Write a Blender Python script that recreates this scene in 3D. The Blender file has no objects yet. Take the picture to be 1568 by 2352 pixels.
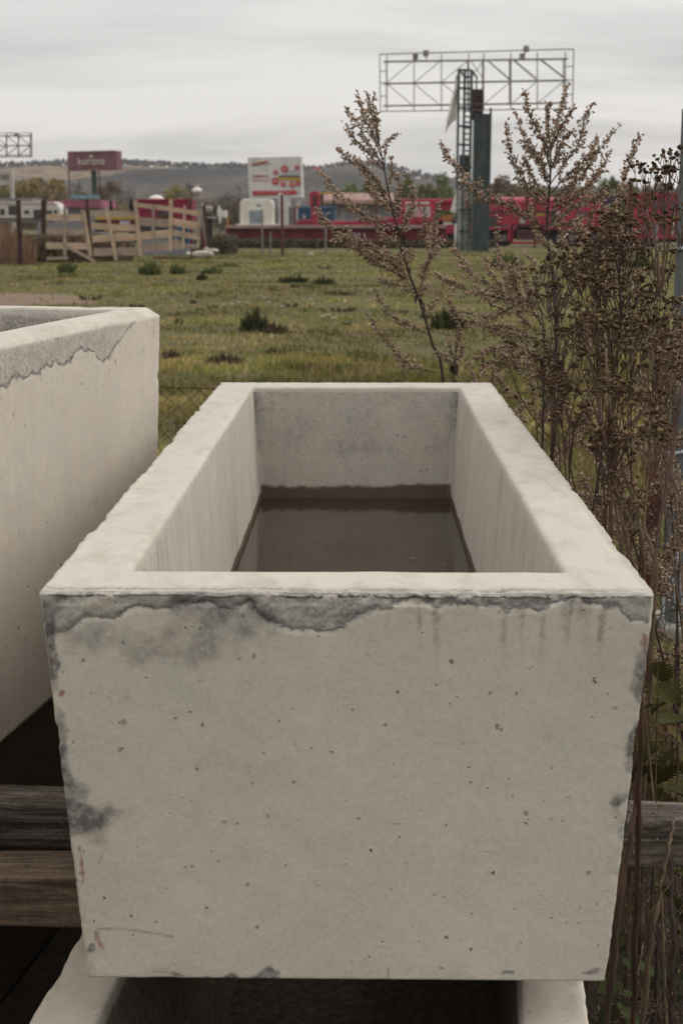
import bpy, bmesh, math, random
import numpy as np
from mathutils import Vector, Matrix, Euler

random.seed(7)
rng = np.random.default_rng(7)
R = math.radians
scene = bpy.context.scene
col = scene.collection

# ------------------------------------------------------------------ camera
CAM_Z, PITCH, FOC = 1.665, R(11.66), 3267.0      # FOC: focal length in units of a 1568 x 2352 picture
cam_data = bpy.data.cameras.new('camera')
cam_data.sensor_fit = 'VERTICAL'
cam_data.sensor_height = 36.0
cam_data.sensor_width = 24.0
cam_data.lens = 50.0
cam_data.clip_start = 0.05
cam_data.clip_end = 6000.0
cam_data.dof.use_dof = True
cam_data.dof.focus_distance = 2.7
cam_data.dof.aperture_fstop = 9.0
cam = bpy.data.objects.new('camera', cam_data)
cam.location = (0, 0, CAM_Z)
cam.rotation_euler = (R(90) - PITCH, 0, 0)
col.objects.link(cam)
scene.camera = cam

# ------------------------------------------------------------------ overcast sky and veiled sun
SUN_EL, SUN_AZ = R(40), R(72)                     # azimuth clockwise from the viewing direction
world = bpy.data.worlds.new('World')
scene.world = world
world.use_nodes = True
wn, wl = world.node_tree.nodes, world.node_tree.links
wn.clear()
def wnode(t, **k):
    n = wn.new(t)
    for a, b in k.items():
        setattr(n, a, b)
    return n
def wmath(op, a, b=None, c=None):
    n = wn.new('ShaderNodeMath'); n.operation = op
    for i, s in enumerate((a, b, c)):
        if s is None: continue
        if isinstance(s, (int, float)): n.inputs[i].default_value = s
        else: wl.new(s, n.inputs[i])
    return n.outputs[0]
tc = wnode('ShaderNodeTexCoord')
sep = wnode('ShaderNodeSeparateXYZ')
wl.new(tc.outputs['Generated'], sep.inputs[0])
zc = wmath('MAXIMUM', sep.outputs['Z'], 0.0)
den = wmath('ADD', zc, 0.16)
cmb = wnode('ShaderNodeCombineXYZ')
wl.new(wmath('DIVIDE', sep.outputs['X'], den), cmb.inputs[0])
wl.new(wmath('DIVIDE', sep.outputs['Y'], den), cmb.inputs[1])
mp = wnode('ShaderNodeMapping')
mp.inputs['Location'].default_value = (3.7, 5.5, 0.4)
mp.inputs['Scale'].default_value = (0.5, 1.15, 1.0)
wl.new(cmb.outputs[0], mp.inputs[0])
n1 = wnode('ShaderNodeTexNoise')
n1.inputs['Scale'].default_value = 1.5
n1.inputs['Detail'].default_value = 5.0
n1.inputs['Roughness'].default_value = 0.5
n1.inputs['Distortion'].default_value = 0.35
wl.new(mp.outputs[0], n1.inputs['Vector'])
cr = wnode('ShaderNodeValToRGB')
cr.color_ramp.elements[0].position = 0.36
cr.color_ramp.elements[0].color = (0.70, 0.695, 0.70, 1)
cr.color_ramp.elements[1].position = 0.62
cr.color_ramp.elements[1].color = (1.0, 0.99, 0.975, 1)
wl.new(n1.outputs['Fac'], cr.inputs[0])
# overcast luminance: even near the horizon, brighter towards the zenith
grad = wnode('ShaderNodeMapRange', interpolation_type='SMOOTHSTEP')
grad.inputs['From Min'].default_value = 0.28
grad.inputs['From Max'].default_value = 1.0
grad.inputs['To Min'].default_value = 1.0
grad.inputs['To Max'].default_value = 2.2
wl.new(zc, grad.inputs['Value'])
warm = wnode('ShaderNodeMapRange', interpolation_type='SMOOTHSTEP')
warm.inputs['From Min'].default_value = 0.0
warm.inputs['From Max'].default_value = 0.30
wl.new(zc, warm.inputs['Value'])
wc = wnode('ShaderNodeMix', data_type='RGBA')
wc.inputs['A'].default_value = (7.55, 7.36, 7.12, 1)
wc.inputs['B'].default_value = (6.95, 6.93, 6.93, 1)
wl.new(warm.outputs[0], wc.inputs['Factor'])
m1 = wnode('ShaderNodeMix', data_type='RGBA', blend_type='MULTIPLY')
m1.inputs['Factor'].default_value = 1.0
wl.new(wc.outputs['Result'], m1.inputs['A'])
wl.new(cr.outputs[0], m1.inputs['B'])
sc_ = wnode('ShaderNodeVectorMath', operation='SCALE')
wl.new(m1.outputs['Result'], sc_.inputs[0])
wl.new(grad.outputs[0], sc_.inputs['Scale'])
sky = wnode('ShaderNodeTexSky')
sky.sky_type = 'NISHITA'
sky.sun_disc = False
sky.sun_elevation = SUN_EL
sky.sun_rotation = SUN_AZ
sky.dust_density = 3.0
mxs = wnode('ShaderNodeMix', data_type='RGBA')
mxs.inputs['Factor'].default_value = 0.93
wl.new(sky.outputs[0], mxs.inputs['A'])
wl.new(sc_.outputs[0], mxs.inputs['B'])
bg = wnode('ShaderNodeBackground')
bg.inputs['Strength'].default_value = 0.1
wl.new(mxs.outputs['Result'], bg.inputs['Color'])
wo = wnode('ShaderNodeOutputWorld')
wl.new(bg.outputs[0], wo.inputs['Surface'])

sun_d = bpy.data.lights.new('sun', 'SUN')
sun_d.energy = 1.15
sun_d.angle = R(35)
sun_d.color = (1.0, 0.95, 0.88)
sun = bpy.data.objects.new('sun', sun_d)
sdir = Vector((math.sin(SUN_AZ) * math.cos(SUN_EL), math.cos(SUN_AZ) * math.cos(SUN_EL), math.sin(SUN_EL)))
sun.rotation_euler = sdir.to_track_quat('Z', 'Y').to_euler()
sun.location = (20, 10, 40)
col.objects.link(sun)

vs = scene.view_settings
vs.view_transform = 'Standard'
vs.look = 'None'
vs.exposure = 0.19
vs.gamma = 1.0
vs.use_curve_mapping = False

# ------------------------------------------------------------------ helpers
CP, SP = math.cos(PITCH), math.sin(PITCH)
def ray(px, py):
    xc, yc = (px - 784.0) / FOC, -(py - 1176.0) / FOC
    return Vector((xc, CP + yc * SP, -SP + yc * CP))
def at(px, py, Y):
    d = ray(px, py); t = Y / d.y
    return Vector((d.x * t, Y, CAM_Z + d.z * t))
def on_z(px, py, z=0.0):
    d = ray(px, py); t = (z - CAM_Z) / d.z
    return Vector((d.x * t, d.y * t, z))
def m_per_px(Y):
    return Y / (CP * FOC)

def tag(o, label=None, cat=None, group=None, kind=None):
    if label: o['label'] = label
    if cat: o['category'] = cat
    if group: o['group'] = group
    if kind: o['kind'] = kind
    return o
def thing(name, label, cat, loc=(0, 0, 0), rz=0.0, group=None):
    o = bpy.data.objects.new(name, None)
    o.empty_display_size = 0.1
    o.location = loc
    o.rotation_euler = (0, 0, rz)
    col.objects.link(o)
    return tag(o, label, cat, group)
def link_mesh(name, me, mat, parent=None, world_coords=True):
    o = bpy.data.objects.new(name, me)
    if mat is not None and not me.materials:
        me.materials.append(mat)
    col.objects.link(o)
    if parent is not None:
        o.parent = parent
        if world_coords:
            root = Matrix.Identity(4)
            p = parent
            chain = []
            while p is not None:
                chain.append(p); p = p.parent
            for q in reversed(chain):
                root = root @ (q.matrix_parent_inverse @ Matrix.LocRotScale(q.location, q.rotation_euler, q.scale))
            o.matrix_parent_inverse = root.inverted()
    return o

class MB:
    """collects simple shapes in world coordinates and links them as one mesh object"""
    def __init__(s):
        s.v, s.f = [], []
    def add(s, vs_, fs):
        k = len(s.v)
        s.v += [tuple(p) for p in vs_]
        s.f += [tuple(i + k for i in f) for f in fs]
        return s
    def box(s, a, b, rz=0.0, org=None):
        (x0, y0, z0), (x1, y1, z1) = a, b
        p = [(x0, y0, z0), (x1, y0, z0), (x1, y1, z0), (x0, y1, z0), (x0, y0, z1), (x1, y0, z1), (x1, y1, z1), (x0, y1, z1)]
        if rz:
            c = Vector(org if org else ((x0 + x1) / 2, (y0 + y1) / 2, 0))
            M = Matrix.Rotation(rz, 3, 'Z')
            p = [tuple(M @ (Vector(q) - c) + c) for q in p]
        return s.add(p, [(0, 3, 2, 1), (4, 5, 6, 7), (0, 1, 5, 4), (1, 2, 6, 5), (2, 3, 7, 6), (3, 0, 4, 7)])
    def bar(s, a, b, w, d, side=Vector((0, 1, 0))):
        """rectangular bar a->b; d across 'side', w across the other direction"""
        a, b = Vector(a), Vector(b)
        t = (b - a).normalized()
        u = t.cross(side)
        if u.length < 1e-4: u = t.cross(Vector((1, 0, 0)))
        u.normalize()
        n = u.cross(t).normalized()
        p = []
        for q in (a, b):
            for i, j in ((-1, -1), (1, -1), (1, 1), (-1, 1)):
                p.append(q + u * (i * w / 2) + n * (j * d / 2))
        return s.add(p, [(0, 3, 2, 1), (4, 5, 6, 7), (0, 1, 5, 4), (1, 2, 6, 5), (2, 3, 7, 6), (3, 0, 4, 7)])
    def tube(s, pts, r, n=6, cap=True):
        pts = [Vector(p) for p in pts]
        m = len(pts)
        rr = r if isinstance(r, (list, tuple)) else [r] * m
        k = len(s.v)
        prev = None
        for i, p in enumerate(pts):
            t = (pts[min(i + 1, m - 1)] - pts[max(i - 1, 0)])
            if t.length < 1e-9: t = Vector((0, 0, 1))
            t.normalize()
            if prev is None:
                u = t.orthogonal().normalized()
            else:
                u = prev - t * prev.dot(t)
                u = u.normalized() if u.length > 1e-6 else t.orthogonal().normalized()
            prev = u
            w = t.cross(u)
            for j in range(n):
                a = 2 * math.pi * j / n
                s.v.append(tuple(p + (u * math.cos(a) + w * math.sin(a)) * rr[i]))
        for i in range(m - 1):
            for j in range(n):
                a, b = k + i * n + j, k + i * n + (j + 1) % n
                s.f.append((a, b, b + n, a + n))
        if cap:
            s.f.append(tuple(k + j for j in reversed(range(n))))
            s.f.append(tuple(k + (m - 1) * n + j for j in range(n)))
        return s
    def prism(s, poly, back):
        """polygon (list of 3D points, counter-clockwise from the front) pushed along the vector back"""
        n = len(poly)
        back = Vector(back)
        p = [Vector(q) for q in poly]
        vs_ = p + [q + back for q in p]
        fs = [tuple(range(n)), tuple(reversed(range(n, 2 * n)))]
        for i in range(n):
            j = (i + 1) % n
            fs.append((j, i, i + n, j + n))
        return s.add(vs_, fs)
    def lathe(s, c, prof, n=12, axis='Z'):
        c = Vector(c)
        k = len(s.v)
        for r_, h in prof:
            for j in range(n):
                a = 2 * math.pi * j / n
                if axis == 'Z': q = Vector((r_ * math.cos(a), r_ * math.sin(a), h))
                elif axis == 'Y': q = Vector((r_ * math.cos(a), h, r_ * math.sin(a)))
                else: q = Vector((h, r_ * math.cos(a), r_ * math.sin(a)))
                s.v.append(tuple(c + q))
        for i in range(len(prof) - 1):
            for j in range(n):
                a, b = k + i * n + j, k + i * n + (j + 1) % n
                s.f.append((a, b, b + n, a + n))
        s.f.append(tuple(k + j for j in reversed(range(n))))
        s.f.append(tuple(k + (len(prof) - 1) * n + j for j in range(n)))
        return s
    def build(s, name, mat, parent=None, smooth=False, bevel=0.0):
        me = bpy.data.meshes.new(name)
        me.from_pydata(s.v, [], s.f)
        bm = bmesh.new(); bm.from_mesh(me)
        bmesh.ops.recalc_face_normals(bm, faces=bm.faces)
        if bevel:
            es = [e for e in bm.edges if len(e.link_faces) == 2 and e.calc_face_angle(0) > 0.5]
            bmesh.ops.bevel(bm, geom=es, offset=bevel, segments=2, profile=0.6, affect='EDGES')
        bm.to_mesh(me); bm.free()
        if smooth:
            me.polygons.foreach_set('use_smooth', [True] * len(me.polygons))
        return link_mesh(name, me, mat, parent)

def np_mesh(name, v, f, mat, parent=None, color=None, smooth=False, attr='tint', kind=None):
    """mesh from numpy: v (n,3), f (m,k)"""
    v = np.asarray(v, dtype=np.float32); f = np.asarray(f, dtype=np.int32)
    me = bpy.data.meshes.new(name)
    me.vertices.add(len(v)); me.vertices.foreach_set('co', v.ravel())
    m, k = f.shape
    me.loops.add(m * k); me.loops.foreach_set('vertex_index', f.ravel())
    me.polygons.add(m)
    me.polygons.foreach_set('loop_start', np.arange(0, m * k, k, dtype=np.int32))
    if color is not None:
        a = me.attributes.new(attr, 'FLOAT_COLOR', 'POINT')
        c = np.ones((len(v), 4), dtype=np.float32); c[:, :3] = color
        a.data.foreach_set('color', c.ravel())
    me.update(calc_edges=True)
    me.validate()
    if smooth:
        me.polygons.foreach_set('use_smooth', [True] * len(me.polygons))
    o = link_mesh(name, me, mat, parent)
    if kind: o['kind'] = kind
    return o

def _hash(ix, iy, iz):
    h = (ix.astype(np.int64) * 374761393 + iy.astype(np.int64) * 668265263 + iz.astype(np.int64) * 2147483647) & 0xFFFFFFFF
    h = ((h ^ (h >> 13)) * 1274126177) & 0xFFFFFFFF
    h = (h ^ (h >> 16)) & 0xFFFFFFFF
    return h.astype(np.float64) / 4294967295.0
def vnoise(P, scale=1.0, octaves=1, seed=0):
    """value noise 0..1 at points P (n,3)"""
    out = np.zeros(len(P)); amp, tot = 1.0, 0.0
    sc = np.asarray(scale, dtype=float)
    for o in range(octaves):
        Q = P * sc * (2.03 ** o) + 17.31 * (o + 1) + seed * 7.77
        I = np.floor(Q).astype(np.int64); Fr = Q - I
        Fr = Fr * Fr * (3 - 2 * Fr)
        acc = 0
        for dx in (0, 1):
            wx = Fr[:, 0] if dx else 1 - Fr[:, 0]
            for dy in (0, 1):
                wy = Fr[:, 1] if dy else 1 - Fr[:, 1]
                for dz in (0, 1):
                    wz = Fr[:, 2] if dz else 1 - Fr[:, 2]
                    acc = acc + wx * wy * wz * _hash(I[:, 0] + dx, I[:, 1] + dy, I[:, 2] + dz)
        out += amp * acc; tot += amp; amp *= 0.5
    return out / tot
def sstep(a, b, x):
    t = np.clip((x - a) / (b - a), 0, 1)
    return t * t * (3 - 2 * t)

# ------------------------------------------------------------------ materials
class Nodes:
    def __init__(s, name):
        s.m = bpy.data.materials.new(name); s.m.use_nodes = True
        s.t = s.m.node_tree; s.n, s.l = s.t.nodes, s.t.links
        s.n.clear()
        s.out = s.n.new('ShaderNodeOutputMaterial')
        s.b = s.n.new('ShaderNodeBsdfPrincipled')
        s.l.new(s.b.outputs[0], s.out.inputs['Surface'])
    def put(s, sock, val):
        if isinstance(val, (int, float)): sock.default_value = val
        elif isinstance(val, tuple): sock.default_value = val if len(val) != 3 or sock.type != 'RGBA' else (*val, 1)
        else: s.l.new(val, sock)
    def math(s, op, a, b=None, clamp=False):
        n = s.n.new('ShaderNodeMath'); n.operation = op; n.use_clamp = clamp
        s.put(n.inputs[0], a)
        if b is not None: s.put(n.inputs[1], b)
        return n.outputs[0]
    def mix(s, f, a, b, mode='MIX'):
        n = s.n.new('ShaderNodeMix'); n.data_type = 'RGBA'; n.blend_type = mode
        s.put(n.inputs['Factor'], f); s.put(n.inputs['A'], a); s.put(n.inputs['B'], b)
        return n.outputs['Result']
    def coord(s, kind='Object', scale=(1, 1, 1), loc=(0, 0, 0), rot=(0, 0, 0)):
        t = s.n.new('ShaderNodeTexCoord'); m = s.n.new('ShaderNodeMapping')
        m.inputs['Scale'].default_value = scale; m.inputs['Location'].default_value = loc; m.inputs['Rotation'].default_value = rot
        s.l.new(t.outputs[kind], m.inputs[0])
        return m.outputs[0]
    def noise(s, vec, scale, detail=3.0, rough=0.55, dist=0.0):
        n = s.n.new('ShaderNodeTexNoise')
        s.l.new(vec, n.inputs['Vector'])
        n.inputs['Scale'].default_value = scale; n.inputs['Detail'].default_value = detail
        n.inputs['Roughness'].default_value = rough; n.inputs['Distortion'].default_value = dist
        return n.outputs['Fac']
    def ramp(s, f, a, b, va=0.0, vb=1.0):
        n = s.n.new('ShaderNodeMapRange'); n.interpolation_type = 'SMOOTHSTEP'
        s.put(n.inputs['Value'], f)
        n.inputs['From Min'].default_value = a; n.inputs['From Max'].default_value = b
        n.inputs['To Min'].default_value = va; n.inputs['To Max'].default_value = vb
        return n.outputs[0]
    def voronoi(s, vec, scale):
        n = s.n.new('ShaderNodeTexVoronoi')
        s.l.new(vec, n.inputs['Vector']); n.inputs['Scale'].default_value = scale
        return n.outputs['Distance'], n.outputs['Color']
    def attr(s, name):
        n = s.n.new('ShaderNodeAttribute'); n.attribute_name = name
        return n.outputs['Color']
    def split(s, c):
        n = s.n.new('ShaderNodeSeparateColor'); s.l.new(c, n.inputs[0])
        return n.outputs[0], n.outputs[1], n.outputs[2]
    def bump(s, h, strength, dist, nrm=None):
        n = s.n.new('ShaderNodeBump')
        n.inputs['Strength'].default_value = strength; n.inputs['Distance'].default_value = dist
        s.put(n.inputs['Height'], h)
        if nrm is not None: s.l.new(nrm, n.inputs['Normal'])
        return n.outputs[0]
    def done(s, color=None, rough=None, normal=None, metal=None, spec=None):
        if color is not None: s.put(s.b.inputs['Base Color'], color)
        if rough is not None: s.put(s.b.inputs['Roughness'], rough)
        if normal is not None: s.l.new(normal, s.b.inputs['Normal'])
        if metal is not None: s.b.inputs['Metallic'].default_value = metal
        if spec is not None: s.b.inputs['Specular IOR Level'].default_value = spec
        return s.m

def plain(name, c, rough=0.7, var=0.25, scale=6.0, bump=0.0, metal=0.0, c2=None, spec=0.3, stretch=(1, 1, 1)):
    """one colour with uneven tone and a little relief; c2 = colour of worn or dirty patches"""
    k = Nodes(name)
    v = k.coord('Object', stretch)
    f = k.noise(v, scale, 4.0, 0.6)
    dark = tuple(x * (1 - var) for x in c); lite = tuple(min(1, x * (1 + var)) for x in c)
    cc = k.mix(k.ramp(f, 0.3, 0.7), dark, lite)
    if c2:
        g = k.noise(v, scale * 0.7 + 1.3, 5.0, 0.65, 0.4)
        cc = k.mix(k.ramp(g, 0.52, 0.66), cc, c2)
    n = k.bump(k.noise(v, scale * 9, 3.0), 0.5, bump) if bump else None
    return k.done(cc, rough, n, metal, spec)

def tinted(name, rough=0.85, trans=0.0, gain=1.0):
    """colour from the per-piece 'tint' attribute (each leaf or blade has its own colour)"""
    k = Nodes(name)
    c = k.attr('tint')
    v = k.coord('Object')
    cc = k.mix(1.0, c, k.mix(k.noise(v, 40.0, 2.0), (0.8 * gain,) * 3, (1.2 * gain,) * 3), 'MULTIPLY')
    k.done(cc, rough, spec=0.15)
    if trans:
        tr = k.n.new('ShaderNodeBsdfTranslucent'); k.put(tr.inputs['Color'], cc)
        ms = k.n.new('ShaderNodeMixShader'); ms.inputs[0].default_value = trans
        k.l.new(k.b.outputs[0], ms.inputs[1]); k.l.new(tr.outputs[0], ms.inputs[2])
        k.l.new(ms.outputs[0], k.out.inputs['Surface'])
    return k.m

def concrete(name, base=(0.568, 0.525, 0.447), pore_stretch=(1, 1, 1), warm=(0.56, 0.475, 0.372)):
    """cast concrete; stain = (dark, rust, broken rough), wet = (damp, run streaks, pale)"""
    k = Nodes(name)
    v = k.coord('Object')
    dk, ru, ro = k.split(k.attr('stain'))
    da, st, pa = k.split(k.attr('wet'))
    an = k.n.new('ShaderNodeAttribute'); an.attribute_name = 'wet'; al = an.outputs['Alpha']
    fd = k.math('MULTIPLY', k.math('SUBTRACT', al, 0.5), 0.2)
    jag = k.math('ADD', k.math('MULTIPLY', k.math('SUBTRACT', k.noise(v, 34.0, 5.0, 0.65, 0.6), 0.5), 0.022), k.math('MULTIPLY', k.math('SUBTRACT', k.noise(v, 130.0, 4.0, 0.7), 0.5), 0.012))
    fd2 = k.math('ADD', fd, jag)
    band = k.ramp(fd2, -0.0015, 0.0025)
    has = k.math('GREATER_THAN', al, 0.01)
    ro = k.math('MULTIPLY', ro, k.math('ADD', k.math('SUBTRACT', 1.0, has), k.math('MULTIPLY', has, band)))
    lw = k.math('ADD', 0.003, k.math('MULTIPLY', k.ramp(k.noise(v, 16.0, 3.0, 0.6), 0.3, 0.7), 0.008))
    fl = k.math('MULTIPLY', k.math('SUBTRACT', 1.0, k.math('DIVIDE', k.math('ABSOLUTE', k.math('SUBTRACT', fd2, 0.002)), lw), True), has)
    big = k.noise(v, 3.2, 5.0, 0.6, 0.3)
    mid = k.noise(v, 17.0, 5.0, 0.65)
    fine = k.noise(v, 160.0, 3.0, 0.6)
    grit = k.noise(v, 520.0, 2.0, 0.5)
    c = k.mix(k.ramp(big, 0.3, 0.72), tuple(x * 0.80 for x in base), tuple(x * 1.06 for x in base))
    c = k.mix(k.ramp(k.noise(v, 1.7, 4.0, 0.6, 0.8), 0.42, 0.7, 0.0, 0.55), c, tuple(x * f for x, f in zip(base, (0.80, 0.80, 0.79))))
    c = k.mix(k.ramp(mid, 0.35, 0.75, 0.0, 0.7), c, warm)
    c = k.mix(k.ramp(k.noise(v, 24.0, 5.0, 0.7, 0.4), 0.50, 0.74, 0.0, 0.42), c, tuple(x * f for x, f in zip(base, (0.66, 0.66, 0.66))))
    c = k.mix(k.ramp(k.noise(v, 5.0, 4.0, 0.62, 0.7), 0.55, 0.75, 0.0, 0.5), c, tuple(min(1, x * 1.12) for x in base))
    c = k.mix(k.ramp(k.noise(v, 9.0, 5.0, 0.65, 0.9), 0.46, 0.72, 0.0, 0.62), c, tuple(x * f for x, f in zip(base, (0.74, 0.76, 0.80))))
    c = k.mix(0.40, c, k.mix(fine, tuple(x * 0.6 for x in base), tuple(x * 1.4 for x in base)))
    # vertical run marks
    vs2 = k.coord('Object', (1, 1, 0.045))
    run = k.ramp(k.noise(vs2, 42.0, 4.0, 0.6), 0.46, 0.68)
    c = k.mix(k.math('MULTIPLY', run, st), c, (0.25, 0.235, 0.215))
    run2 = k.ramp(k.noise(vs2, 19.0, 3.0, 0.6), 0.5, 0.7)
    c = k.mix(k.math('MULTIPLY', run2, k.math('MULTIPLY', st, 0.6)), c, (0.42, 0.35, 0.27))
    # pale cement skin
    skin = k.mix(k.ramp(k.noise(k.coord('Object', (1.6, 0.7, 1)), 13.0, 5.0, 0.65, 0.5), 0.44, 0.70), (0.495, 0.458, 0.398), (0.405, 0.368, 0.308))
    skin = k.mix(k.ramp(k.noise(k.coord('Object', (0.35, 1.0, 1)), 60.0, 4.0, 0.65), 0.5, 0.75, 0.0, 0.5), skin, (0.40, 0.375, 0.335))
    c = k.mix(k.math('MULTIPLY', pa, k.ramp(mid, 0.3, 0.6, 0.45, 1.0)), c, skin)
    # broken, rough concrete with aggregate
    ag, agc = k.voronoi(k.coord('Object'), 150.0)
    rb = k.mix(k.ramp(k.noise(v, 120.0, 6.0, 0.72), 0.36, 0.60), (0.20, 0.19, 0.178), (0.56, 0.52, 0.455))
    rb = k.mix(k.ramp(k.noise(v, 26.0, 4.0, 0.6), 0.40, 0.66, 0.0, 0.65), rb, (0.30, 0.288, 0.275))
    rb = k.mix(k.ramp(k.noise(v, 210.0, 4.0, 0.7), 0.60, 0.68, 0.0, 0.85), rb, (0.075, 0.07, 0.066))
    c = k.mix(k.math('MULTIPLY', ro, 0.92), c, rb)
    c = k.mix(k.math('MULTIPLY', fl, k.ramp(k.noise(v, 48.0, 5.0, 0.65), 0.28, 0.58, 0.25, 0.85)), c, (0.135, 0.132, 0.136))
    # dark stain with ragged edges
    e = k.math('ADD', k.math('MULTIPLY', k.noise(v, 55.0, 6.0, 0.72), 0.9), -0.45)
    dm = k.ramp(k.math('ADD', dk, k.math('MULTIPLY', e, k.ramp(dk, 0.0, 0.25))), 0.05, 1.0)
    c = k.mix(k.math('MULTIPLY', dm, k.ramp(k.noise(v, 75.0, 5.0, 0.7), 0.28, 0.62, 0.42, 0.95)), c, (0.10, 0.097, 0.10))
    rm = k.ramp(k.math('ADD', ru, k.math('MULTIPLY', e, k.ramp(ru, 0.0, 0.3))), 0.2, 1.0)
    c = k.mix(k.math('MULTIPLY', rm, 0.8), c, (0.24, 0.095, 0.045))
    # damp concrete; also carries the shade painted on the lower left trough
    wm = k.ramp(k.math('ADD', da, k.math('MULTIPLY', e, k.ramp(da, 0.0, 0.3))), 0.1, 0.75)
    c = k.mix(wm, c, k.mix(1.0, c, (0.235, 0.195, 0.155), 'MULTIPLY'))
    # air-bubble pores: the shade of each hollow is painted into the colour
    pv0 = k.coord('Object', pore_stretch)
    nz = k.n.new('ShaderNodeTexNoise'); nz.inputs['Scale'].default_value = 120.0; nz.inputs['Detail'].default_value = 2.0; k.l.new(pv0, nz.inputs['Vector'])
    sv = k.n.new('ShaderNodeVectorMath'); sv.operation = 'SUBTRACT'; k.l.new(nz.outputs['Color'], sv.inputs[0]); sv.inputs[1].default_value = (0.5, 0.5, 0.5)
    sw = k.n.new('ShaderNodeVectorMath'); sw.operation = 'SCALE'; k.l.new(sv.outputs[0], sw.inputs[0]); sw.inputs['Scale'].default_value = 0.009
    ad = k.n.new('ShaderNodeVectorMath'); ad.operation = 'ADD'; k.l.new(pv0, ad.inputs[0]); k.l.new(sw.outputs[0], ad.inputs[1]); pv = ad.outputs[0]
    hs = None
    for sc_, th, gn in ((30.0, 0.80, 0.72), (58.0, 0.72, 0.72), (110.0, 0.74, 0.72), (190.0, 0.82, 0.9)):
        d, pc = k.voronoi(pv, sc_)
        rr, _, _ = k.split(pc)
        rad = k.math('MULTIPLY', k.math('MAXIMUM', k.math('SUBTRACT', rr, th), 0.0), gn)
        pm = k.math('MULTIPLY', k.math('SUBTRACT', rad, d), 22.0, True)
        pm = k.math('MULTIPLY', pm, k.ramp(pa, 0.2, 0.7, 1.0, 0.06))
        hs = pm if hs is None else k.math('MAXIMUM', hs, pm)
    c = k.mix(k.math('MULTIPLY', hs, k.ramp(k.noise(v, 30.0, 2.0), 0.35, 0.65, 0.45, 0.9)), c, (0.11, 0.095, 0.078))
    h = k.math('ADD', k.math('MULTIPLY', fine, 0.35), k.math('MULTIPLY', grit, 0.25))
    h = k.math('ADD', h, k.math('MULTIPLY', mid, 0.5))
    h = k.math('ADD', h, k.math('MULTIPLY', ro, k.math('MULTIPLY', k.noise(v, 95.0, 6.0, 0.8), 6.0)))
    h = k.math('SUBTRACT', h, k.math('MULTIPLY', hs, 1.5))
    nb = k.bump(h, 0.6, 0.0022)
    rg = k.math('SUBTRACT', 0.9, k.math('MULTIPLY', wm, 0.35))
    return k.done(c, rg, nb, spec=0.25)

def timber(name, a, b, side):
    k = Nodes(name)
    v = k.coord('Object', (0.6, 9.0, 9.0))
    g = k.noise(v, 8.0, 6.0, 0.65, 0.8)
    c = k.mix(k.ramp(g, 0.3, 0.7), a, b)
    v2 = k.coord('Object')
    c = k.mix(k.ramp(k.noise(v2, 13.0, 4.0, 0.6), 0.5, 0.75, 0.0, 0.7), c, side)
    c = k.mix(k.ramp(k.noise(v2, 90.0, 3.0, 0.6), 0.35, 0.8, 0.0, 0.45), c, tuple(x * 0.45 for x in a))
    vo, _ = k.voronoi(k.coord('Object', (1.0, 2.2, 2.2)), 5.5)
    c = k.mix(k.ramp(vo, 0.05, 0.13, 0.85, 0.0), c, tuple(x * 0.25 for x in a))
    h = k.math('ADD', g, k.math('MULTIPLY', k.noise(v2, 150.0, 4.0, 0.7), 0.6))
    return k.done(c, 0.9, k.bump(h, 0.8, 0.004), spec=0.15)

# ================================================================== LARGE STRUCTURE
# ------------------------------------------------------------------ ground and hills
def axis_steps(lo, hi, fine, grow):
    out = [0.0]; d = fine
    while out[-1] < hi:
        out.append(out[-1] + d); d *= grow
    neg = [0.0]; d = fine
    while neg[-1] > lo:
        neg.append(neg[-1] - d); d *= grow
    return np.array(sorted(set(neg[1:] + out)))
def ground_z(x, y):
    P = np.stack([x, y, np.zeros_like(x)], 1)
    d = np.hypot(x, y)
    amp = sstep(5.0, 16.0, d) * (1 - sstep(90, 200, d))
    return (vnoise(P, 0.22, 3, 3) - 0.5) * 0.22 * amp + (vnoise(P, 1.3, 2, 5) - 0.5) * 0.05 * amp - 0.0
gx = axis_steps(-900, 900, 0.35, 1.055)
gy = axis_steps(-300, 1500, 0.35, 1.045)
GX, GY = np.meshgrid(gx, gy)
fx, fy = GX.ravel(), GY.ravel()
fz = ground_z(fx, fy)
def grid_faces(nx, ny):
    i, j = np.meshgrid(np.arange(nx - 1), np.arange(ny - 1))
    a = (j * nx + i).ravel()
    return np.stack([a, a + 1, a + 1 + nx, a + nx], 1)
k = Nodes('meadow_soil')
v = k.coord('Object')
c = k.mix(k.ramp(k.noise(v, 0.22, 5.0, 0.62, 0.3), 0.35, 0.68), (0.145, 0.138, 0.052), (0.165, 0.128, 0.070))
c = k.mix(k.ramp(k.noise(v, 0.9, 5.0, 0.65), 0.42, 0.7), c, (0.082, 0.092, 0.033))
c = k.mix(k.ramp(k.noise(v, 4.0, 4.0, 0.65), 0.45, 0.75, 0.0, 0.75), c, (0.145, 0.115, 0.074))
c = k.mix(k.ramp(k.noise(v, 22.0, 4.0, 0.7), 0.35, 0.7, 0.0, 0.5), c, (0.035, 0.033, 0.019))
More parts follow.
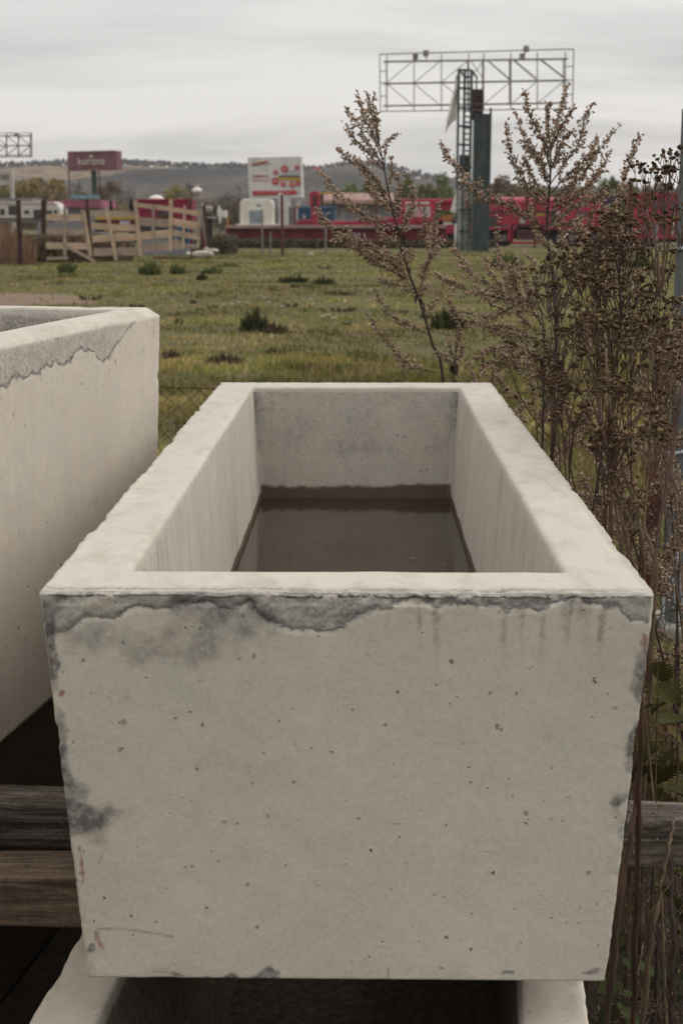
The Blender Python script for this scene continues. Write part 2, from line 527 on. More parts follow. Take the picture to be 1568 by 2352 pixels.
# trodden bare soil on the left of the meadow
tcn = k.n.new('ShaderNodeTexCoord')
vd = k.n.new('ShaderNodeVectorMath'); vd.operation = 'SUBTRACT'
k.l.new(tcn.outputs['Object'], vd.inputs[0]); vd.inputs[1].default_value = (-7.8, 29.8, 0)
vs_ = k.n.new('ShaderNodeVectorMath'); vs_.operation = 'MULTIPLY'
k.l.new(vd.outputs[0], vs_.inputs[0]); vs_.inputs[1].default_value = (0.34, 0.34, 0)
ln = k.n.new('ShaderNodeVectorMath'); ln.operation = 'LENGTH'
k.l.new(vs_.outputs[0], ln.inputs[0])
bare = k.ramp(k.math('ADD', ln.outputs['Value'], k.math('MULTIPLY', k.noise(v, 0.8, 4.0, 0.6), 0.7)), 1.15, 1.45, 1.0, 0.0)
c = k.mix(bare, c, k.mix(k.noise(v, 6.0, 4.0), (0.17, 0.115, 0.08), (0.26, 0.19, 0.14)))
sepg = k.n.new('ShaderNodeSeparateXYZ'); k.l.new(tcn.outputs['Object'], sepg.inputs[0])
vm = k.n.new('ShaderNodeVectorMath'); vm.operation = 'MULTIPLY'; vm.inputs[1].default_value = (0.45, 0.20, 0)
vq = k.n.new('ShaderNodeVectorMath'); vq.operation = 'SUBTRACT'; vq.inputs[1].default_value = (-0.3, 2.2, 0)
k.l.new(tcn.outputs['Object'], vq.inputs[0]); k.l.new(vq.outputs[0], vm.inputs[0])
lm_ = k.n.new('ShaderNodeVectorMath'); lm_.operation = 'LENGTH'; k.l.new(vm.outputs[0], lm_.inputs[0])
mud_shade = k.ramp(k.math('ADD', lm_.outputs['Value'], k.math('MULTIPLY', k.noise(v, 3.0, 4.0, 0.6), 0.4)), 0.75, 1.05, 1.0, 0.0)  # damp soil, painted darker for the shade under and between the troughs
c = k.mix(mud_shade, c, k.mix(k.noise(v, 18.0, 4.0), (0.018, 0.015, 0.011), (0.055, 0.043, 0.031)))
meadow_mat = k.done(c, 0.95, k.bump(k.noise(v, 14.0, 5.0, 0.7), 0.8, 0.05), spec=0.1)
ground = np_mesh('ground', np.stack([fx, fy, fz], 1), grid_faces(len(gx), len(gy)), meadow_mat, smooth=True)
tag(ground, 'flat autumn meadow of olive green and brown short grass', 'meadow', kind='structure')

RIDGE_X = [-2200, -700, -300, 0, 40, 130, 270, 360, 450, 560, 650, 720, 760, 790, 830, 870, 900, 960, 1040, 1150, 1300, 1568, 2300, 3600]
RIDGE_Y = [412, 405, 399, 398, 395, 393, 389, 393, 396, 397, 399, 403, 396, 392, 394, 400, 408, 421, 436, 444, 448, 450, 452, 455]
hx = np.linspace(-1000, 1000, 260); hy = np.linspace(300, 1350, 90)
HX, HY = np.meshgrid(hx, hy); ax, ay = HX.ravel(), HY.ravel()
DH = 960.0
px_eq = 784 + ax * CP * FOC / np.maximum(ay, 1.0)
ridge = (502 - np.interp(px_eq, RIDGE_X, RIDGE_Y)) * DH / (CP * FOC) + 1.6
rise = sstep(330, DH, ay) ** 1.15
Ph = np.stack([ax, ay, np.zeros_like(ax)], 1)
roll = (vnoise(Ph, 0.0075, 3, 11) - 0.5)
hz = ridge * (rise * (1 - 0.25 * sstep(DH, 1350, ay))) + roll * 17 * np.sin(np.pi * np.clip(rise, 0, 1)) + (vnoise(Ph, 0.05, 2, 4) - 0.5) * 1.3 * (rise > 0.05) - 0.6 * (1 - rise)
k = Nodes('hill_woods_and_fields')
v = k.coord('Object', (1, 0.5, 1))
n_ = k.noise(v, 0.011, 5.0, 0.62, 0.6)
c = k.mix(k.ramp(n_, 0.38, 0.6), (0.046, 0.043, 0.041), (0.115, 0.094, 0.076))
c = k.mix(k.ramp(k.noise(v, 0.0065, 3.0, 0.5, 0.4), 0.57, 0.64), c, (0.25, 0.185, 0.12))
c = k.mix(k.ramp(k.noise(v, 0.14, 4.0, 0.7), 0.42, 0.66, 0.0, 0.8), c, (0.035, 0.036, 0.03))
hill_mat = k.done(c, 0.95, k.bump(k.noise(v, 0.16, 4.0, 0.7), 1.0, 3.0), spec=0.05)
hills = np_mesh('hills', np.stack([ax, ay, hz], 1), grid_faces(len(hx), len(hy)), hill_mat, smooth=True)
tag(hills, 'low wooded brown hills along the horizon', 'hills', kind='structure')
def hill_z(x, y):
    i = int(np.clip(np.searchsorted(hx, x) - 1, 0, len(hx) - 2)); j = int(np.clip(np.searchsorted(hy, y) - 1, 0, len(hy) - 2))
    return float(hz[j * len(hx) + i])

# ------------------------------------------------------------------ concrete troughs
def ring(a, b, r, nx, ny, na=3):
    """rounded rectangle, counter-clockwise from the front left corner; side ids 0 front 1 right 2 back 3 left, 4 corner"""
    pts, nrm, sid = [], [], []
    def line(p, q, n, s, nn):
        for i in range(n + 1):
            t = i / n
            pts.append((p[0] + (q[0] - p[0]) * t, p[1] + (q[1] - p[1]) * t)); nrm.append(nn); sid.append(s)
    def arc(cx, cy, a0):
        for i in range(1, na):
            t = a0 + math.pi / 2 * i / na
            pts.append((cx + r * math.cos(t), cy + r * math.sin(t))); nrm.append((math.cos(t), math.sin(t))); sid.append(4)
    A, B = a - r, b - r
    line((-A, -b), (A, -b), nx, 0, (0, -1)); arc(A, -B, -math.pi / 2)
    line((a, -B), (a, B), ny, 1, (1, 0)); arc(A, B, 0)
    line((A, b), (-A, b), nx, 2, (0, 1)); arc(-A, B, math.pi / 2)
    line((-a, B), (-a, -B), ny, 3, (-1, 0)); arc(-A, -B, math.pi)
    return np.array(pts), np.array(nrm), np.array(sid)

def trough(name, mat, W, L, H, loc, rz, taper_x, taper_y, rim_x, rim_y, depth, in_taper, nx, ny, nz,
           bev=0.006, chamfer=None, rag=0.004, paint=None, seed=0):
    prof = []                                  # (half x, half y, z, region, edge weight)
    zt = H - (chamfer[1] if chamfer else bev)
    for i in range(nz + 1):
        t = i / nz
        z = zt * t
        s = 1 - z / H
        e = math.exp(-(zt - z) / 0.012) + 0.6 * math.exp(-z / 0.010)
        prof.append((W / 2 - taper_x * s, L / 2 - taper_y * s, z, 0, e))
    a0, b0 = prof[-1][0], prof[-1][1]
    cw, ch = (chamfer if chamfer else (bev, bev))
    for i in range(1, 6):
        t = i / 5
        if chamfer: dx, dz = cw * t, ch * t
        else:
            q = t * math.pi / 2
            dx, dz = bev * (1 - math.cos(q)), bev * math.sin(q)
        prof.append((a0 - dx, b0 - dx, zt + dz, 1, 1.0 if t < 1 else 0.6))
    a1, b1 = prof[-1][0], prof[-1][1]
    ai, bi = W / 2 - rim_x, L / 2 - rim_y
    ri = 0.009
    for i in range(1, 17):
        t = i / 16
        prof.append((a1 + (ai + ri - a1) * t, b1 + (bi + ri - b1) * t, H, 2, math.exp(-t * 7)))
    for i in range(1, 5):
        q = i / 4 * math.pi / 2
        prof.append((ai + ri - ri * math.sin(q), bi + ri - ri * math.sin(q), H - ri + ri * math.cos(q), 2, 0.15))
    nzi = max(24, nz // 3)
    for i in range(1, nzi + 1):
        t = i / nzi
        z = H - ri - (depth - ri) * t
        s = (H - z) * in_taper
        prof.append((ai - s, bi - 0.3 * s, z, 3, 0.0))
    V, N, S, Rg, E = [], [], [], [], []
    n = None
    for a, b, z, rg, e in prof:
        p, nn, sid = ring(a, b, 0.006 if rg != 3 else 0.012, nx, ny)
        n = len(p)
        V.append(np.column_stack([p, np.full(n, z)])); N.append(np.column_stack([nn, np.zeros(n)]))
        S.append(sid); Rg.append(np.full(n, rg)); E.append(np.full(n, e))
    V, N, S, Rg, E = np.concatenate(V), np.concatenate(N), np.concatenate(S), np.concatenate(Rg), np.concatenate(E)
    N[Rg == 2] = (0, 0, 1)
    sel = Rg == 1; N[sel] = (N[sel] + np.array((0, 0, 1))) / math.sqrt(2)
    N[Rg == 3] *= -1
    # vertical arrises chip as well
    cx = np.minimum(np.abs(np.abs(V[:, 0]) - W / 2 + taper_x * (1 - V[:, 2] / H)), 1); cy = np.minimum(np.abs(np.abs(V[:, 1]) - L / 2 + taper_y * (1 - V[:, 2] / H)), 1)
    corner = np.exp(-(cx + cy) / 0.012) * (Rg == 0)
    E = np.clip(E + corner, 0, 1.2)
    f1 = vnoise(V, 3.1, 2, seed) - 0.5
    f2 = vnoise(V, 38.0, 3, seed + 1) - 0.5
    f3 = vnoise(V, 130.0, 2, seed + 2) - 0.5
    chip = np.maximum(0, vnoise(V, 24.0, 3, seed + 3) - 0.52) * 2
    disp = f1 * 0.0024 + f2 * 0.0008 + E * (f2 * rag * 0.7 + f3 * rag * 1.5 - chip * rag * 0.9 - sstep(0.57, 0.68, vnoise(V, 12.0, 3, seed + 8)) * rag * (1.5 + 5 * np.maximum(0, vnoise(V, 55.0, 2, seed + 9) - .2)))
    disp[Rg == 2] += (vnoise(V[Rg == 2], (9, 3, 5), 2, seed + 5) - 0.5) * 0.004
    stain = np.zeros((len(V), 4)); wet = np.zeros((len(V), 4))
    if paint: disp = disp + paint(V, S, Rg, E, chip, stain, wet)
    zfix = (np.arange(len(V)) < n) | (np.arange(len(V)) >= len(V) - n)
    disp[zfix] = np.minimum(disp[zfix], 0) * 0.5
    V2 = V + N * disp[:, None]
    m = len(prof)
    i, j = np.meshgrid(np.arange(n), np.arange(m - 1))
    a = (j * n + i).ravel(); b = (j * n + (i + 1) % n).ravel()
    quads = np.stack([a, b, b + n, a + n], 1)
    me = bpy.data.meshes.new(name)
    caps = [np.arange(n)[::-1], np.arange(n) + (m - 1) * n]
    me.vertices.add(len(V2)); me.vertices.foreach_set('co', V2.astype(np.float32).ravel())
    li = np.concatenate([quads.ravel()] + caps).astype(np.int32)
    me.loops.add(len(li)); me.loops.foreach_set('vertex_index', li)
    st = np.concatenate([np.arange(len(quads)) * 4, [len(quads) * 4, len(quads) * 4 + n]]).astype(np.int32)
    me.polygons.add(len(st)); me.polygons.foreach_set('loop_start', st)
    for an, ac in (('stain', stain), ('wet', wet)):
        at_ = me.attributes.new(an, 'FLOAT_COLOR', 'POINT')
        c4 = np.clip(ac, 0, 1).astype(np.float32)
        at_.data.foreach_set('color', c4.ravel())
    me.update(calc_edges=True)
    sm = np.ones(len(st), dtype=bool); sm[-2:] = False
    me.polygons.foreach_set('use_smooth', sm)
    o = link_mesh(name, me, mat)
    o.location = loc; o.rotation_euler = (0, 0, rz)
    return o

conc_main = concrete('cast_concrete')
conc_left = concrete('cast_concrete_pale', (0.62, 0.567, 0.485), (1, 1, 0.4))
conc_low = concrete('cast_concrete_worn', (0.54, 0.49, 0.415))

# --- the trough in the middle
T_LOC, T_RZ = Vector((0.0245, 3.000, 0.637)), -R(0.88)
T_W, T_L, T_H = 0.802, 2.42, 0.552
Mt = (Matrix.Translation(T_LOC) @ Matrix.Rotation(T_RZ, 4, 'Z'))
Mti = Mt.inverted()
fn = Mt.to_3x3() @ Vector((0, -1, 0)); fp = Mt @ Vector((0, -T_L / 2, 0))
def front_uv(sx, sy):
    """a point of the front face, given in the photograph's own pixels -> local x, z"""
    d = ray(sx / 1.0887, sy / 1.0887)
    o = Vector((0, 0, CAM_Z))
    t = (fp - o).dot(fn) / d.dot(fn)
    q = Mti @ (o + d * t)
    return q.x, q.z
LIP = [(111, 1594), (178, 1562), (205, 1538), (264, 1556), (322, 1535), (349, 1518), (435, 1517), (515, 1506), (558, 1522), (601, 1520), (628, 1508), (650, 1545), (671, 1560), (730, 1580), (810, 1575), (850, 1563), (892, 1537), (941, 1518), (984, 1511), (1038, 1505), (1092, 1521), (1125, 1508), (1184, 1511), (1238, 1522), (1346, 1525), (1378, 1512), (1454, 1500), (1508, 1521), (1546, 1516), (1578, 1548), (1621, 1552)]
lipx, lipz = np.array([front_uv(*p) for p in LIP]).T
# (x, y, rx, ry, strength) in the photograph's pixels
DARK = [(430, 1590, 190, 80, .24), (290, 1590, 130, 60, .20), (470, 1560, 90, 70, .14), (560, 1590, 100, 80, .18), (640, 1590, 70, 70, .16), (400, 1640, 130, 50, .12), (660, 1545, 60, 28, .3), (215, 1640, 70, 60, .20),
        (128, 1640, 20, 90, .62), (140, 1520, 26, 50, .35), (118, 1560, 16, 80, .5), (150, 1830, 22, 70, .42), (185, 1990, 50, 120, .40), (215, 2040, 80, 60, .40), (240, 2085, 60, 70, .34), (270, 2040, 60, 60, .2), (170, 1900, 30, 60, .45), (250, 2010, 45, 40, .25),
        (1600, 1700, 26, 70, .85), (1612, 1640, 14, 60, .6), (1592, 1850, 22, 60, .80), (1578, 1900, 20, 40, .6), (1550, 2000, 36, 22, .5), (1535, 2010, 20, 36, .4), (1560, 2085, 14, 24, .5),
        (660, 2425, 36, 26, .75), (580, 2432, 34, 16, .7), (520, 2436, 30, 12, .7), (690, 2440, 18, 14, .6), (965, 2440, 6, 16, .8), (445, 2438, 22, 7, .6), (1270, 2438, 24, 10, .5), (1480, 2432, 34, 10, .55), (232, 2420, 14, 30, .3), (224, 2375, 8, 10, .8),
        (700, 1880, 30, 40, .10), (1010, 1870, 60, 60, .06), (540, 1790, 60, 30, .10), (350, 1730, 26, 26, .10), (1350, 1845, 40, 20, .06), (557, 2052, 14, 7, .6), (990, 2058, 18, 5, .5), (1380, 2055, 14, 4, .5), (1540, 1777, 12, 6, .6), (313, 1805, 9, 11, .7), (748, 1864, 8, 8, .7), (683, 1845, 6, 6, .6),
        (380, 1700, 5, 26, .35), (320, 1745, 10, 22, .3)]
RUST = [(150, 1733, 13, 14, .85), (126, 1650, 9, 30, .5), (600, 1652, 8, 7, .7), (655, 1652, 14, 9, .35), (196, 2140, 9, 30, .75), (205, 2180, 8, 34, .8), (255, 2155, 6, 24, .5), (212, 2290, 9, 36, .5), (240, 2350, 10, 26, .75), (252, 2370, 9, 16, .5),
        (1606, 1608, 12, 26, .9), (1584, 1905, 8, 26, .5), (1590, 1585, 8, 14, .4), (1180, 2372, 60, 10, .28), (1230, 2375, 30, 18, .2), (375, 1705, 10, 22, .2), (270, 1700, 16, 30, .15), (1140, 1945, 40, 20, .14), (530, 2240, 70, 14, .10)]
LINE = [(240, 2325), (300, 2324), (350, 2330), (400, 2338), (434, 2344)]
lnx, lnz = np.array([front_uv(*p) for p in LINE]).T
CRACK = [(1140, 1428), (1185, 1424), (1240, 1428), (1300, 1442), (1370, 1455)]
DRIPS = [965, 1045, 1090, 1172, 1262, 1290, 1310, 1362, 1412, 1425, 1450, 1470, 1502, 1512]
def paint_main(V, S, Rg, E, chip, stain, wet):
    x, y, z = V.T
    out = np.zeros(len(V))
    # front wall
    fr = (((S == 0) | (S == 4)) & (y < -T_L / 2 + 0.03) & (Rg <= 1))
    i = np.where(fr)[0]
    P = V[i]; xi, zi = P[:, 0], P[:, 2]
    wob = (vnoise(P, 26, 3, 21) - 0.5) * 0.020 + (vnoise(P, 90, 2, 22) - 0.5) * 0.008
    lip = np.interp(xi, lipx, lipz) + wob * 0.8
    d = zi - lip                                 # above the form line > 0
    inside = sstep(-0.002, 0.006, d)
    rim_part = np.where(xi < -0.09, 0.35, 1.0)
    wet[i, 3] = np.clip(0.5 + (d + (vnoise(P, 12, 2, 20) - .5) * .004) * 5, 0.02, 1)
    stain[i, 2] = sstep(-0.03, -0.012, d) * (0.55 + 0.6 * vnoise(P, 14, 3, 23)) * np.interp(xi, [-.40, -.25, .0, .12, .28, .34, .40], [.45, .6, .9, 1, 1, .5, .5])
    line = 0.35 * np.exp(-(d / 0.012) ** 2) * np.interp(xi, [-.4, -.3, -.2, -.1, 0, .1, .25, .3, .4], [.5, .62, .95, .8, .6, 1.0, 1.0, .8, .75])
    line *= 0.7 + 0.8 * vnoise(P, 30, 3, 25)
    band = inside * np.exp(-np.maximum(d, 0) / 0.028) * 0.22
    s = np.maximum(line * 0.85, band) + inside * np.interp(xi, [-.4, -.2, 0, .4], [.16, .20, .06, .06])
    wx1 = xi + (vnoise(P, 15, 3, 35) - .5) * .075; wz1 = zi + (vnoise(P, 15, 3, 36) - .5) * .075; wx2 = xi + (vnoise(P, 60, 2, 37) - .5) * .016; wz2 = zi + (vnoise(P, 60, 2, 38) - .5) * .016
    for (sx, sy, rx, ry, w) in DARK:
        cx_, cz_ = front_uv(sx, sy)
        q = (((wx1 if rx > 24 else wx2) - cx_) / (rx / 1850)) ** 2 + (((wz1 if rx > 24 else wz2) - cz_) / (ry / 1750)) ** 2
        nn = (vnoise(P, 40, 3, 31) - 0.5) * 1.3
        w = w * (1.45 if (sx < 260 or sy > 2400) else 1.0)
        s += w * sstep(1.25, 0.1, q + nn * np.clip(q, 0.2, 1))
    ln = np.interp(xi, lnx, lnz, left=9, right=9)
    s += 0.75 * np.exp(-((zi - ln) / 0.0020) ** 2) * (0.5 + vnoise(P, 25, 2, 8))
    stain[i, 0] = np.maximum(stain[i, 0], s)
    r_ = np.zeros(len(i))
    for (sx, sy, rx, ry, w) in RUST:
        cx_, cz_ = front_uv(sx, sy)
        q = ((wx2 - cx_) / (rx / 1850)) ** 2 + ((wz2 - cz_) / (ry / 1750)) ** 2
        r_ += w * sstep(1.4, 0.0, q + (vnoise(P, 110, 2, 33) - 0.5) * 1.2)
    stain[i, 1] = r_
    dr = np.zeros(len(i))
    for kx, sx in enumerate(DRIPS):
        cx_, cz_ = front_uv(sx, 1520)
        w = 0.004 + 0.002 * (kx % 3)
        ln_ = 0.05 + 0.03 * ((kx * 7) % 5)
        dr += np.exp(-((xi - cx_ + (vnoise(P, 12, 1, 40) - .5) * .006) / w) ** 2) * sstep(ln_, 0, lip - zi) * (zi < lip)
    wet[i, 0] = np.maximum(wet[i, 0], np.clip(dr, 0, 1) * 0.36)
    out[i] += -inside * (0.0026 + 0.008 * (vnoise(P, 55, 3, 41) - 0.38)) * rim_part - np.exp(-(d / 0.004) ** 2) * 0.0016
    # long outer walls: the form line too, softer
    lo = ((S == 1) | (S == 3)) & (Rg == 0)
    i = np.where(lo)[0]; P = V[i]
    d = P[:, 2] - (T_H - 0.025 - 0.05 * vnoise(P, (1, 9, 3), 3, 51))
    stain[i, 0] = np.maximum(stain[i, 0], np.exp(-(d / 0.009) ** 2) * 0.6)
    stain[i, 2] = np.maximum(stain[i, 2], sstep(0, 0.01, d) * 0.6)
    wet[i, 1] = 0.35
    # broken front arris
    i = np.where((S == 0) & ((Rg == 1) | ((Rg == 0) & (z > T_H - 0.016))))[0]; P = V[i]
    brk = sstep(0.42, 0.66, vnoise(P, (26, 10, 26), 3, 65)) * (0.4 + vnoise(P, 90, 2, 66))
    out[i] -= 0.0052 * brk
    stain[i, 2] = np.maximum(stain[i, 2], 0.35 + 0.5 * brk)
    # crumbly fins along the long outer edges
    ed = (Rg == 1) & ((S == 1) | (S == 3))
    out[ed] += np.maximum(0, vnoise(V[ed], (20, 55, 60), 2, 61) - 0.45) * np.where(S[ed] == 3, 0.010, 0.004)
    stain[ed, 2] = 0.35
    # rim: pale trowelled skin, greyish rubbed outer margins
    rm = (Rg == 2) | (Rg == 1)
    wet[rm, 2] = 0.9
    i = np.where(Rg == 2)[0]; P = V[i]
    stain[i, 0] += np.clip(vnoise(P, (11, 6, 5), 4, 67) - 0.50, 0, 1) * 0.75
    mrg = np.exp(-(T_W / 2 - np.abs(P[:, 0])) / 0.014)
    stain[i, 0] += mrg * np.clip(vnoise(P, (12, 7, 5), 3, 62) - 0.42, 0, 1) * 0.7
    fm = np.exp(-np.maximum(P[:, 1] + T_L / 2 - 0.012, 0) / 0.016)
    stain[i, 0] += fm * np.clip(vnoise(P, (16, 60, 5), 3, 63) - 0.38, 0, 1) * 1.0
    stain[i, 2] += np.exp(-np.maximum(P[:, 1] + T_L / 2 - 0.006 - 0.02 * vnoise(P, (18, 5, 5), 3, 64), 0) / 0.006) * 0.9
    cp = [Mti @ on_z(a / 1.0887, b / 1.0887, T_LOC.z + T_H) for a, b in CRACK]
    cy_ = np.interp(P[:, 0], [q.x for q in cp], [q.y for q in cp], left=9, right=9)
    stain[i, 0] += 0.42 * np.exp(-((P[:, 1] - cy_) / 0.0028) ** 2)
    pit = Mti @ on_z(1340 / 1.0887, 1158 / 1.0887, T_LOC.z + T_H)
    q = ((P[:, 0] - pit.x) / 0.0105) ** 2 + ((P[:, 1] - pit.y) / 0.0175) ** 2
    stain[i, 0] += 0.22 * sstep(1.3, 0.7, q); out[i] -= 0.0025 * sstep(1.3, 0.6, q)
    # inside
    wl_ = WATER_Z - T_LOC.z
    i = np.where((Rg == 3))[0]; P = V[i]
    back = (S[i] == 2) | ((S[i] == 4) & (P[:, 1] > 0))
    up = P[:, 2] - wl_
    edge = 0.036 + (vnoise(P, (6, 1, 2), 3, 71) - 0.5) * 0.026 + (vnoise(P, (40, 1, 20), 2, 77) - .5) * .010
    damp_b = sstep(0.016, -0.012, up - edge) * (0.8 + .3 * vnoise(P, 50, 2, 89))
    edge_s = 0.016 + (vnoise(P, (1, 9, 2), 2, 72) - 0.5) * 0.022
    damp_s = sstep(0.010, -0.006, up - edge_s)
    wet[i, 0] = np.where(back, damp_b, damp_s)
    mott = np.clip(vnoise(P, 9, 4, 73) - 0.36, 0, 1) * 1.2
    upper = sstep(0.10, 0.17, up + (vnoise(P, 8, 3, 74) - 0.5) * 0.06)
    cornr = np.exp(-(T_W / 2 - 0.1 - 0.012 - np.abs(P[:, 0])) / 0.010) * (0.3 + vnoise(P, 18, 3, 75))
    low_band = np.exp(-((up - 0.145) / 0.028) ** 2) * np.clip(vnoise(P, (22, 3, 9), 3, 76) - 0.35, 0, 1) * 1.3
    stain[i, 0] = np.where(back, 0.07 + upper * (0.08 + mott * 0.36) + cornr * 0.5 * upper + low_band * 0.35 + upper * 0.5 * np.clip(vnoise(P, (7, 2, 6), 4, 79) - 0.5, 0, 1), 0.02 + mott * 0.1)
    stain[i, 2] = np.where(back, 0.22, 0.0)
    wet[i, 1] = np.where(back, 0.12, 0.25 + 0.55 * sstep(.35, .75, vnoise(P, (2, 5, 1.5), 3, 78)))
    wet[i, 2] = np.where(back, 0.0, 0.45)
    # lower arris chips darker
    return out
WATER_Z = 0.862
main_trough = trough('concrete_trough', conc_main, T_W, T_L, T_H, T_LOC, T_RZ, 0.043, 0.002, 0.104, 0.116, 0.46, 0.065, 280, 150, 200, bev=0.005, rag=0.0015, paint=paint_main, seed=2)
tag(main_trough, 'open concrete trough with murky water inside, resting on two timbers', 'trough')

k = Nodes('murky_water')
v = k.coord('Object')
c = k.mix(k.noise(v, 3.0, 4.0), (0.030, 0.022, 0.015), (0.042, 0.031, 0.021))
water_mat = k.done(c, 0.075, k.bump(k.noise(v, 6.0, 3.0), 0.06, 0.004), spec=0.34)
wz = WATER_Z - T_LOC.z
wx_ = T_W / 2 - 0.104 - (T_H - wz) * 0.065 + 0.004; wy_ = T_L / 2 - 0.116 - (T_H - wz) * 0.02 + 0.004
m = MB(); m.add([(-wx_, -wy_, 0), (wx_, -wy_, 0), (wx_, wy_, 0), (-wx_, wy_, 0)], [(0, 1, 2, 3)])
water = m.build('water', water_mat)
water.location = (T_LOC.x, T_LOC.y, WATER_Z); water.rotation_euler = (0, 0, T_RZ)
tag(water, 'dark still rainwater standing inside the middle concrete trough', 'water', kind='structure')

fb_ = MB()
for (sx, sy, w_, h_) in ((787, 1346, 8, 3), (1033, 1396, 12, 3), (1018, 1368, 7, 2), (1114, 1412, 6, 3), (848, 1322, 4, 2), (700, 1400, 4, 2), (930, 1290, 4, 2), (990, 1268, 3, 2), (760, 1268, 4, 2)):
    q = on_z(sx / 1.0887, sy / 1.0887, WATER_Z + 0.003); a_ = w_ / 3556.0 * q.y * .55; b_ = h_ / 3556.0 * q.y * 1.2
    fb_.add([q + Vector((-a_, -b_ * .3, 0)), q + Vector((a_ * .2, -b_, .001)), q + Vector((a_, b_ * .4, 0)), q + Vector((-a_ * .1, b_, .001))], [(0, 1, 2, 3)])
fo = fb_.build('floating_bits', plain('pale_floating_bits', (0.20, 0.17, 0.13), 0.8)); tag(fo, 'few pale specks of chaff floating on the trough water', 'litter', kind='stuff')
def paint_left(V, S, Rg, E, chip, stain, wet):
    out = np.zeros(len(V))
    i = np.where((Rg == 0))[0]; P = V[i]
    H_, L_ = 0.803, 2.4
    far = sstep(1.02, 0.78, P[:, 1])
    lip = H_ - 0.020 - far * (0.020 + 0.100 * np.clip(vnoise(P, (3, 4.2, 2), 3, 81) - 0.15, 0, 1) + 0.09 * np.clip(vnoise(P, (3, 12, 2), 2, 82) - 0.42, 0, 1) + 0.05 * (vnoise(P, (3, 34, 20), 3, 87) - .5))
    d = P[:, 2] - lip
    ins = sstep(-0.002, 0.008, d) * far
    wet[i, 3] = np.where(far > .02, np.clip(0.5 + d * 5, 0.02, 1), 0)
    stain[i, 2] = sstep(-.03, -.012, d) * (0.35 + .4 * vnoise(P, 18, 3, 99)) * far
    stain[i, 0] = np.exp(-((d - .006) / 0.018) ** 2) * far * (0.05 + 0.35 * vnoise(P, 25, 3, 83)) + ins * 0.06 * vnoise(P, 40, 2, 88)
    out[i] = -ins * (0.002 + 0.004 * (vnoise(P, 60, 3, 84) - 0.35))
    wet[i, 1] = 0.05 + 0.25 * sstep(.4, .8, vnoise(P, (2, 3, 1), 3, 98))
    c_ = np.exp(-np.hypot(np.abs(P[:, 0]) - 0.45, P[:, 1] - 1.2) / 0.02) * sstep(0.70, 0.78, P[:, 2])
    stain[i, 0] += c_ * 0.4
    i = np.where((Rg == 1) | (Rg == 2))[0]; P = V[i]
    wet[i, 2] = 0.9
    stain[i, 0] += np.clip(vnoise(P, (10, 8, 8), 3, 85) - 0.55, 0, 1) * 0.7
    i = np.where(Rg == 3)[0]; P = V[i]
    d = P[:, 2] - (H_ - 0.075 - 0.02 * vnoise(P, (6, 6, 2), 3, 86))
    stain[i, 2] = sstep(0, 0.01, d) * 0.9
    stain[i, 0] = np.exp(-(d / 0.010) ** 2) * 0.55 + sstep(0.0, 0.02, d) * 0.25
    wet[i, 1] = 0.4
    return out
left_trough = trough('concrete_trough', conc_left, 0.90, 2.40, 0.803, (-1.122, 2.626, 0.637), -R(10.0), 0.028, 0.02, 0.078, 0.09, 0.68, 0.04, 60, 170, 110,
                     bev=0.008, chamfer=(0.026, 0.022), rag=0.0022, paint=paint_left, seed=9)
tag(left_trough, 'taller pale concrete trough with chamfered rim, cut off by the left side', 'trough')

def paint_low(V, S, Rg, E, chip, stain, wet):
    wet[:, 1] = 0.3
    i = np.where(Rg == 2)[0]; P = V[i]
    wet[i, 2] = 0.5
    stain[i, 0] += np.clip(vnoise(P, 11, 4, 91) - 0.48, 0, 1) * 1.6
    i = np.where(Rg == 3)[0]
    wet[i, 0] = 0.6  # inner walls darkened evenly through this channel
    return np.zeros(len(V))
low_trough = trough('concrete_trough', conc_low, 0.79, 2.40, 0.55, (0.045, 2.70, 0.0), -R(6.0), 0.042, 0.02, 0.098, 0.11, 0.46, 0.065, 60, 120, 60, bev=0.007, rag=0.0018, paint=paint_low, seed=14)
tag(low_trough, 'lower concrete trough underneath the stack, its rim showing at the bottom edge', 'trough')
def paint_shade(V, S, Rg, E, chip, stain, wet):  # whole trough coloured dark to stand for the shade in the gap
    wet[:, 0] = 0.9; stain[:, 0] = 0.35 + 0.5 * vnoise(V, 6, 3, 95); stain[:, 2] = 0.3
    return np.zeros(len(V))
low_left = trough('concrete_trough', conc_low, 0.79, 2.34, 0.634, (-1.122, 2.626, 0.0), -R(10.0), 0.042, 0.02, 0.098, 0.11, 0.46, 0.065, 40, 60, 40, bev=0.007, paint=paint_shade, seed=17)
tag(low_left, 'shadowed concrete trough underneath the taller left trough', 'trough')

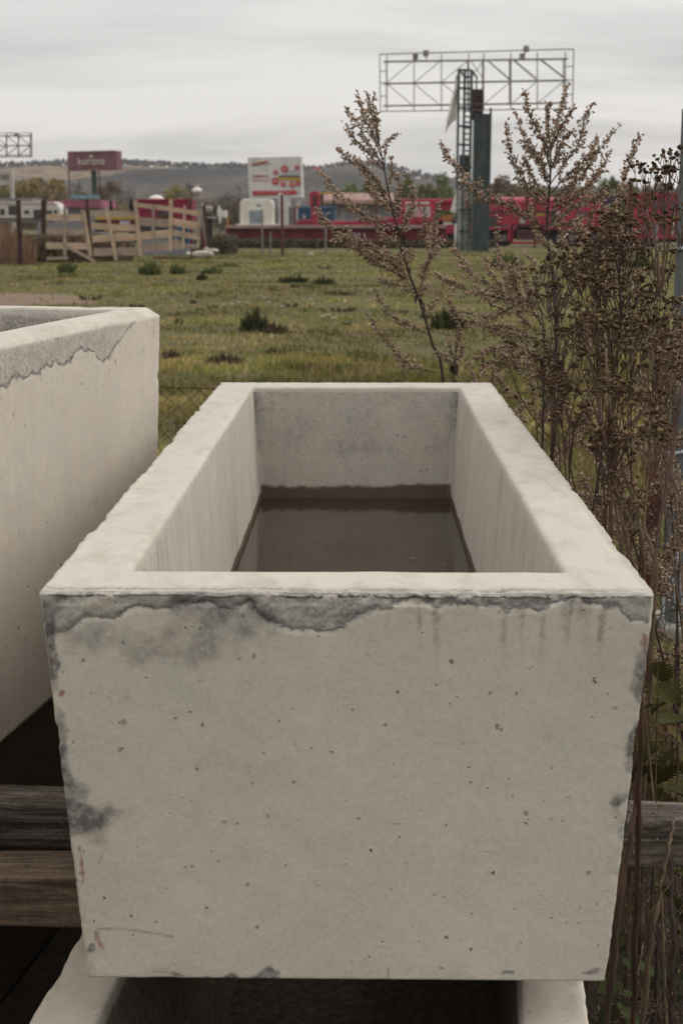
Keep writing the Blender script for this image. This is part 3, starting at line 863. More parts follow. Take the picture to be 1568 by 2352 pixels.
# ------------------------------------------------------------------ timbers under the troughs
def beam(name, a, b, w, h, mat, seed):
    a, b = Vector(a), Vector(b)
    Lb = (b - a).length; n = 90
    vs2, fs2 = [], []
    sec = []
    for (cx_, cz_) in ((-1, -1), (1, -1), (1, 1), (-1, 1)):
        for t in (-1, 0, 1):
            ang = math.atan2(cz_, cx_) + t * math.pi / 4
            sec.append((cx_ * (w / 2 - 0.006) + 0.006 * math.cos(ang), cz_ * (h / 2 - 0.006) + 0.006 * math.sin(ang)))
    ns = len(sec)
    P = np.array([(-Lb / 2 + Lb * i / n, s[0], s[1]) for i in range(n + 1) for s in sec])
    d = (vnoise(P, (6, 30, 30), 3, seed) - 0.5) * 0.006 + (vnoise(P, (40, 60, 60), 2, seed + 1) - 0.5) * 0.003
    nr = P * np.array((0, 1, 1)); nr /= np.linalg.norm(nr, axis=1)[:, None]
    P = P + nr * d[:, None]
    f = [(i * ns + j, i * ns + (j + 1) % ns, (i + 1) * ns + (j + 1) % ns, (i + 1) * ns + j) for i in range(n) for j in range(ns)]
    mb = MB(); mb.add(P, f); mb.f += [tuple(range(ns)), tuple(n * ns + j for j in range(ns))]
    o = mb.build(name, mat)
    o.location = (a + b) / 2
    o.rotation_euler = (0, 0, math.atan2(b.y - a.y, b.x - a.x))
    return o
wood_brown = timber('brown_damp_timber', (0.068, 0.053, 0.041), (0.225, 0.165, 0.117), (0.085, 0.070, 0.052))
wood_grey = timber('grey_weathered_timber', (0.042, 0.035, 0.031), (0.235, 0.20, 0.165), (0.095, 0.07, 0.056))
b1 = beam('timber_beam', (-0.79, 2.155, 0.5935), (0.34, 2.146, 0.5935), 0.104, 0.086, wood_brown, 5)
tag(b1, 'short brown square timber between the stacked troughs, front one of two', 'timber')
b2 = beam('timber_beam', (-0.735, 2.448, 0.5935), (1.25, 2.318, 0.5935), 0.092, 0.086, wood_grey, 8)
tag(b2, 'long grey weathered timber passing under the middle trough to the right', 'timber')

# ================================================================== BACKGROUND, laid out by distance
def P_(sx, sy, Y):                                # photograph pixel -> point at distance Y
    return at(sx / 1.0887, sy / 1.0887, Y)
def pbox(m, x0, y0, x1, y1, Y, dep):
    a, b = P_(x0, y1, Y), P_(x1, y0, Y)
    return m.box((a.x, Y, a.z), (b.x, Y + dep, b.z))
def px2m(n, Y):
    return n / 1.0887 * m_per_px(Y)

steel_green = plain('dark_green_painted_steel', (0.050, 0.070, 0.068), 0.55, 0.3, 3.0, c2=(0.075, 0.062, 0.05), stretch=(1, 1, 0.3))
steel_grey = plain('grey_galvanised_steel', (0.235, 0.222, 0.20), 0.5, 0.2, 4.0, metal=0.3, c2=(0.14, 0.10, 0.075))
rust_mat = plain('rusty_red_steel', (0.105, 0.036, 0.026), 0.85, 0.35, 5.0, 0.003, c2=(0.05, 0.026, 0.02))
rust_dark = plain('dark_rusted_post', (0.050, 0.026, 0.020), 0.9, 0.35, 4.0, 0.003, c2=(0.11, 0.045, 0.03))
brownred = plain('dark_oxide_red', (0.065, 0.030, 0.028), 0.8, 0.3, 3.0)
cloth_white = plain('torn_white_vinyl', (0.62, 0.60, 0.55), 0.8, 0.12, 2.0, c2=(0.45, 0.42, 0.37))
white_board = plain('white_board', (0.60, 0.575, 0.55), 0.6, 0.08, 0.8, c2=(0.50, 0.49, 0.47))
red_print = plain('faded_red_print', (0.42, 0.055, 0.06), 0.6, 0.2, 2.0)
pink_print = plain('faded_pink_print', (0.52, 0.16, 0.17), 0.6, 0.2, 2.0)
yellow_print = plain('yellow_print', (0.42, 0.28, 0.06), 0.6, 0.15, 2.0)
dark_print = plain('dark_print', (0.12, 0.10, 0.085), 0.6, 0.2, 2.0)
orange_print = plain('orange_print', (0.42, 0.17, 0.05), 0.6, 0.2, 2.0)
grey_print = plain('grey_print', (0.40, 0.38, 0.40), 0.6, 0.1, 2.0)
mauve = plain('faded_maroon_board', (0.185, 0.075, 0.090), 0.6, 0.2, 0.6, c2=(0.165, 0.095, 0.095))
cream = plain('cream_lettering', (0.60, 0.53, 0.48), 0.6, 0.1, 2.0)
crane_red = plain('red_crane_paint', (0.335, 0.014, 0.044), 0.33, 0.22, 1.2, c2=(0.22, 0.016, 0.034), spec=0.5)
beam_red = plain('dull_red_girder_paint', (0.135, 0.018, 0.022), 0.7, 0.25, 1.6, c2=(0.085, 0.022, 0.02))
flange_m = plain('dusty_flange', (0.30, 0.20, 0.17), 0.8, 0.2, 2.0)
tyre_m = plain('tyre_rubber', (0.022, 0.021, 0.020), 0.85, 0.2, 5.0)
rim_m = plain('wheel_rim', (0.22, 0.17, 0.16), 0.6, 0.2, 5.0)
under_m = plain('dark_undercarriage', (0.035, 0.028, 0.026), 0.8, 0.3, 2.0)
blue_m = plain('dark_blue_paint', (0.030, 0.062, 0.115), 0.55, 0.2, 1.5)
blue_trim = plain('light_blue_trim', (0.10, 0.17, 0.24), 0.5, 0.15, 2.0)
cabin_m = plain('off_white_fibreglass', (0.66, 0.62, 0.55), 0.5, 0.05, 1.0)
pane_m = plain('blue_grey_window', (0.23, 0.27, 0.29), 0.15, 0.15, 1.0, spec=0.5)
dkglass = plain('dark_window', (0.035, 0.033, 0.032), 0.15, 0.2, 2.0, spec=0.5)
palepane = plain('pale_reflecting_window', (0.40, 0.38, 0.34), 0.25, 0.15, 1.0, spec=0.5)
wall_grey = plain('grey_render', (0.225, 0.22, 0.225), 0.85, 0.1, 1.0, c2=(0.26, 0.25, 0.24))
tile_m = plain('pinkish_roof_tile', (0.36, 0.235, 0.20), 0.8, 0.25, 3.0)
board_new = plain('pale_pine_board', (0.47, 0.345, 0.235), 0.8, 0.2, 1.5, c2=(0.38, 0.30, 0.22), stretch=(0.4, 1, 2))
board_old = plain('greyed_pine_board', (0.33, 0.26, 0.195), 0.85, 0.25, 1.5, c2=(0.22, 0.18, 0.145), stretch=(0.4, 1, 2))
stone_m = plain('pale_stone', (0.36, 0.33, 0.275), 0.9, 0.2, 3.0, 0.02, c2=(0.24, 0.225, 0.18))
crimson = plain('crimson_sheet', (0.20, 0.012, 0.045), 0.6, 0.15, 0.8)
pinksheet = plain('pink_fascia', (0.28, 0.085, 0.13), 0.7, 0.12, 0.6)
teal_sign = plain('teal_sign_board', (0.17, 0.27, 0.30), 0.6, 0.25, 1.5)
van_white = plain('dull_white_bodywork', (0.50, 0.46, 0.41), 0.5, 0.1, 0.8)
van_roof = plain('grey_roof_sheet', (0.23, 0.215, 0.215), 0.7, 0.1, 0.8)
lamp_glass = plain('milky_lamp_glass', (0.68, 0.64, 0.56), 0.4, 0.05, 2.0)

def text_mesh(s, size, mat, parent, pos, rz, name='lettering', squeeze=1.0, rot=0.0, kind=None):
    cu = bpy.data.curves.new('lettering', 'FONT')
    cu.body = s; cu.size = size; cu.extrude = 0.01
    cu.align_x = 'CENTER'; cu.align_y = 'CENTER'
    t = bpy.data.objects.new('lettering_curve', cu)
    col.objects.link(t)
    dg = bpy.context.evaluated_depsgraph_get()
    me = bpy.data.meshes.new_from_object(t.evaluated_get(dg))
    bpy.data.objects.remove(t); bpy.data.curves.remove(cu)
    M = Matrix.Translation(pos) @ Matrix.Rotation(rz, 4, 'Z') @ Matrix.Rotation(R(90), 4, 'X') @ Matrix.Rotation(rot, 4, 'Z') @ Matrix.Diagonal((squeeze, 1, 1, 1))
    me.transform(M)
    me.materials.clear()
    return link_mesh(name, me, mat, parent)

# ------------------------------------------------------------------ empty billboard frame on its pylon
def c3(x, y, back=0.0):
    Y = 74.0 - 3.5 * (x - 185) / 1305.0
    return P_(880 + x / 2.703, 100 + y / 2.703, Y) + Vector((0, back, 0))
bb = thing('empty_billboard', 'large empty steel billboard frame on a dark green pylon with a ladder', 'billboard', on_z(1106, 581))
py0, py1 = P_(1180, 632, 72), P_(1229, 276, 72)
pw = py1.x - py0.x
m = MB(); m.box((py0.x, 72, -0.1), (py1.x - 0.05, 72.9, py1.z - 0.15))
m.build('pylon', steel_green, bb, bevel=0.03)
for xx in (py0.x + 0.05, py1.x - 0.06):
    m = MB(); m.box((xx - 0.055, 71.93, -0.1), (xx + 0.055, 71.997, py1.z + (0.12 if xx > py0.x + 0.3 else -0.2))); m.build('pylon_flange', steel_green, bb)
for zz in (0.9, 3.4, 5.1):
    m = MB(); m.box((py0.x + 0.11, 71.975, zz), (py1.x - 0.12, 71.998, zz + 0.05)); m.build('pylon_seam', steel_green, bb)
a_, b_ = c3(810, 495), c3(890, 330)
m = MB(); m.box((a_.x, 72.2, a_.z - 0.3), (b_.x, 72.8, b_.z)); m.build('pylon_head', brownred, bb)
a_, b_ = c3(715, 900), c3(795, 780)
m = MB(); m.box((a_.x, 71.6, a_.z), (b_.x - 0.03, 71.95, b_.z)); m.build('switch_box', brownred, bb)
def bbar(name, p, q, w, mat=steel_grey):
    mb = MB(); mb.bar(p, q, w, w); return mb.build(name, mat, bb)
XS = [235, 418, 603, 787, 888, 1072, 1250, 1440]
top = lambda x: 143 - 18 * (x - 235) / 1205; mid = lambda x: 292 - 22 * (x - 235) / 1205; bot = lambda x: 443 - 20 * (x - 235) / 1205
for dz in (0.0, 0.55):
    for fn_ in (top, mid, bot):
        bbar('chord', c3(212, fn_(212), dz), c3(1462, fn_(1462), dz), 0.05 if dz == 0 else 0.035)
for x in XS:
    bbar('upright', c3(x, top(x) - 45), c3(x, bot(x) + 42), 0.05)
    if x in (235, 787, 888, 1440, 1072): bbar('upright', c3(x, top(x) - 5, 0.55), c3(x, bot(x) + 5, 0.55), 0.06)
    for fn_ in (top, mid, bot): bbar('tie', c3(x, fn_(x), 0.04), c3(x, fn_(x), 0.52), 0.05)
for (p, q) in (((185, 100), (1490, 65)), ((1490, 65), (1482, 468)), ((1482, 468), (190, 485)), ((190, 485), (185, 100))):
    bbar('edge_rail', c3(*p, -0.25), c3(*q, -0.25), 0.05)
for y in (212, 292, 380): bbar('edge_tie', c3(187, y, -0.2), c3(235, y, -0.04), 0.04)
for y in (180, 272, 370): bbar('edge_tie', c3(1440, y, -0.04), c3(1485, y, -0.2), 0.04)
for (x0, y0, x1, y1) in ((240, 285, 400, 148), (425, 285, 590, 145), (610, 280, 780, 140), (800, 140, 885, 258), (885, 140, 800, 258), (915, 140, 1062, 268), (1090, 138, 1242, 268), (1268, 132, 1432, 258),
                         (242, 300, 404, 436), (426, 300, 592, 436), (612, 296, 770, 420), (900, 425, 1060, 290), (1085, 425, 1242, 285), (1262, 420, 1428, 280)):
    bbar('brace', c3(x0, y0, 0.07), c3(x1, y1, 0.07), 0.036)
for (x0, y0, x1, y1) in ((925, 130, 1072, 255), (1105, 128, 1255, 252), (1285, 122, 1445, 245)):
    bbar('brace', c3(x0, y0, 0.55), c3(x1, y1, 0.55), 0.04)
for (x, y, lx, ly) in ((428, 135, 425, 118), (500, 128, 495, 96), (1135, 125, 1140, 118), (1160, 105, 1166, 66)):
    m = MB(); m.bar(c3(x, y), c3(lx, ly, -0.5), 0.05, 0.05)
    arm = m.build('lamp_arm', steel_grey, bb)
    q = c3(lx, ly, -0.6)
    m = MB(); m.box((q.x - 0.14, q.y - 0.1, q.z - 0.16), (q.x + 0.12, q.y + 0.12, q.z + 0.12)); m.build('floodlight', steel_grey, arm, bevel=0.03)
# ladder with safety cage beside the pylon
for x, yb in ((707, 1460), (748, 1430), (795, 1430)):
    p, q = c3(x, 218 if x < 790 else 225, -0.4), None
    p = Vector((p.x, 71.4, p.z)); q = Vector((p.x, 71.4, 0.0))
    m = MB(); m.bar(p, q, 0.125, 0.10); m.build('ladder_rail', steel_green, bb)
for i in range(34):
    y = 262 + i * 38
    if y > 1400: break
    p, q = c3(748, y), c3(795, y)
    m = MB(); m.bar(Vector((p.x, 71.4, p.z)), Vector((q.x, 71.4, q.z)), 0.075, 0.06); m.build('rung', steel_green, bb)
for y in (218, 340, 470, 592, 715, 860, 1010, 1150, 1290):
    p, q = c3(707, y), c3(795, y + 2)
    m = MB(); m.bar(Vector((p.x, 71.38, p.z)), Vector((q.x, 71.38, q.z)), 0.10, 0.06); m.build('cage_bar', steel_green, bb)
for (x0, y0, x1, y1) in ((707, 215, 745, 268), (745, 268, 795, 262), (795, 215, 832, 275)):
    p, q = c3(x0, y0), c3(x1, y1)
    m = MB(); m.bar(Vector((p.x, 71.4, p.z)), Vector((q.x, 71.2, q.z)), 0.09, 0.08); m.build('cage_bar', steel_green, bb)
p, q = c3(832, 270), c3(832, 380); m = MB(); m.bar(Vector((p.x, 71.7, p.z)), Vector((q.x, 71.7, q.z)), 0.07, 0.07); m.build('cage_bar', steel_green, bb)
# torn vinyl hanging from the ladder
def rag(name, rows, Y, parent, fold=0.12):
    vs2, fs2 = [], []
    n = 9
    for r_, (xl, xr, y) in enumerate(rows):
        for i in range(n):
            t = i / (n - 1)
            q = P_(880 + (xl + (xr - xl) * t) / 2.703, 100 + y / 2.703, Y)
            q.y += fold * math.sin(t * 9 + r_ * 0.7)
            vs2.append(q)
    for r_ in range(len(rows) - 1):
        for i in range(n - 1):
            a = r_ * n + i; fs2.append((a, a + 1, a + 1 + n, a + n))
    mb = MB(); mb.add(vs2, fs2)
    o = mb.build(name, cloth_white, parent, smooth=True)
    sm = o.modifiers.new('thickness', 'SOLIDIFY'); sm.thickness = 0.01
    return o
rag('torn_vinyl', [(700, 735, 235), (692, 722, 330), (672, 708, 400), (655, 703, 480), (640, 700, 540), (640, 672, 560), (632, 642, 600), (628, 631, 625)], 71.55, bb)
rag('torn_vinyl', [(718, 742, 1010), (700, 760, 1060), (690, 772, 1180), (716, 790, 1260), (716, 794, 1330), (718, 796, 1420)], 71.55, bb, 0.05)
rag('torn_vinyl', [(703, 706, 1010), (690, 706, 1060), (674, 705, 1120), (662, 704, 1160), (690, 703, 1172)], 71.3, bb, 0.05)
rag('torn_vinyl', [(692, 705, 1240), (690, 705, 1330), (690, 704, 1400)], 71.3, bb, 0.03)

# ------------------------------------------------------------------ smaller billboards
k_ = thing('billboard', 'small maroon billboard lettered korona on one thick post', 'billboard', on_z(214, 520))
YK = 150
A, B_, C_, D_ = P_(169, 380, YK), P_(291, 377, YK - 2), P_(293, 424, YK - 2), P_(171, 426.5, YK)
m = MB(); m.prism([D_, C_, B_, A], (0.4, 0.9, 0)); m.build('board', mauve, k_)
m = MB(); m.bar(A + Vector((0, -0.06, 0)), B_ + Vector((0, -0.06, 0)), 0.12, 0.08); m.build('board_edge', flange_m, k_)
p = P_(234.5, 440, YK); m = MB(); m.box((p.x - 0.24, YK + 0.1, 0), (p.x + 0.24, YK + 0.6, D_.z)); m.build('post', steel_green, k_)
for sx in (171, 247):
    q = P_(sx, 440, YK); m = MB(); m.box((q.x - 0.06, YK + 0.4, 0), (q.x + 0.06, YK + 0.5, D_.z)); m.build('stay_pole', rust_mat, k_)
tp = (A + B_ + C_ + D_) / 4 + Vector((0.05, -0.10, 0.0))
rzk = math.atan2(B_.y - A.y, B_.x - A.x)
tp = P_(229, 403, YK - 1.0) + Vector((0, -0.12, 0))
text_mesh('korona', 1.12, cream, k_, tp, rzk, squeeze=0.98)
q = P_(229, 391, YK - 1.0) + Vector((0, -0.12, 0))
m = MB()
for dx, dz in ((-0.22, 0.10), (-0.11, 0.19), (0, 0.25), (0.11, 0.19), (0.22, 0.10)):
    m.prism([q + Vector((dx * 0.5 - 0.05, 0, -0.12)), q + Vector((dx * 0.5 + 0.05, 0, -0.12)), q + Vector((dx * 1.3, 0, dz))], (0, 0.02, 0))
m.build('crown_emblem', cream, k_)['kind'] = 'stuff'
p0, p1 = P_(176, 497, YK - 6), P_(248, 487, YK - 6)
ts = thing('sign', 'pale teal sign board low under the korona billboard', 'sign', (p0.x, YK - 6, 0))
m = MB(); m.box((p0.x, YK - 6, p0.z), (p1.x, YK - 5.7, p1.z)); m.build('board', teal_sign, ts)
for sx in (190, 236):
    q = P_(sx, 497, YK - 6); m = MB(); m.box((q.x - 0.06, YK - 5.9, 0), (q.x + 0.06, YK - 5.8, q.z)); m.build('post', steel_grey, ts)

# white billboard with red discs and arrow
YW = 96
wb = thing('billboard', 'white advertising billboard with red discs and a red arrow pointing right', 'billboard', (P_(700, 500, YW).x, YW, 0))
TL, TR, BR, BL = P_(619, 394, YW + 1), P_(752, 391.5, YW), P_(755.5, 494, YW), P_(623.5, 496, YW + 1)
m = MB(); m.prism([BL, BR, TR, TL], (0.1, 0.5, 0)); m.build('board', white_board, wb)
rzw = math.atan2(TR.y - TL.y, TR.x - TL.x)
def wpt(u, v, off=0.03):                          # u, v in the 1568 x 1045 detail of the board
    q = P_(600 + u / 8.711, 380 + v / 8.711, YW)
    q.y = TL.y + (TR.y - TL.y) * (q.x - TL.x) / (TR.x - TL.x) - off
    return q
def wpoly(name, pts, mat, off=0.03):
    mb = MB(); mb.prism([wpt(u, v, off) for u, v in pts], (0, 0.02, 0)); return mb.build(name, mat, wb)
wpoly('logo_band', [(228, 292), (575, 235), (600, 172), (235, 236)], orange_print)
wpoly('logo_band', [(255, 285), (560, 236), (560, 222), (255, 262)], dark_print, 0.06)
wpoly('logo_band', [(560, 275), (655, 262), (672, 225), (600, 230)], grey_print)
text_mesh('FABRICI', 0.27, red_print, wb, wpt(428, 522, 0.04), rzw, squeeze=1.25)
for i in range(9):
    wpoly('small_print', [(240 + i * 42, 622), (272 + i * 42, 620), (272 + i * 42, 596), (240 + i * 42, 598)], pink_print)
for (u, v, r) in ((768, 440, 55), (968, 365, 80), (1242, 335, 52), (762, 632, 78), (930, 700, 56), (1128, 712, 62), (1262, 685, 55)):
    pts = [(u + r * math.cos(t) * 1.02, v - r * math.sin(t)) for t in np.linspace(0, 2 * math.pi, 24, endpoint=False)]
    wpoly('disc', pts, red_print, 0.07)
    pts = [(u + r * 0.66 * math.cos(t), v - r * 0.55 * math.sin(t)) for t in np.linspace(0, 2 * math.pi, 20, endpoint=False)]
    wpoly('disc_picture', pts, pink_print, 0.095)
wpoly('grey_panel', [(840, 520), (1310, 520), (1310, 380), (1160, 390), (1040, 450)], grey_print, 0.035)
wpoly('bar_picture', [(720, 600), (1320, 632), (1318, 545), (830, 540)], yellow_print, 0.05)
wpoly('bar_picture', [(840, 545), (1312, 552), (1308, 515), (850, 500)], dark_print, 0.06)
wpoly('arrow', [(255, 945), (1150, 925), (1150, 942), (1280, 880), (1150, 818), (1150, 838), (255, 840)], red_print)
for i in range(12):
    wpoly('arrow_lettering', [(330 + i * 62, 905), (372 + i * 62, 903), (372 + i * 62, 872), (330 + i * 62, 874)], pink_print, 0.06)
p0, p1 = P_(697, 566, YW + 0.5), P_(725, 494, YW + 0.5)
m = MB(); m.box((p0.x, YW + 0.3, 0), (p1.x, YW + 1.2, p1.z + .3)); m.build('pedestal', white_board, wb)
q = P_(747, 500, YW + .5); m = MB(); m.box((q.x - 0.12, YW + 0.3, 0), (q.x + 0.12, YW + 0.5, q.z + .3)); m.build('post', white_board, wb)

# far empty frame at the left edge
fb = thing('empty_billboard', 'far empty lattice billboard frame cut by the left edge of the photo', 'billboard', (P_(20, 540, 135).x, 135, 0))
YF = 135
def fbar(name, x0, y0, x1, y1, w, dy=0.0):
    mb = MB(); mb.bar(P_(x0, y0, YF) + Vector((0, dy, 0)), P_(x1, y1, YF) + Vector((0, dy, 0)), w, w); return mb.build(name, steel_grey, fb)
for y in (339.5, 364, 388.5): fbar('chord', -90, y + 1.5, 79, y, 0.11)
for x in (-73, -43, -13, 17, 47, 77): fbar('upright', x, 334, x, 392, 0.12)
for (x0, y0, x1, y1) in ((-90, 333.5, 82, 333), (82, 333, 83, 393), (83, 393, -90, 394)): fbar('edge_rail', x0, y0, x1, y1, 0.06, -0.3)
for x in (-43, -13, 17, 47): fbar('brace', x, 340, x + 30, 364, 0.07, 0.1); fbar('brace', x, 388, x + 30, 364, 0.07, 0.1)
fbar('lamp_arm', 30, 340, 28, 329, 0.06)
q = P_(41, 338, YF - .5); m = MB(); m.box((q.x - .16, YF - .6, q.z - .14), (q.x + .16, YF - .35, q.z + .16)); m.build('floodlight', steel_grey, fb)
q = P_(-25, 400, YF); m = MB(); m.box((q.x - .4, YF + .2, 0), (q.x + .4, YF + 1, P_(-25, 340, YF).z)); m.build('pylon', steel_green, fb)

sg = thing('sign', 'whitish hoarding with a pale end post at the left edge', 'sign', (P_(10, 540, 140).x, 140, 0))
m = MB(); pbox(m, -40, 428, 25, 463, 140, 0.25); m.build('board', van_white, sg)
m = MB(); pbox(m, 2, 436, 20, 446, 139.9, 0.05); m.build('small_print', van_roof, sg)
q = P_(28.5, 422, 139.6); m = MB(); m.box((q.x - .16, 139.5, 0), (q.x + .16, 139.9, q.z)); m.build('post', van_white, sg)

fs_ = thing('sign', 'tiny reddish sign board on a thin pole above the far hill', 'sign', (P_(793, 540, 280).x, 280, 0))
m = MB(); pbox(m, 785, 416.5, 801, 424, 280, 0.3); m.build('board', pink_print, fs_)
q = P_(793, 424, 280); m = MB(); m.box((q.x - .13, 280.1, 0), (q.x + .13, 280.3, q.z)); m.build('pole', steel_grey, fs_)

# ------------------------------------------------------------------ wooden fence of loose boards
YFN = 52.0
def f1(x, y): return (x / 2.8, 300 + y / 2.8)
def board(parent, x0, y0, x1, y1, th, mat, dy=0.0, name='plank', sag=0.0):
    a, b = P_(*f1(x0, y0), YFN + dy), P_(*f1(x1, y1), YFN + dy)
    w = px2m(th / 2.8, YFN)
    m = MB()
    if sag:
        n = 6; up, lo = [], []
        for i in range(n + 1):
            t = i / n; q = a.lerp(b, t) + Vector((0, 0, -sag * 4 * t * (1 - t)))
            up.append(q + Vector((0, 0, w / 2))); lo.append(q - Vector((0, 0, w / 2)))
        m.prism(lo + up[::-1], (0, 0.025, 0))
    else:
        m.bar(a, b, w, 0.03)
    return m.build(name, mat, parent)
fl = thing('board_fence', 'low fence of horizontal pine boards between two dark rusty posts', 'fence', on_z(150, 604))
fm_ = thing('board_fence', 'middle run of pine board fence with one slanting thin stake', 'fence', on_z(265, 601))
fr_ = thing('board_fence', 'tallest pine board panel in front of the crimson shed', 'fence', on_z(360, 595))
for (x0, y0, x1, y1, th, mt) in ((325, 682, 600, 684, 42, board_new), (325, 780, 605, 786, 40, board_old), (325, 880, 622, 884, 44, board_new), (330, 968, 480, 966, 20, board_old)):
    board(fl, x0, y0, x1, y1, th, mt)
board(fl, 456, 600, 455, 975, 20, board_old, -0.06, 'stake'); board(fl, 575, 625, 630, 955, 18, board_old, -0.06, 'stake'); board(fl, 590, 640, 640, 955, 14, board_new, -0.09, 'stake')
for (x0, y0, x1, y1, th, mt, sg_) in ((632, 652, 945, 660, 40, board_old, 0), (640, 738, 965, 756, 42, board_new, 0.02), (648, 832, 955, 818, 46, board_new, 0), (655, 926, 975, 918, 52, board_old, 0)):
    board(fm_, x0, y0, x1, y1, th, mt, 0, 'plank', sg_)
board(fm_, 746, 612, 815, 980, 24, board_new, -0.06, 'stake')
for (x0, y0, x1, y1, th, mt) in ((945, 592, 1192, 622, 30, board_new), (968, 708, 1190, 726, 54, board_old), (985, 812, 1190, 792, 50, board_new), (985, 897, 1185, 884, 52, board_old),
                                 (1198, 625, 1402, 656, 32, board_new), (1205, 712, 1392, 745, 50, board_new), (1212, 788, 1390, 822, 36, board_new), (1200, 868, 1260, 872, 60, board_old), (1260, 880, 1390, 890, 30, board_old)):
    board(fr_, x0, y0, x1, y1, th, mt)
board(fr_, 948, 560, 985, 955, 26, board_new, -0.06, 'stake'); board(fr_, 966, 640, 992, 955, 10, board_old, 0.05, 'stake'); board(fr_, 1075, 590, 1073, 918, 18, board_old, -0.06, 'stake')
board(fr_, 1198, 555, 1192, 915, 26, board_new, -0.06, 'stake'); board(fr_, 1212, 570, 1208, 905, 12, rust_dark, 0.05, 'stake'); board(fr_, 1294, 598, 1280, 902, 16, board_new, -0.06, 'stake'); board(fr_, 1402, 620, 1386, 895, 20, board_old, -0.06, 'stake')
lb = board(None, 458, 876, 662, 988, 18, board_old, -0.4, 'plank'); tag(lb, 'loose grey board leaning down from the low board fence to the grass', 'board')
fp_ = board(None, 1072, 962, 1345, 970, 12, rust_mat, -0.5, 'pipe'); tag(fp_, 'rusty red pipe lying in the grass before the board fence', 'pipe')
def post(x0, y0, x1, y1, w, mat, label, Y=None, src=False):
    A1 = (x0, y0) if src else f1(x0, y0); B1 = (x1, y1) if src else f1(x1, y1)
    g = on_z(B1[0] / 1.0887, B1[1] / 1.0887)
    Y = Y or g.y
    a, b = P_(*A1, Y), P_(*B1, Y)
    d = (b - a) / max(1e-6, a.z - b.z)
    b = b + d * (b.z + 0.15)
    r = px2m(w if src else w / 2.8, Y) / 2
    m = MB(); m.tube([a + Vector((0, 0, -0.0)), a.lerp(b, 0.5), b], [r * 0.96, r, r], 10)
    o = m.build('fence_post', mat)
    return tag(o, label, 'post', 'rusty posts around the meadow')
post(130, 560, 148, 1018, 34, rust_dark, 'thick rusty post leaning in front of the dry reeds, first from the left')
post(310, 560, 308, 990, 38, rust_dark, 'thickest dark rusty post where the board fence begins')
post(608, 560, 645, 962, 22, rust_dark, 'thin dark post leaning right where the low and middle board fences meet')
post(1333, 550, 1346, 972, 22, rust_mat, 'slim red rusty post before the tallest board panel')
post(704.5, 486, 706.5, 639, 7.5, rust_mat, 'red rusty post standing before the white billboard', src=True)
post(940, 490, 942, 630, 7, rust_mat, 'red rusty post half hidden by the slanting mugwort', src=True)
post(1338.5, 490, 1336, 622, 7.5, rust_mat, 'rusty post just behind the tall mugwort stem', src=True)
post(1576, 455, 1574, 622, 12, rust_mat, 'rusty post poking above the red trailer wall', src=True)
lp = post(1402, 742, 1440, 905, 26, rust_mat, 'short dark red plank post leaning beside the tallest board panel', 60)
for (x, y0, y1, lab) in ((655, 525, 612, 'thin grey pole before the white cabin'), (814, 555, 612, 'thin grey pole before the blue container'), (676, 578, 610, 'short thin stick between grey pole and red post')):
    a, b = P_(x, y0, 70), P_(x, y1, 70)
    m = MB(); m.tube([a, (a.x, a.y, -0.1)], 0.045, 8); tag(m.build('pole', steel_grey), lab, 'pole')

# ------------------------------------------------------------------ things behind the board fence
def px_thing(name, label, cat, x, Y): return thing(name, label, cat, (P_(x, 547, Y).x, Y, 0))
sh = px_thing('shed', 'crimson sheet metal shed behind the tallest board panel', 'shed', 405, 66)
x0, x1 = P_(339, 510, 66).x, P_(474, 510, 66).x; zt = P_(400, 501, 66).z
zb_ = P_(400, 566, 66).z
m = MB(); m.box((x0, 66, zb_), (x1, 69, zt)); m.build('wall', crimson, sh)
m = MB(); m.box((x0 + .1, 66.1, -.05), (x1 - .1, 68.9, zb_)); m.build('base', wall_grey, sh)
m = MB(); pbox(m, 394, 529, 430, 541, 65.97, 0.05); m.build('window', dkglass, sh)
m = MB(); pbox(m, 350, 566, 422, 582, 65.97, 0.05); m.build('opening', dkglass, sh)
m = MB(); m.box((x0 - .05, 65.95, zt), (x1 + .05, 69.05, zt + .06)); m.build('roof_edge', crane_red, sh)
for i in range(8):
    q = P_(396 + i * 4.6, 545, 65.9); m = MB(); m.box((q.x - .03, 65.9, q.z - .05), (q.x + .05, 65.94, q.z + .12)); m.build('lattice_slat', rust_mat, sh)
q = P_(390, 502, 66.8); m = MB(); m.lathe((q.x, 67, zt + .062), [(0.36, 0), (0.34, 0.06), (0.24, 0.14), (0.08, 0.19)], 16); o = m.build('dome', cabin_m, None, smooth=True); tag(o, 'small white dome on the crimson shed roof', 'dome')
yt = px_thing('trailer', 'low trailer with yellow top stripe and dark red side behind the middle boards', 'trailer', 285, 66)
m = MB(); pbox(m, 238, 549, 338, 566, 66, 2.0); m.build('body', beam_red, yt)
m = MB(); pbox(m, 240, 540, 338, 549, 65.96, 2.1); m.build('top_stripe', yellow_print, yt)
m = MB(); pbox(m, 242, 550, 252, 560, 65.97, 0.02); m.build('panel', dkglass, yt)
m = MB(); pbox(m, 300, 552, 325, 562, 65.97, 0.02); m.build('panel', grey_print, yt)
m = MB(); pbox(m, 238, 566, 338, 580, 66.1, 1.8); m.build('chassis', under_m, yt)
m = MB(); pbox(m, 262, 570, 295, 578, 65.97, 0.1); m.build('panel', orange_print, yt)
for sx in (268, 318):
    q = P_(sx, 590, 66); m = MB(); m.lathe((q.x, 65.9, 0.36), [(0.2, 0), (0.36, 0.02), (0.36, 0.22), (0.2, 0.24)], 14, 'Y'); w = m.build('wheel', tyre_m, yt)
for sx, lab in ((451, 'blue drum behind the slim red post, topmost'), ):
    pass
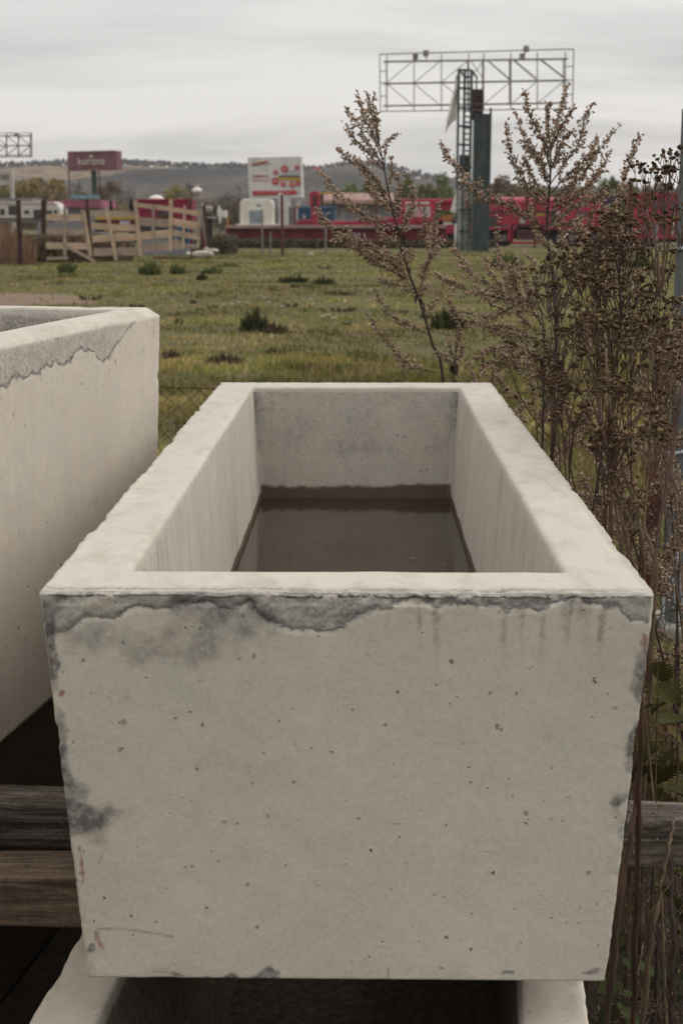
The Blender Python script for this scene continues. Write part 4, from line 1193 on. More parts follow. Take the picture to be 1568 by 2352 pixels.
dr = px_thing('container', 'dark blue crate behind the right end of the board fence', 'crate', 460, 62)
m = MB(); pbox(m, 444, 562, 478, 612, 62, 1.2); m.build('body', blue_m, dr, bevel=0.03)
for sx in (450, 461, 472): m = MB(); pbox(m, sx - 1, 564, sx + 1, 611, 61.96, 0.04); m.build('rib', blue_trim, dr)

# caravan, pink building, sign etc. at far left
cv = px_thing('caravan', 'long dull white caravan with dark windows behind the reeds', 'caravan', 60, 92)
prof = [(-60, 512), (-60, 545), (153, 545), (151, 523), (143, 512), (133, 504.5), (60, 504), (-60, 504)]
m = MB(); m.prism([P_(x, y, 92) for x, y in prof], (0, 2.4, 0)); m.build('body', van_white, cv)
m = MB(); pbox(m, -60, 545, 120, 556, 92.2, 2.0); m.build('skirt', van_roof, cv)
m = MB(); pbox(m, -60, 508.5, 150, 510, 91.96, 0.04); m.build('trim_strip', flange_m, cv)
for (x0, y0, x1, y1) in ((22, 514, 41, 537), (62, 526, 73, 534), (85, 524, 108, 546), (117, 526, 130, 534), (136, 525, 143, 534), (1, 522, 12, 537)):
    m = MB(); pbox(m, x0, y0, x1, y1, 91.95, 0.05); m.build('window', dkglass, cv)
m = MB(); pbox(m, -60, 496, 83, 505, 96, 3); o = m.build('roof_slab', van_roof); tag(o, 'flat grey shed roof showing over the white caravan', 'roof')
pk = px_thing('building', 'low building with a long pink fascia under the korona billboard', 'building', 180, 120)
m = MB(); pbox(m, 84, 500, 253, 519, 120, 8); m.build('fascia', pinksheet, pk)
m = MB(); a_ = P_(92, 519, 120.5); b_ = P_(250, 519, 120.5); m.box((a_.x, 120.6, 0), (b_.x, 127.5, a_.z)); m.build('wall', wall_grey, pk)

# small yard objects between the fence and the white cabin
lm = px_thing('street_lamp', 'white lantern on a grey post beside the board fence', 'lamp', 493, 74)
q = P_(493, 486, 74); m = MB(); m.tube([(q.x, 74, 0), (q.x, 74, q.z)], [0.09, 0.06], 10); m.build('post', steel_grey, lm)
m = MB(); m.lathe((q.x, 74, q.z), [(0.10, 0), (0.26, 0.12), (0.24, 0.25), (0.10, 0.36)], 14); m.build('lantern', lamp_glass, lm, smooth=True)
m = MB(); m.lathe((q.x, 74, q.z + .36), [(0.12, 0), (0.07, 0.1), (0.02, 0.16)], 12); m.build('lantern_cap', flange_m, lm)
q0, q1 = P_(487.5, 425, 110), P_(487.5, 547, 110)
m = MB(); m.tube([(q0.x, 110, 0), (q0.x, 110, q0.z)], [0.10, 0.05], 8); tag(m.build('utility_pole', steel_grey), 'thin tall mast rising behind the white lantern', 'pole')
q0 = P_(768, 445, 150); m = MB(); m.tube([(q0.x, 150, 0), (q0.x, 150, q0.z)], [0.16, 0.12], 8); up = m.build('utility_pole', steel_grey); tag(up, 'grey utility pole beside the white billboard', 'pole')
m = MB(); a, b = P_(502, 507, 66), P_(521, 588, 66); m.tube([a, (b.x, 66, -.1)], 0.10, 8); tag(m.build('pole', steel_grey), 'grey pole leaning right next to the board fence end', 'pole')
m = MB(); a, b = P_(510, 515, 64), P_(524, 590, 64); m.tube([a, (b.x, 64, -.1)], 0.07, 8); tag(m.build('pole', rust_dark), 'dark pole leaning beside the grey leaning pole', 'pole')
ur = px_thing('urn', 'pale stone urn on a plinth behind the leaning poles', 'urn', 524, 72)
q = P_(520, 533, 72); m = MB(); m.lathe((q.x, 72, q.z), [(0.08, -0.05), (0.10, 0.03), (0.22, 0.12), (0.25, 0.28), (0.17, 0.34)], 14); m.build('bowl', stone_m, ur, smooth=True)
m = MB(); m.box((q.x - .2, 71.8, 0), (q.x + .2, 72.2, q.z - .05)); m.build('plinth', under_m, ur)
m = MB(); a, b = P_(514, 544, 71.8), P_(538, 541, 71.8); m.box((a.x, 71.6, a.z - .04), (b.x, 72.3, a.z + .05)); m.build('slab', stone_m, ur)
q = P_(549, 550, 74); m = MB()
m.prism([P_(x, y, 74) for x, y in ((549, 562), (552.5, 550), (554.5, 536), (553, 524), (546, 513.5), (543.5, 524), (543, 536), (546, 544))], (0, 0.25, 0)); o = m.build('stone_slab', lamp_glass); tag(o, 'white pointed stone slab standing in the yard', 'stone')
m = MB(); pbox(m, 556, 527, 567, 545, 76, 0.5); o = m.build('crate', cabin_m, bevel=0.05); tag(o, 'small white box beside the pointed white slab', 'box')
m = MB(); pbox(m, 480, 511, 490, 519, 75, 0.4); o = m.build('meter_box', cabin_m, bevel=0.04); tag(o, 'white box behind the slim red post top', 'box')
m = MB(); pbox(m, 567, 545, 571.5, 567, 78, 0.2); o = m.build('marker_post', orange_print); tag(o, 'short orange post by the end of the red girder', 'post')
def boulder(cx, cy, rx, ry, Y, label, mat=stone_m, seed=0, dep=0.6):
    q = P_(cx, cy, Y)
    u, w = 16, 10; vs2 = []
    for j in range(w + 1):
        t = math.pi * j / w
        for i in range(u):
            a = 2 * math.pi * i / u
            vs2.append((math.sin(t) * math.cos(a), math.sin(t) * math.sin(a), math.cos(t)))
    V = np.array(vs2); n_ = vnoise(V, 1.7, 3, seed) - 0.5
    V = np.sign(V) * np.abs(V) ** 0.8 * (1 + 0.5 * n_)[:, None] * np.array((px2m(rx, Y), dep, px2m(ry, Y))) + np.array((q.x, q.y, max(q.z, 0.02)))
    f = [(j * u + i, j * u + (i + 1) % u, (j + 1) * u + (i + 1) % u, (j + 1) * u + i) for j in range(w) for i in range(u)]
    m = MB(); m.add(V, f); o = m.build('boulder', mat, None, smooth=True)
    return tag(o, label, 'rock', 'stones by the fence end')
boulder(507, 636, 27, 9, 56, 'long flat pale boulder beside the slim red post', seed=1)
boulder(516, 624, 6, 6, 58, 'small round stone behind the flat boulder', seed=2, dep=.25)
boulder(534, 627, 13, 5, 58, 'flat tan stone right of the flat boulder', seed=3, dep=.3)
boulder(471.5, 634, 4.8, 4.5, 55, 'small whitish ball shaped stone at the foot of the slim red post', lamp_glass, 4, .1)

# ------------------------------------------------------------------ red girder, cabin, containers, building
YG = 84
gd = px_thing('flatbed_trailer', 'long low dull red girder trailer with white letters on its side', 'trailer', 840, YG)
m = MB(); pbox(m, 566, 571, 1115, 600, YG + .12, 0.3); m.build('girder', beam_red, gd)
m = MB(); pbox(m, 563, 563.5, 1118, 571, YG - .08, 2.5); m.build('deck', flange_m, gd)
m = MB(); pbox(m, 566, 597, 1115, 601, YG - .05, 0.6); m.build('lower_flange', beam_red, gd)
m = MB(); pbox(m, 590, 600, 1110, 612, YG + 1.2, 1.0); m.build('undercarriage', under_m, gd)
for sx in (615, 640, 735, 760, 1010, 1040): 
    q = P_(sx, 600, YG); m = MB(); m.lathe((q.x, YG + .35, 0.40), [(0.15, 0), (0.38, 0.02), (0.40, 0.05), (0.40, 0.26), (0.38, 0.28), (0.15, 0.3)], 18, 'Y'); w = m.build('wheel', tyre_m, gd)
    m = MB(); m.lathe((q.x, YG + .33, 0.40), [(0.05, 0), (0.2, 0.01), (0.2, 0.06)], 14, 'Y'); m.build('rim', rim_m, w)
for sx in (610, 660, 720, 770, 830, 960, 1060):
    m = MB(); pbox(m, sx, 572, sx + 1.6, 597, YG + .05, 0.06); m.build('web_stiffener', beam_red, gd)
q = P_(896, 592, YG); text_mesh('AU', 0.62, cream, gd, Vector((q.x, YG + .09, q.z)), 0, squeeze=0.95)
q = P_(880, 592, YG); text_mesh('N', 0.5, cream, gd, Vector((q.x, YG + .09, q.z)), 0, squeeze=0.7)
m = MB(); pbox(m, 720, 601, 780, 607, YG + .9, 0.3); m.build('light_bar', van_roof, gd)
m = MB(); pbox(m, 985, 604, 1040, 610, YG + .9, 0.3); m.build('light_bar', van_roof, gd)

cb = px_thing('cabin', 'small off white rounded cabin with one blue grey window', 'cabin', 642, YG + .5)
def rrect(x0, y0, x1, y1, r, n=5, bottom=False):
    pts = []
    for cx_, cy_, a0 in ((x1 - r, y0 + r, 0), (x0 + r, y0 + r, 90)):
        for i in range(n + 1):
            t = R(a0 + 90 * i / n); pts.append((cx_ + r * math.cos(t), cy_ - r * math.sin(t)))
    pts += [(x0, y1), (x1, y1)]
    return pts
m = MB(); m.prism([P_(x, y, YG + .5) for x, y in reversed(rrect(600, 497, 683, 562.8, 14))], (0, 1.8, 0)); m.build('body', cabin_m, cb, bevel=0.06)
m = MB(); m.prism([P_(x, y, YG + .44) for x, y in reversed(rrect(619, 521, 660, 562, 4))], (0, 0.05, 0)); m.build('door_frame', cabin_m, cb)
m = MB(); pbox(m, 624, 526, 654, 562, YG + .40, 0.06); m.build('window', pane_m, cb)
m = MB(); pbox(m, 653.5, 524, 656, 562, YG + .38, 0.06); m.build('post', van_roof, cb)
m = MB(); pbox(m, 642, 511, 653, 516, YG + .46, 0.05); m.build('vent', van_roof, cb)
m = MB(); pbox(m, 681.5, 518, 686, 530, YG + .8, 0.3); m.build('handle', cabin_m, cb)
m = MB(); pbox(m, 590, 560, 700, 563.2, YG + .3, 2.0); m.build('base', cabin_m, cb)

for i, (x0, x1, lab) in enumerate(((745, 776, 'left blue container with a small white emblem, behind the red crane post'), (797, 833, 'right blue container with white scrawled marks, behind the red crane post'))):
    ct = px_thing('container', lab, 'container', (x0 + x1) / 2, 93)
    m = MB(); pbox(m, x0, 519, x1, 556, 93, 2.2); m.build('body', blue_m, ct)
    m = MB(); pbox(m, x0 - 1, 515, x1 + 6 * i, 519.5, 92.95, 2.3); m.build('top_rail', blue_trim, ct)
    if i: m = MB(); pbox(m, x1 - 1, 519, x1 + 6, 556, 93.05, 2.2); m.build('corner_post', blue_trim, ct)
    if i == 0:
        m = MB(); m.prism([P_(x, y, 92.96) for x, y in ((757, 545), (764, 545), (762, 538), (760.5, 535), (759, 538))], (0, .03, 0)); m.build('emblem', cream, ct)
    else:
        for (ax, ay, bx, by) in ((801, 533, 808, 537), (806, 537, 811, 534), (810, 545, 818, 532), (818, 534, 826, 530), (815, 536, 812, 544)):
            m = MB(); m.bar(P_(ax, ay, 92.97), P_(bx, by, 92.97), 0.05, 0.03); m.build('mark', cream, ct)
hb = px_thing('house', 'low grey building with a pinkish tiled roof edge', 'house', 890, 108)
m = MB(); a_, b_ = P_(812, 512, 108), P_(982, 512, 108); m.box((a_.x, 108, 0), (b_.x, 116, a_.z)); m.build('wall', wall_grey, hb)
for i in range(22):
    xx0 = 808 + i * 8.1
    a, b = P_(xx0, 506, 107.3), P_(xx0 + 7.6, 495, 107.3)
    m = MB(); m.prism([(a.x, 107.2, a.z - .05), (b.x, 107.2, a.z - .05), (b.x, 107.2, a.z + .12 + .03 * (i % 3)), ((a.x + b.x) / 2, 107.2, a.z + .22), (a.x, 107.2, a.z + .12)], (0, 3.2, 0.55)); m.build('tile', tile_m, hb)
m = MB(); a, b = P_(806, 508, 107.2), P_(986, 505, 107.2); m.box((a.x, 107.25, a.z - .08), (b.x, 108, a.z + .03)); m.build('fascia', flange_m, hb)
for sx, w in ((855, 3), (880, 2)): m = MB(); pbox(m, sx, 520, sx + w, 552, 107.96, 0.05); m.build('drain_pipe', palepane, hb)
m = MB(); pbox(m, 690, 520, 735, 562, 98, 2); o = m.build('tank', wall_grey); tag(o, 'grey box tank behind the red rusty post and cabin', 'tank')

# ------------------------------------------------------------------ red crane vehicles
def wheel(parent, sx, Y, r=0.52, z=None):
    q = P_(sx, 600, Y); z = r if z is None else z
    m = MB(); m.lathe((q.x, Y, z), [(r * .45, 0.03), (r * .9, 0), (r, 0.05), (r, 0.3), (r * .9, 0.34)], 20, 'Y'); w = m.build('wheel', tyre_m, parent)
    m = MB(); m.lathe((q.x, Y - .015, z), [(r * .12, 0), (r * .30, 0.0), (r * .5, 0.05), (r * .5, 0.1)], 16, 'Y'); m.build('rim', rim_m, w)
YC = 88
cl = px_thing('crane', 'red lying crane boom with an upright rounded turret beside the blue containers', 'crane', 860, YC)
m = MB(); m.prism([P_(x, y, YC) for x, y in ((737, 571), (1000, 571), (1000, 560), (985, 552), (930, 549), (880, 552), (800, 553), (770, 548), (745, 550), (738, 558))], (0, 1.0, 0)); m.build('boom', crane_red, cl, bevel=0.05)
m = MB(); pbox(m, 820, 566, 1010, 572, YC - .15, 1.2); m.build('lower_rail', beam_red, cl)
m = MB(); m.prism([P_(x, y, YC + .1) for x, y in reversed(rrect(773, 477, 800, 516, 11))], (0, 0.9, 0)); m.build('turret_head', crane_red, cl, bevel=0.04)
m = MB(); pbox(m, 778, 515, 793.5, 553, YC + .2, 0.7); m.build('turret_post', crane_red, cl)
m = MB(); pbox(m, 782, 491, 792, 515, YC + .05, 0.1); m.build('turret_recess', brownred, cl)
m = MB(); pbox(m, 797, 480.5, 837, 485.5, YC + .3, 0.2); m.build('yellow_rail', yellow_print, cl)
for sx in (803, 832): m = MB(); pbox(m, sx, 485, sx + 5, 515, YC + .5, 0.3); m.build('hose_rack', under_m, cl)
for sx, c_ in ((723, rust_mat), (735, beam_red)): m = MB(); pbox(m, sx, 517, sx + 3, 571, YC - .1, 0.15); m.build('upright', c_, cl)
m = MB(); m.bar(P_(736, 524, YC), P_(748, 514, YC), 0.14, 0.12); m.build('hook_block', orange_print, cl)
for sx in (752, 762, 776): 
    q = P_(sx, 566, YC - .2); m = MB(); m.lathe((q.x, YC - .2, q.z), [(0.05, 0), (0.14, 0.01), (0.14, 0.15)], 12, 'Y'); m.build('pulley', under_m, cl)

ck = px_thing('crane_truck', 'red truck crane with pale windowed cab, half behind the pylon', 'crane truck', 1090, YC)
m = MB(); pbox(m, 1000, 497, 1176, 509, YC + .4, 1.2); m.build('boom', crane_red, ck, bevel=0.08)
m = MB(); pbox(m, 1100, 509, 1176, 525, YC + .6, 0.9); m.build('boom_base', crane_red, ck, bevel=0.05)
cabp = MB(); pbox(cabp, 1001, 509.5, 1090, 548, YC + .3, 1.9); cabo = cabp.build('cab', crane_red, ck, bevel=0.06)
for (x0, y0, x1, y1) in ((1013, 514, 1031, 545), (1034, 516, 1076, 543)):
    m = MB(); m.prism([P_(x, y, YC + .26) for x, y in reversed(rrect(x0, y0, x1, y1, 4))], (0, .05, 0)); m.build('window', palepane, cabo)
m = MB(); pbox(m, 1012, 505, 1073, 510, YC + .24, 0.06); m.build('pale_stripe', cream, cabo)
m = MB(); pbox(m, 1038, 531, 1058, 542, YC + .22, 0.03); m.build('pale_panel', plain('pale_pink_panel', (0.55, 0.27, 0.30), 0.5), cabo)
m = MB(); m.bar(P_(1046, 516, YC + .2), P_(1054, 531, YC + .2), 0.06, 0.04); m.build('grab_bar', crane_red, cabo)
m = MB(); m.prism([P_(x, y, YC) for x, y in ((985, 558), (1060, 566), (1072, 556), (1050, 548), (1010, 545), (950, 543), (930, 548))], (0, 1.8, 0)); m.build('engine_cover', crane_red, ck, bevel=0.04)
m = MB(); pbox(m, 1040, 543, 1056, 557, YC - .2, 0.4); m.build('bumper_block', crane_red, ck, bevel=0.03)
m = MB(); pbox(m, 1056, 545, 1132, 552, YC - .05, 1.8); m.build('side_rail', crane_red, ck)
m = MB(); pbox(m, 1072, 562, 1178, 585, YC - .1, 1.9); m.build('outrigger_box', crane_red, ck, bevel=0.04)
m = MB(); pbox(m, 1040, 552, 1180, 563, YC + .2, 1.5); m.build('undercarriage', under_m, ck)
for j in range(3): m = MB(); pbox(m, 1106, 538 + j * 5.6, 1128, 542.2 + j * 5.6, YC - .12, 0.1); m.build('orange_stripe', orange_print, ck)
m = MB(); pbox(m, 1108, 556, 1130, 561.5, YC - .12, 0.15); m.build('pale_plate', cream, ck)
m = MB(); pbox(m, 1000, 585, 1180, 598, YC + .3, 1.4); m.build('chassis', under_m, ck)
for sx in (1045, 1110, 1150): wheel(ck, sx, YC + .1)

c2 = px_thing('crane_truck', 'long red truck crane right of the pylon with a shiny round topped boom', 'crane truck', 1330, YC)
pts = []
for i in range(9):
    t = math.pi * i / 8
    pts.append((0.55 - 0.55 * math.cos(t), 0.30 * math.sin(t)))
a, b = P_(1216, 526, YC), P_(1480, 526, YC); zt = P_(1300, 505, YC).z
poly = [(a.x, YC + .2, a.z)] + [(a.x, YC + .2 + u, zt + w) for u, w in pts] + [(a.x, YC + 1.3, a.z)]
m = MB(); m.prism(poly, (b.x - a.x, 0, 0)); m.build('boom', crane_red, c2, smooth=False)
for sx in (1318, 1420): m = MB(); q = P_(sx, 526, YC); m.box((q.x - .1, YC + .16, q.z - .02), (q.x + .1, YC + 1.34, zt + .34)); m.build('boom_collar', beam_red, c2)
m = MB(); pbox(m, 1216, 531, 1375, 562, YC + .4, 1.6); m.build('superstructure', crane_red, c2, bevel=0.05)
m = MB(); pbox(m, 1340, 533, 1362, 540, YC + .36, 0.06); m.build('yellow_plate', yellow_print, c2)
m = MB(); pbox(m, 1216, 542, 1240, 562, YC + .3, 0.12); m.build('dark_recess', dkglass, c2)
q = P_(1306, 553, YC + .2); m = MB(); m.lathe((q.x, YC + .2, q.z), [(0.05, 0), (0.18, 0.02), (0.2, 0.15)], 14, 'Y'); m.build('headlamp', palepane, c2)
m = MB(); pbox(m, 1220, 568, 1560, 574, YC - .05, 2.2); m.build('side_rail', crane_red, c2)
m = MB(); pbox(m, 1222, 574, 1700, 598, YC + .5, 1.4); m.build('chassis', under_m, c2)
for (sx, w) in ((1270, 11), (1276, 8), (1450, 12)): m = MB(); pbox(m, sx, 560, sx + w, 604, YC - .2, 0.4); m.build('outrigger_leg', crane_red, c2)
m = MB(); pbox(m, 1280, 604, 1350, 610.5, YC - .3, 0.5); m.build('outrigger_beam', crane_red, c2, bevel=0.02)
m = MB(); pbox(m, 1290, 562, 1360, 600, YC - .05, 0.1); m.build('mesh_guard', brownred, c2)
m = MB(); m.prism([P_(x, y, YC + .1) for x, y in ((1398, 566), (1520, 566), (1520, 520), (1500, 510), (1488, 488), (1440, 488), (1402, 530))], (0, 2.2, 0)); cabo = m.build('cab', crane_red, c2, bevel=0.06)
m = MB(); pbox(m, 1440, 529, 1470, 541, YC + .06, 0.06); m.build('window', plain('dusky_window', (0.10, 0.06, 0.075), 0.3), cabo)
m = MB(); pbox(m, 1498, 488, 1510, 512, YC + .5, 0.8); m.build('exhaust_stack', dkglass, c2)
m = MB(); pbox(m, 1524, 488, 1545, 510, YC + .5, 0.8); m.build('exhaust_stack', dkglass, c2)
m = MB(); pbox(m, 1512, 491, 1523, 512, YC + .6, 0.6); m.build('violet_drum', plain('violet_paint', (0.07, 0.03, 0.09), 0.5), c2)
for sx in (1245, 1262, 1400, 1430, 1490, 1515): wheel(c2, sx, YC + .25)

bx = px_thing('trailer', 'high sided red trailer with grey panels at the right edge', 'trailer', 1650, YC - 2)
YB = YC - 2
m = MB(); pbox(m, 1583, 486, 1790, 596, YB, 2.5); m.build('body', crane_red, bx)
m = MB(); pbox(m, 1583, 482.5, 1790, 489, YB - .08, 2.7); m.build('top_rail', crane_red, bx, bevel=0.03)
for y in (536, 551, 592): m = MB(); pbox(m, 1583, y, 1790, y + 5, YB - .08, 0.1); m.build('side_rail', crane_red, bx, bevel=0.02)
pgrey = plain('grey_plum_panel', (0.115, 0.065, 0.085), 0.6, 0.3, 1.0)
for sx in (1608, 1630, 1652, 1676, 1700, 1724, 1748):
    m = MB(); pbox(m, sx, 500, sx + 13, 533, YB - .03, 0.06); m.build('side_panel', pgrey, bx)
    m = MB(); pbox(m, sx, 560, sx + 13, 588, YB - .03, 0.06); m.build('side_panel', pgrey, bx)
for sx in (1601, 1624, 1646, 1669, 1694, 1718): m = MB(); pbox(m, sx, 489, sx + 3, 596, YB - .07, 0.1); m.build('rib', crane_red, bx)
m = MB(); pbox(m, 1585, 596, 1790, 606, YB + .4, 1.6); m.build('chassis', under_m, bx)
for sx in (1600, 1625, 1720): wheel(bx, sx, YB + .1, 0.42)
q = P_(1642, 560, YB - 9); m = MB(); m.tube([(q.x, q.y, -0.1), (q.x, q.y, P_(1642, 556, YB - 9).z)], 0.05, 8); tag(m.build('pole', steel_grey), 'short thin grey pole before the red trailer wall', 'pole')

# ------------------------------------------------------------------ trees
leaf_far = tinted('autumn_tree_leaves', 0.9, 0.35, 1.55)
bark_m = plain('tree_bark', (0.075, 0.06, 0.05), 0.9, 0.3, 3.0)
def tree(label, sx, top_y, w_px, Y, tint, group=None, dens=1.0, bare=False, seed=0, name='tree', cone=False):
    r2 = np.random.default_rng(1000 + seed); rr = random.Random(seed)
    g = P_(sx, 547, Y); base = Vector((g.x, Y, -0.3 if Y < 300 else hill_z(g.x, Y) - .3)); H = P_(sx, top_y, Y).z - base.z
    w = px2m(w_px, Y) * 1.25
    t = thing(name, label, 'tree', base, 0, group)
    m = MB()
    tips = []
    def limb(p, d, L, r, lev):
        pts = [p]; q = p.copy(); dd = d.copy()
        for i in range(4):
            dd = (dd + Vector((rr.uniform(-.22, .22), rr.uniform(-.22, .22), rr.uniform(-.05, .16)))).normalized()
            q = q + dd * L / 4; pts.append(q)
        m.tube(pts, [r * (1 - .15 * i) for i in range(5)], 5 if lev < 2 else 3, cap=False)
        tips.append((q, dd, lev))
        if lev < (3 if bare else 2):
            for kx in range(4 if lev == 0 else 3):
                s_ = pts[rr.randint(1, 4)]
                a = rr.uniform(0, 6.283); e = rr.uniform(.35, 1.0)
                limb(s_.copy(), Vector((math.cos(a) * math.cos(e), math.sin(a) * math.cos(e), math.sin(e))), L * rr.uniform(.5, .75), r * .5, lev + 1)
    limb(base.copy(), Vector((0, 0, 1)), H * (.8 if cone else .45), H * .022, 0 if not cone else 2)
    if not cone:
        for kx in range(5):
            a = kx * 1.256 + rr.uniform(-.3, .3)
            limb(base + Vector((0, 0, H * rr.uniform(.15, .4))), Vector((math.cos(a) * .55 * min(1.3, w / H * 1.6), math.sin(a) * .5, .8)).normalized(), H * .38, H * .011, 1)
    m.build('trunk', bark_m, t)
    n = int((650 if bare else 1900) * dens)
    nb = 9
    if cone:
        h_ = r2.random(n) ** 0.75; ang = r2.random(n) * 6.283; rad = (1 - h_) * w / 2 * (0.45 + 0.6 * r2.random(n)) * (0.8 + .3 * np.sin(h_ * 40))
        C = np.stack([rad * np.cos(ang), rad * np.sin(ang), H * (0.06 + 0.94 * h_)], 1)
        clump = r2.random(n)
    else:
        cc = np.stack([(r2.random(nb) - .5) * w * .72, (r2.random(nb) - .5) * w * .6, H * (.30 + .48 * r2.random(nb))], 1)
        cc[0] = (w * .05, 0, H * .74); cc[1] = (-w * .2, 0, H * .6)
        cr_ = w * (.15 + .14 * r2.random(nb))
        idx = r2.integers(0, nb, n)
        dirs = r2.normal(size=(n, 3)); dirs /= np.linalg.norm(dirs, axis=1)[:, None]
        C = cc[idx] + dirs * (cr_[idx] * r2.random(n) ** 0.45)[:, None] * np.array((1, 1, .95))
        C[:, 2] = H * (.12 + .86 * (C[:, 2] - C[:, 2].min()) / (C[:, 2].max() - C[:, 2].min()))
        clump = idx / nb
    s = (H * .020 + px2m(1.0, Y)) * (0.6 + .8 * r2.random(n)) * (0.62 if bare else 1)
    u = r2.normal(size=(n, 3)); u /= np.linalg.norm(u, axis=1)[:, None]
    if bare: u[:, 2] = np.abs(u[:, 2]) + .8; u /= np.linalg.norm(u, axis=1)[:, None]
    q = np.cross(u, r2.normal(size=(n, 3))); q /= np.linalg.norm(q, axis=1)[:, None]
    wv = q * (s * (.16 if bare else .55))[:, None]; lv = u * (s * (2.4 if bare else .9))[:, None]
    V = np.stack([C - lv, C + wv, C + lv, C - wv], 1).reshape(-1, 3) + np.array(base)
    F = np.arange(n * 4).reshape(n, 4)
    tn = np.array(tint) * (0.72 + .55 * r2.random((n, 1))) * (0.85 + .3 * clump[:, None])
    tn = tn * (1 + (r2.random((n, 3)) - .5) * .18)
    np_mesh('crown', V, F, leaf_far, t, np.repeat(tn, 4, axis=0), kind='stuff')
    return t
OL, YB_, BR, GR, DK, PB, YG_ = (0.115, 0.104, 0.040), (0.19, 0.145, 0.052), (0.125, 0.088, 0.055), (0.110, 0.122, 0.042), (0.028, 0.034, 0.024), (0.075, 0.060, 0.055), (0.20, 0.165, 0.045)
tl = [
 ('dull olive tree under the whitish hoarding', 14, 466, 60, 170, OL, 1), ('yellow brown bushy tree beside the pale hoarding post', 62, 440, 66, 215, YB_, 1), ('brown thin tree left of the korona billboard', 100, 441, 50, 230, BR, 1),
 ('ochre tree just left of the korona billboard', 142, 444, 56, 220, YB_, 1), ('dark round bare crowned tree seen under the korona board', 196, 447, 44, 190, PB, 2), ('olive shrub like tree below the dark bare crown', 205, 478, 46, 175, OL, 1),
 ('light brown tree right of the korona post', 275, 446, 60, 260, BR, 1), ('grey brown tree on the slope beside the korona board', 322, 452, 64, 270, PB, 2),
 ('bright yellow green round tree above the crimson shed', 441, 455, 62, 190, YG_, 1), ('tall grey brown bare tree by the thin mast', 472, 450, 44, 180, PB, 2),
 ('dark purple brown bare tree left of the white cabin, thinner one', 549, 478, 44, 120, PB, 2), ('dark purple brown bare tree touching the white billboard', 592, 460, 56, 122, PB, 2), ('greyish bare tree behind the white slab and box', 518, 486, 44, 135, PB, 2),
 ('green leafy tree behind the tiled house, left one', 872, 452, 76, 165, GR, 1), ('taller green tree behind the tiled house with yellowish top', 915, 445, 60, 170, GR, 1), ('low olive tree behind the slanting mugwort', 965, 462, 60, 175, OL, 1),
 ('small green tree with pointed top left of the pylon', 1010, 441, 40, 180, GR, 1), ('low olive bush tree left of the pylon', 1050, 456, 50, 170, OL, 1), ('tallest dense green tree just left of the pylon ladder', 1100, 428, 66, 165, GR, 1),
 ('brownish tree with pointed top right of the pylon', 1243, 436, 50, 170, BR, 1), ('reddish brown low tree right of the pylon', 1280, 455, 60, 165, BR, 1), ('dim brown tree behind the tall mugwort', 1340, 460, 70, 175, BR, 1), ('olive grey tree behind the tall mugwort, right part', 1420, 455, 60, 175, OL, 1),
 ('green pointed tree seen right of the tall mugwort', 1525, 438, 52, 165, GR, 1), ('olive tree beside the rusty post above the trailer wall', 1572, 452, 50, 170, OL, 1), ('pale greyish brown tree behind the tansy heads', 1640, 446, 66, 185, BR, 1), ('brown tree at the right edge behind the grey post', 1712, 452, 60, 175, BR, 1),
]
for i, (lab, sx, ty, w, Y, c_, kd) in enumerate(tl):
    tree(lab, sx, ty, w, Y, c_, 'autumn trees beyond the yard', bare=(kd == 2), seed=i)
for i, (lab, sx, ty, w) in enumerate((('small dark conifer behind the middle boards, left of two', 279, 503, 22), ('small dark conifer behind the middle boards, right of two', 330, 498, 28))):
    tree(lab, sx, ty, w, 100, DK, 'small conifers behind the boards', cone=True, seed=50 + i, name='conifer')
# far wood edge: reads as one mass
def mass(name, label, n, xr, Yr, hr, tint, sz, seed, along_hill=False, bot=0.0):
    r2 = np.random.default_rng(seed)
    x = r2.uniform(*xr, n); Y = r2.uniform(*Yr, n)
    X = (x / 1.0887 - 784) / (CP * FOC) * Y
    gz = np.array([hill_z(a, b) for a, b in zip(X, Y)]) if along_hill else np.zeros(n)
    env = 0.45 + 0.55 * vnoise(np.stack([X, Y * .4, np.zeros(n)], 1), 0.16 if not along_hill else 0.04, 3, seed)
    Z = gz + bot + r2.random(n) ** .8 * (hr * env)
    C = np.stack([X, Y, Z], 1)
    u = r2.normal(size=(n, 3)); u /= np.linalg.norm(u, axis=1)[:, None]
    q = np.cross(u, r2.normal(size=(n, 3))); q /= np.linalg.norm(q, axis=1)[:, None]
    s = sz * (.5 + r2.random(n))[:, None]
    V = np.stack([C - u * s, C + q * s * .6, C + u * s, C - q * s * .6], 1).reshape(-1, 3)
    F = np.arange(n * 4).reshape(n, 4)
    ci = (vnoise(C * np.array((1, .3, 0)), 0.11 if not along_hill else .02, 2, seed + 1))[:, None]
    tn = (np.array(tint[0]) * (1 - ci) + np.array(tint[1]) * ci) * (.65 + .7 * r2.random((n, 1)))
    o = np_mesh(name, V, F, leaf_far, None, np.repeat(tn, 4, axis=0))
    return tag(o, label, 'trees', kind='stuff')
mass('woods', 'brown and ochre autumn woods left of the korona billboard', 9000, (-160, 190), (215, 290), 9.6, ((0.125, 0.092, 0.055), (0.145, 0.115, 0.05)), .5, 61)
mass('woods', 'low brown scrub below the hill slope between the billboards', 8000, (180, 640), (230, 330), 6.0, (BR, (0.10, 0.085, 0.042)), .5, 66)
mass('woods', 'mixed olive and brown woods behind the red trucks', 20000, (800, 1850), (190, 235), 6.6, ((0.10, 0.098, 0.042), (0.115, 0.088, 0.055)), .48, 62)
mass('woods', 'far treeline along the hill crest', 6000, (-100, 2400), (900, 985), 4.6, ((0.04, 0.041, 0.036), (0.075, 0.066, 0.05)), 1.5, 63, True)
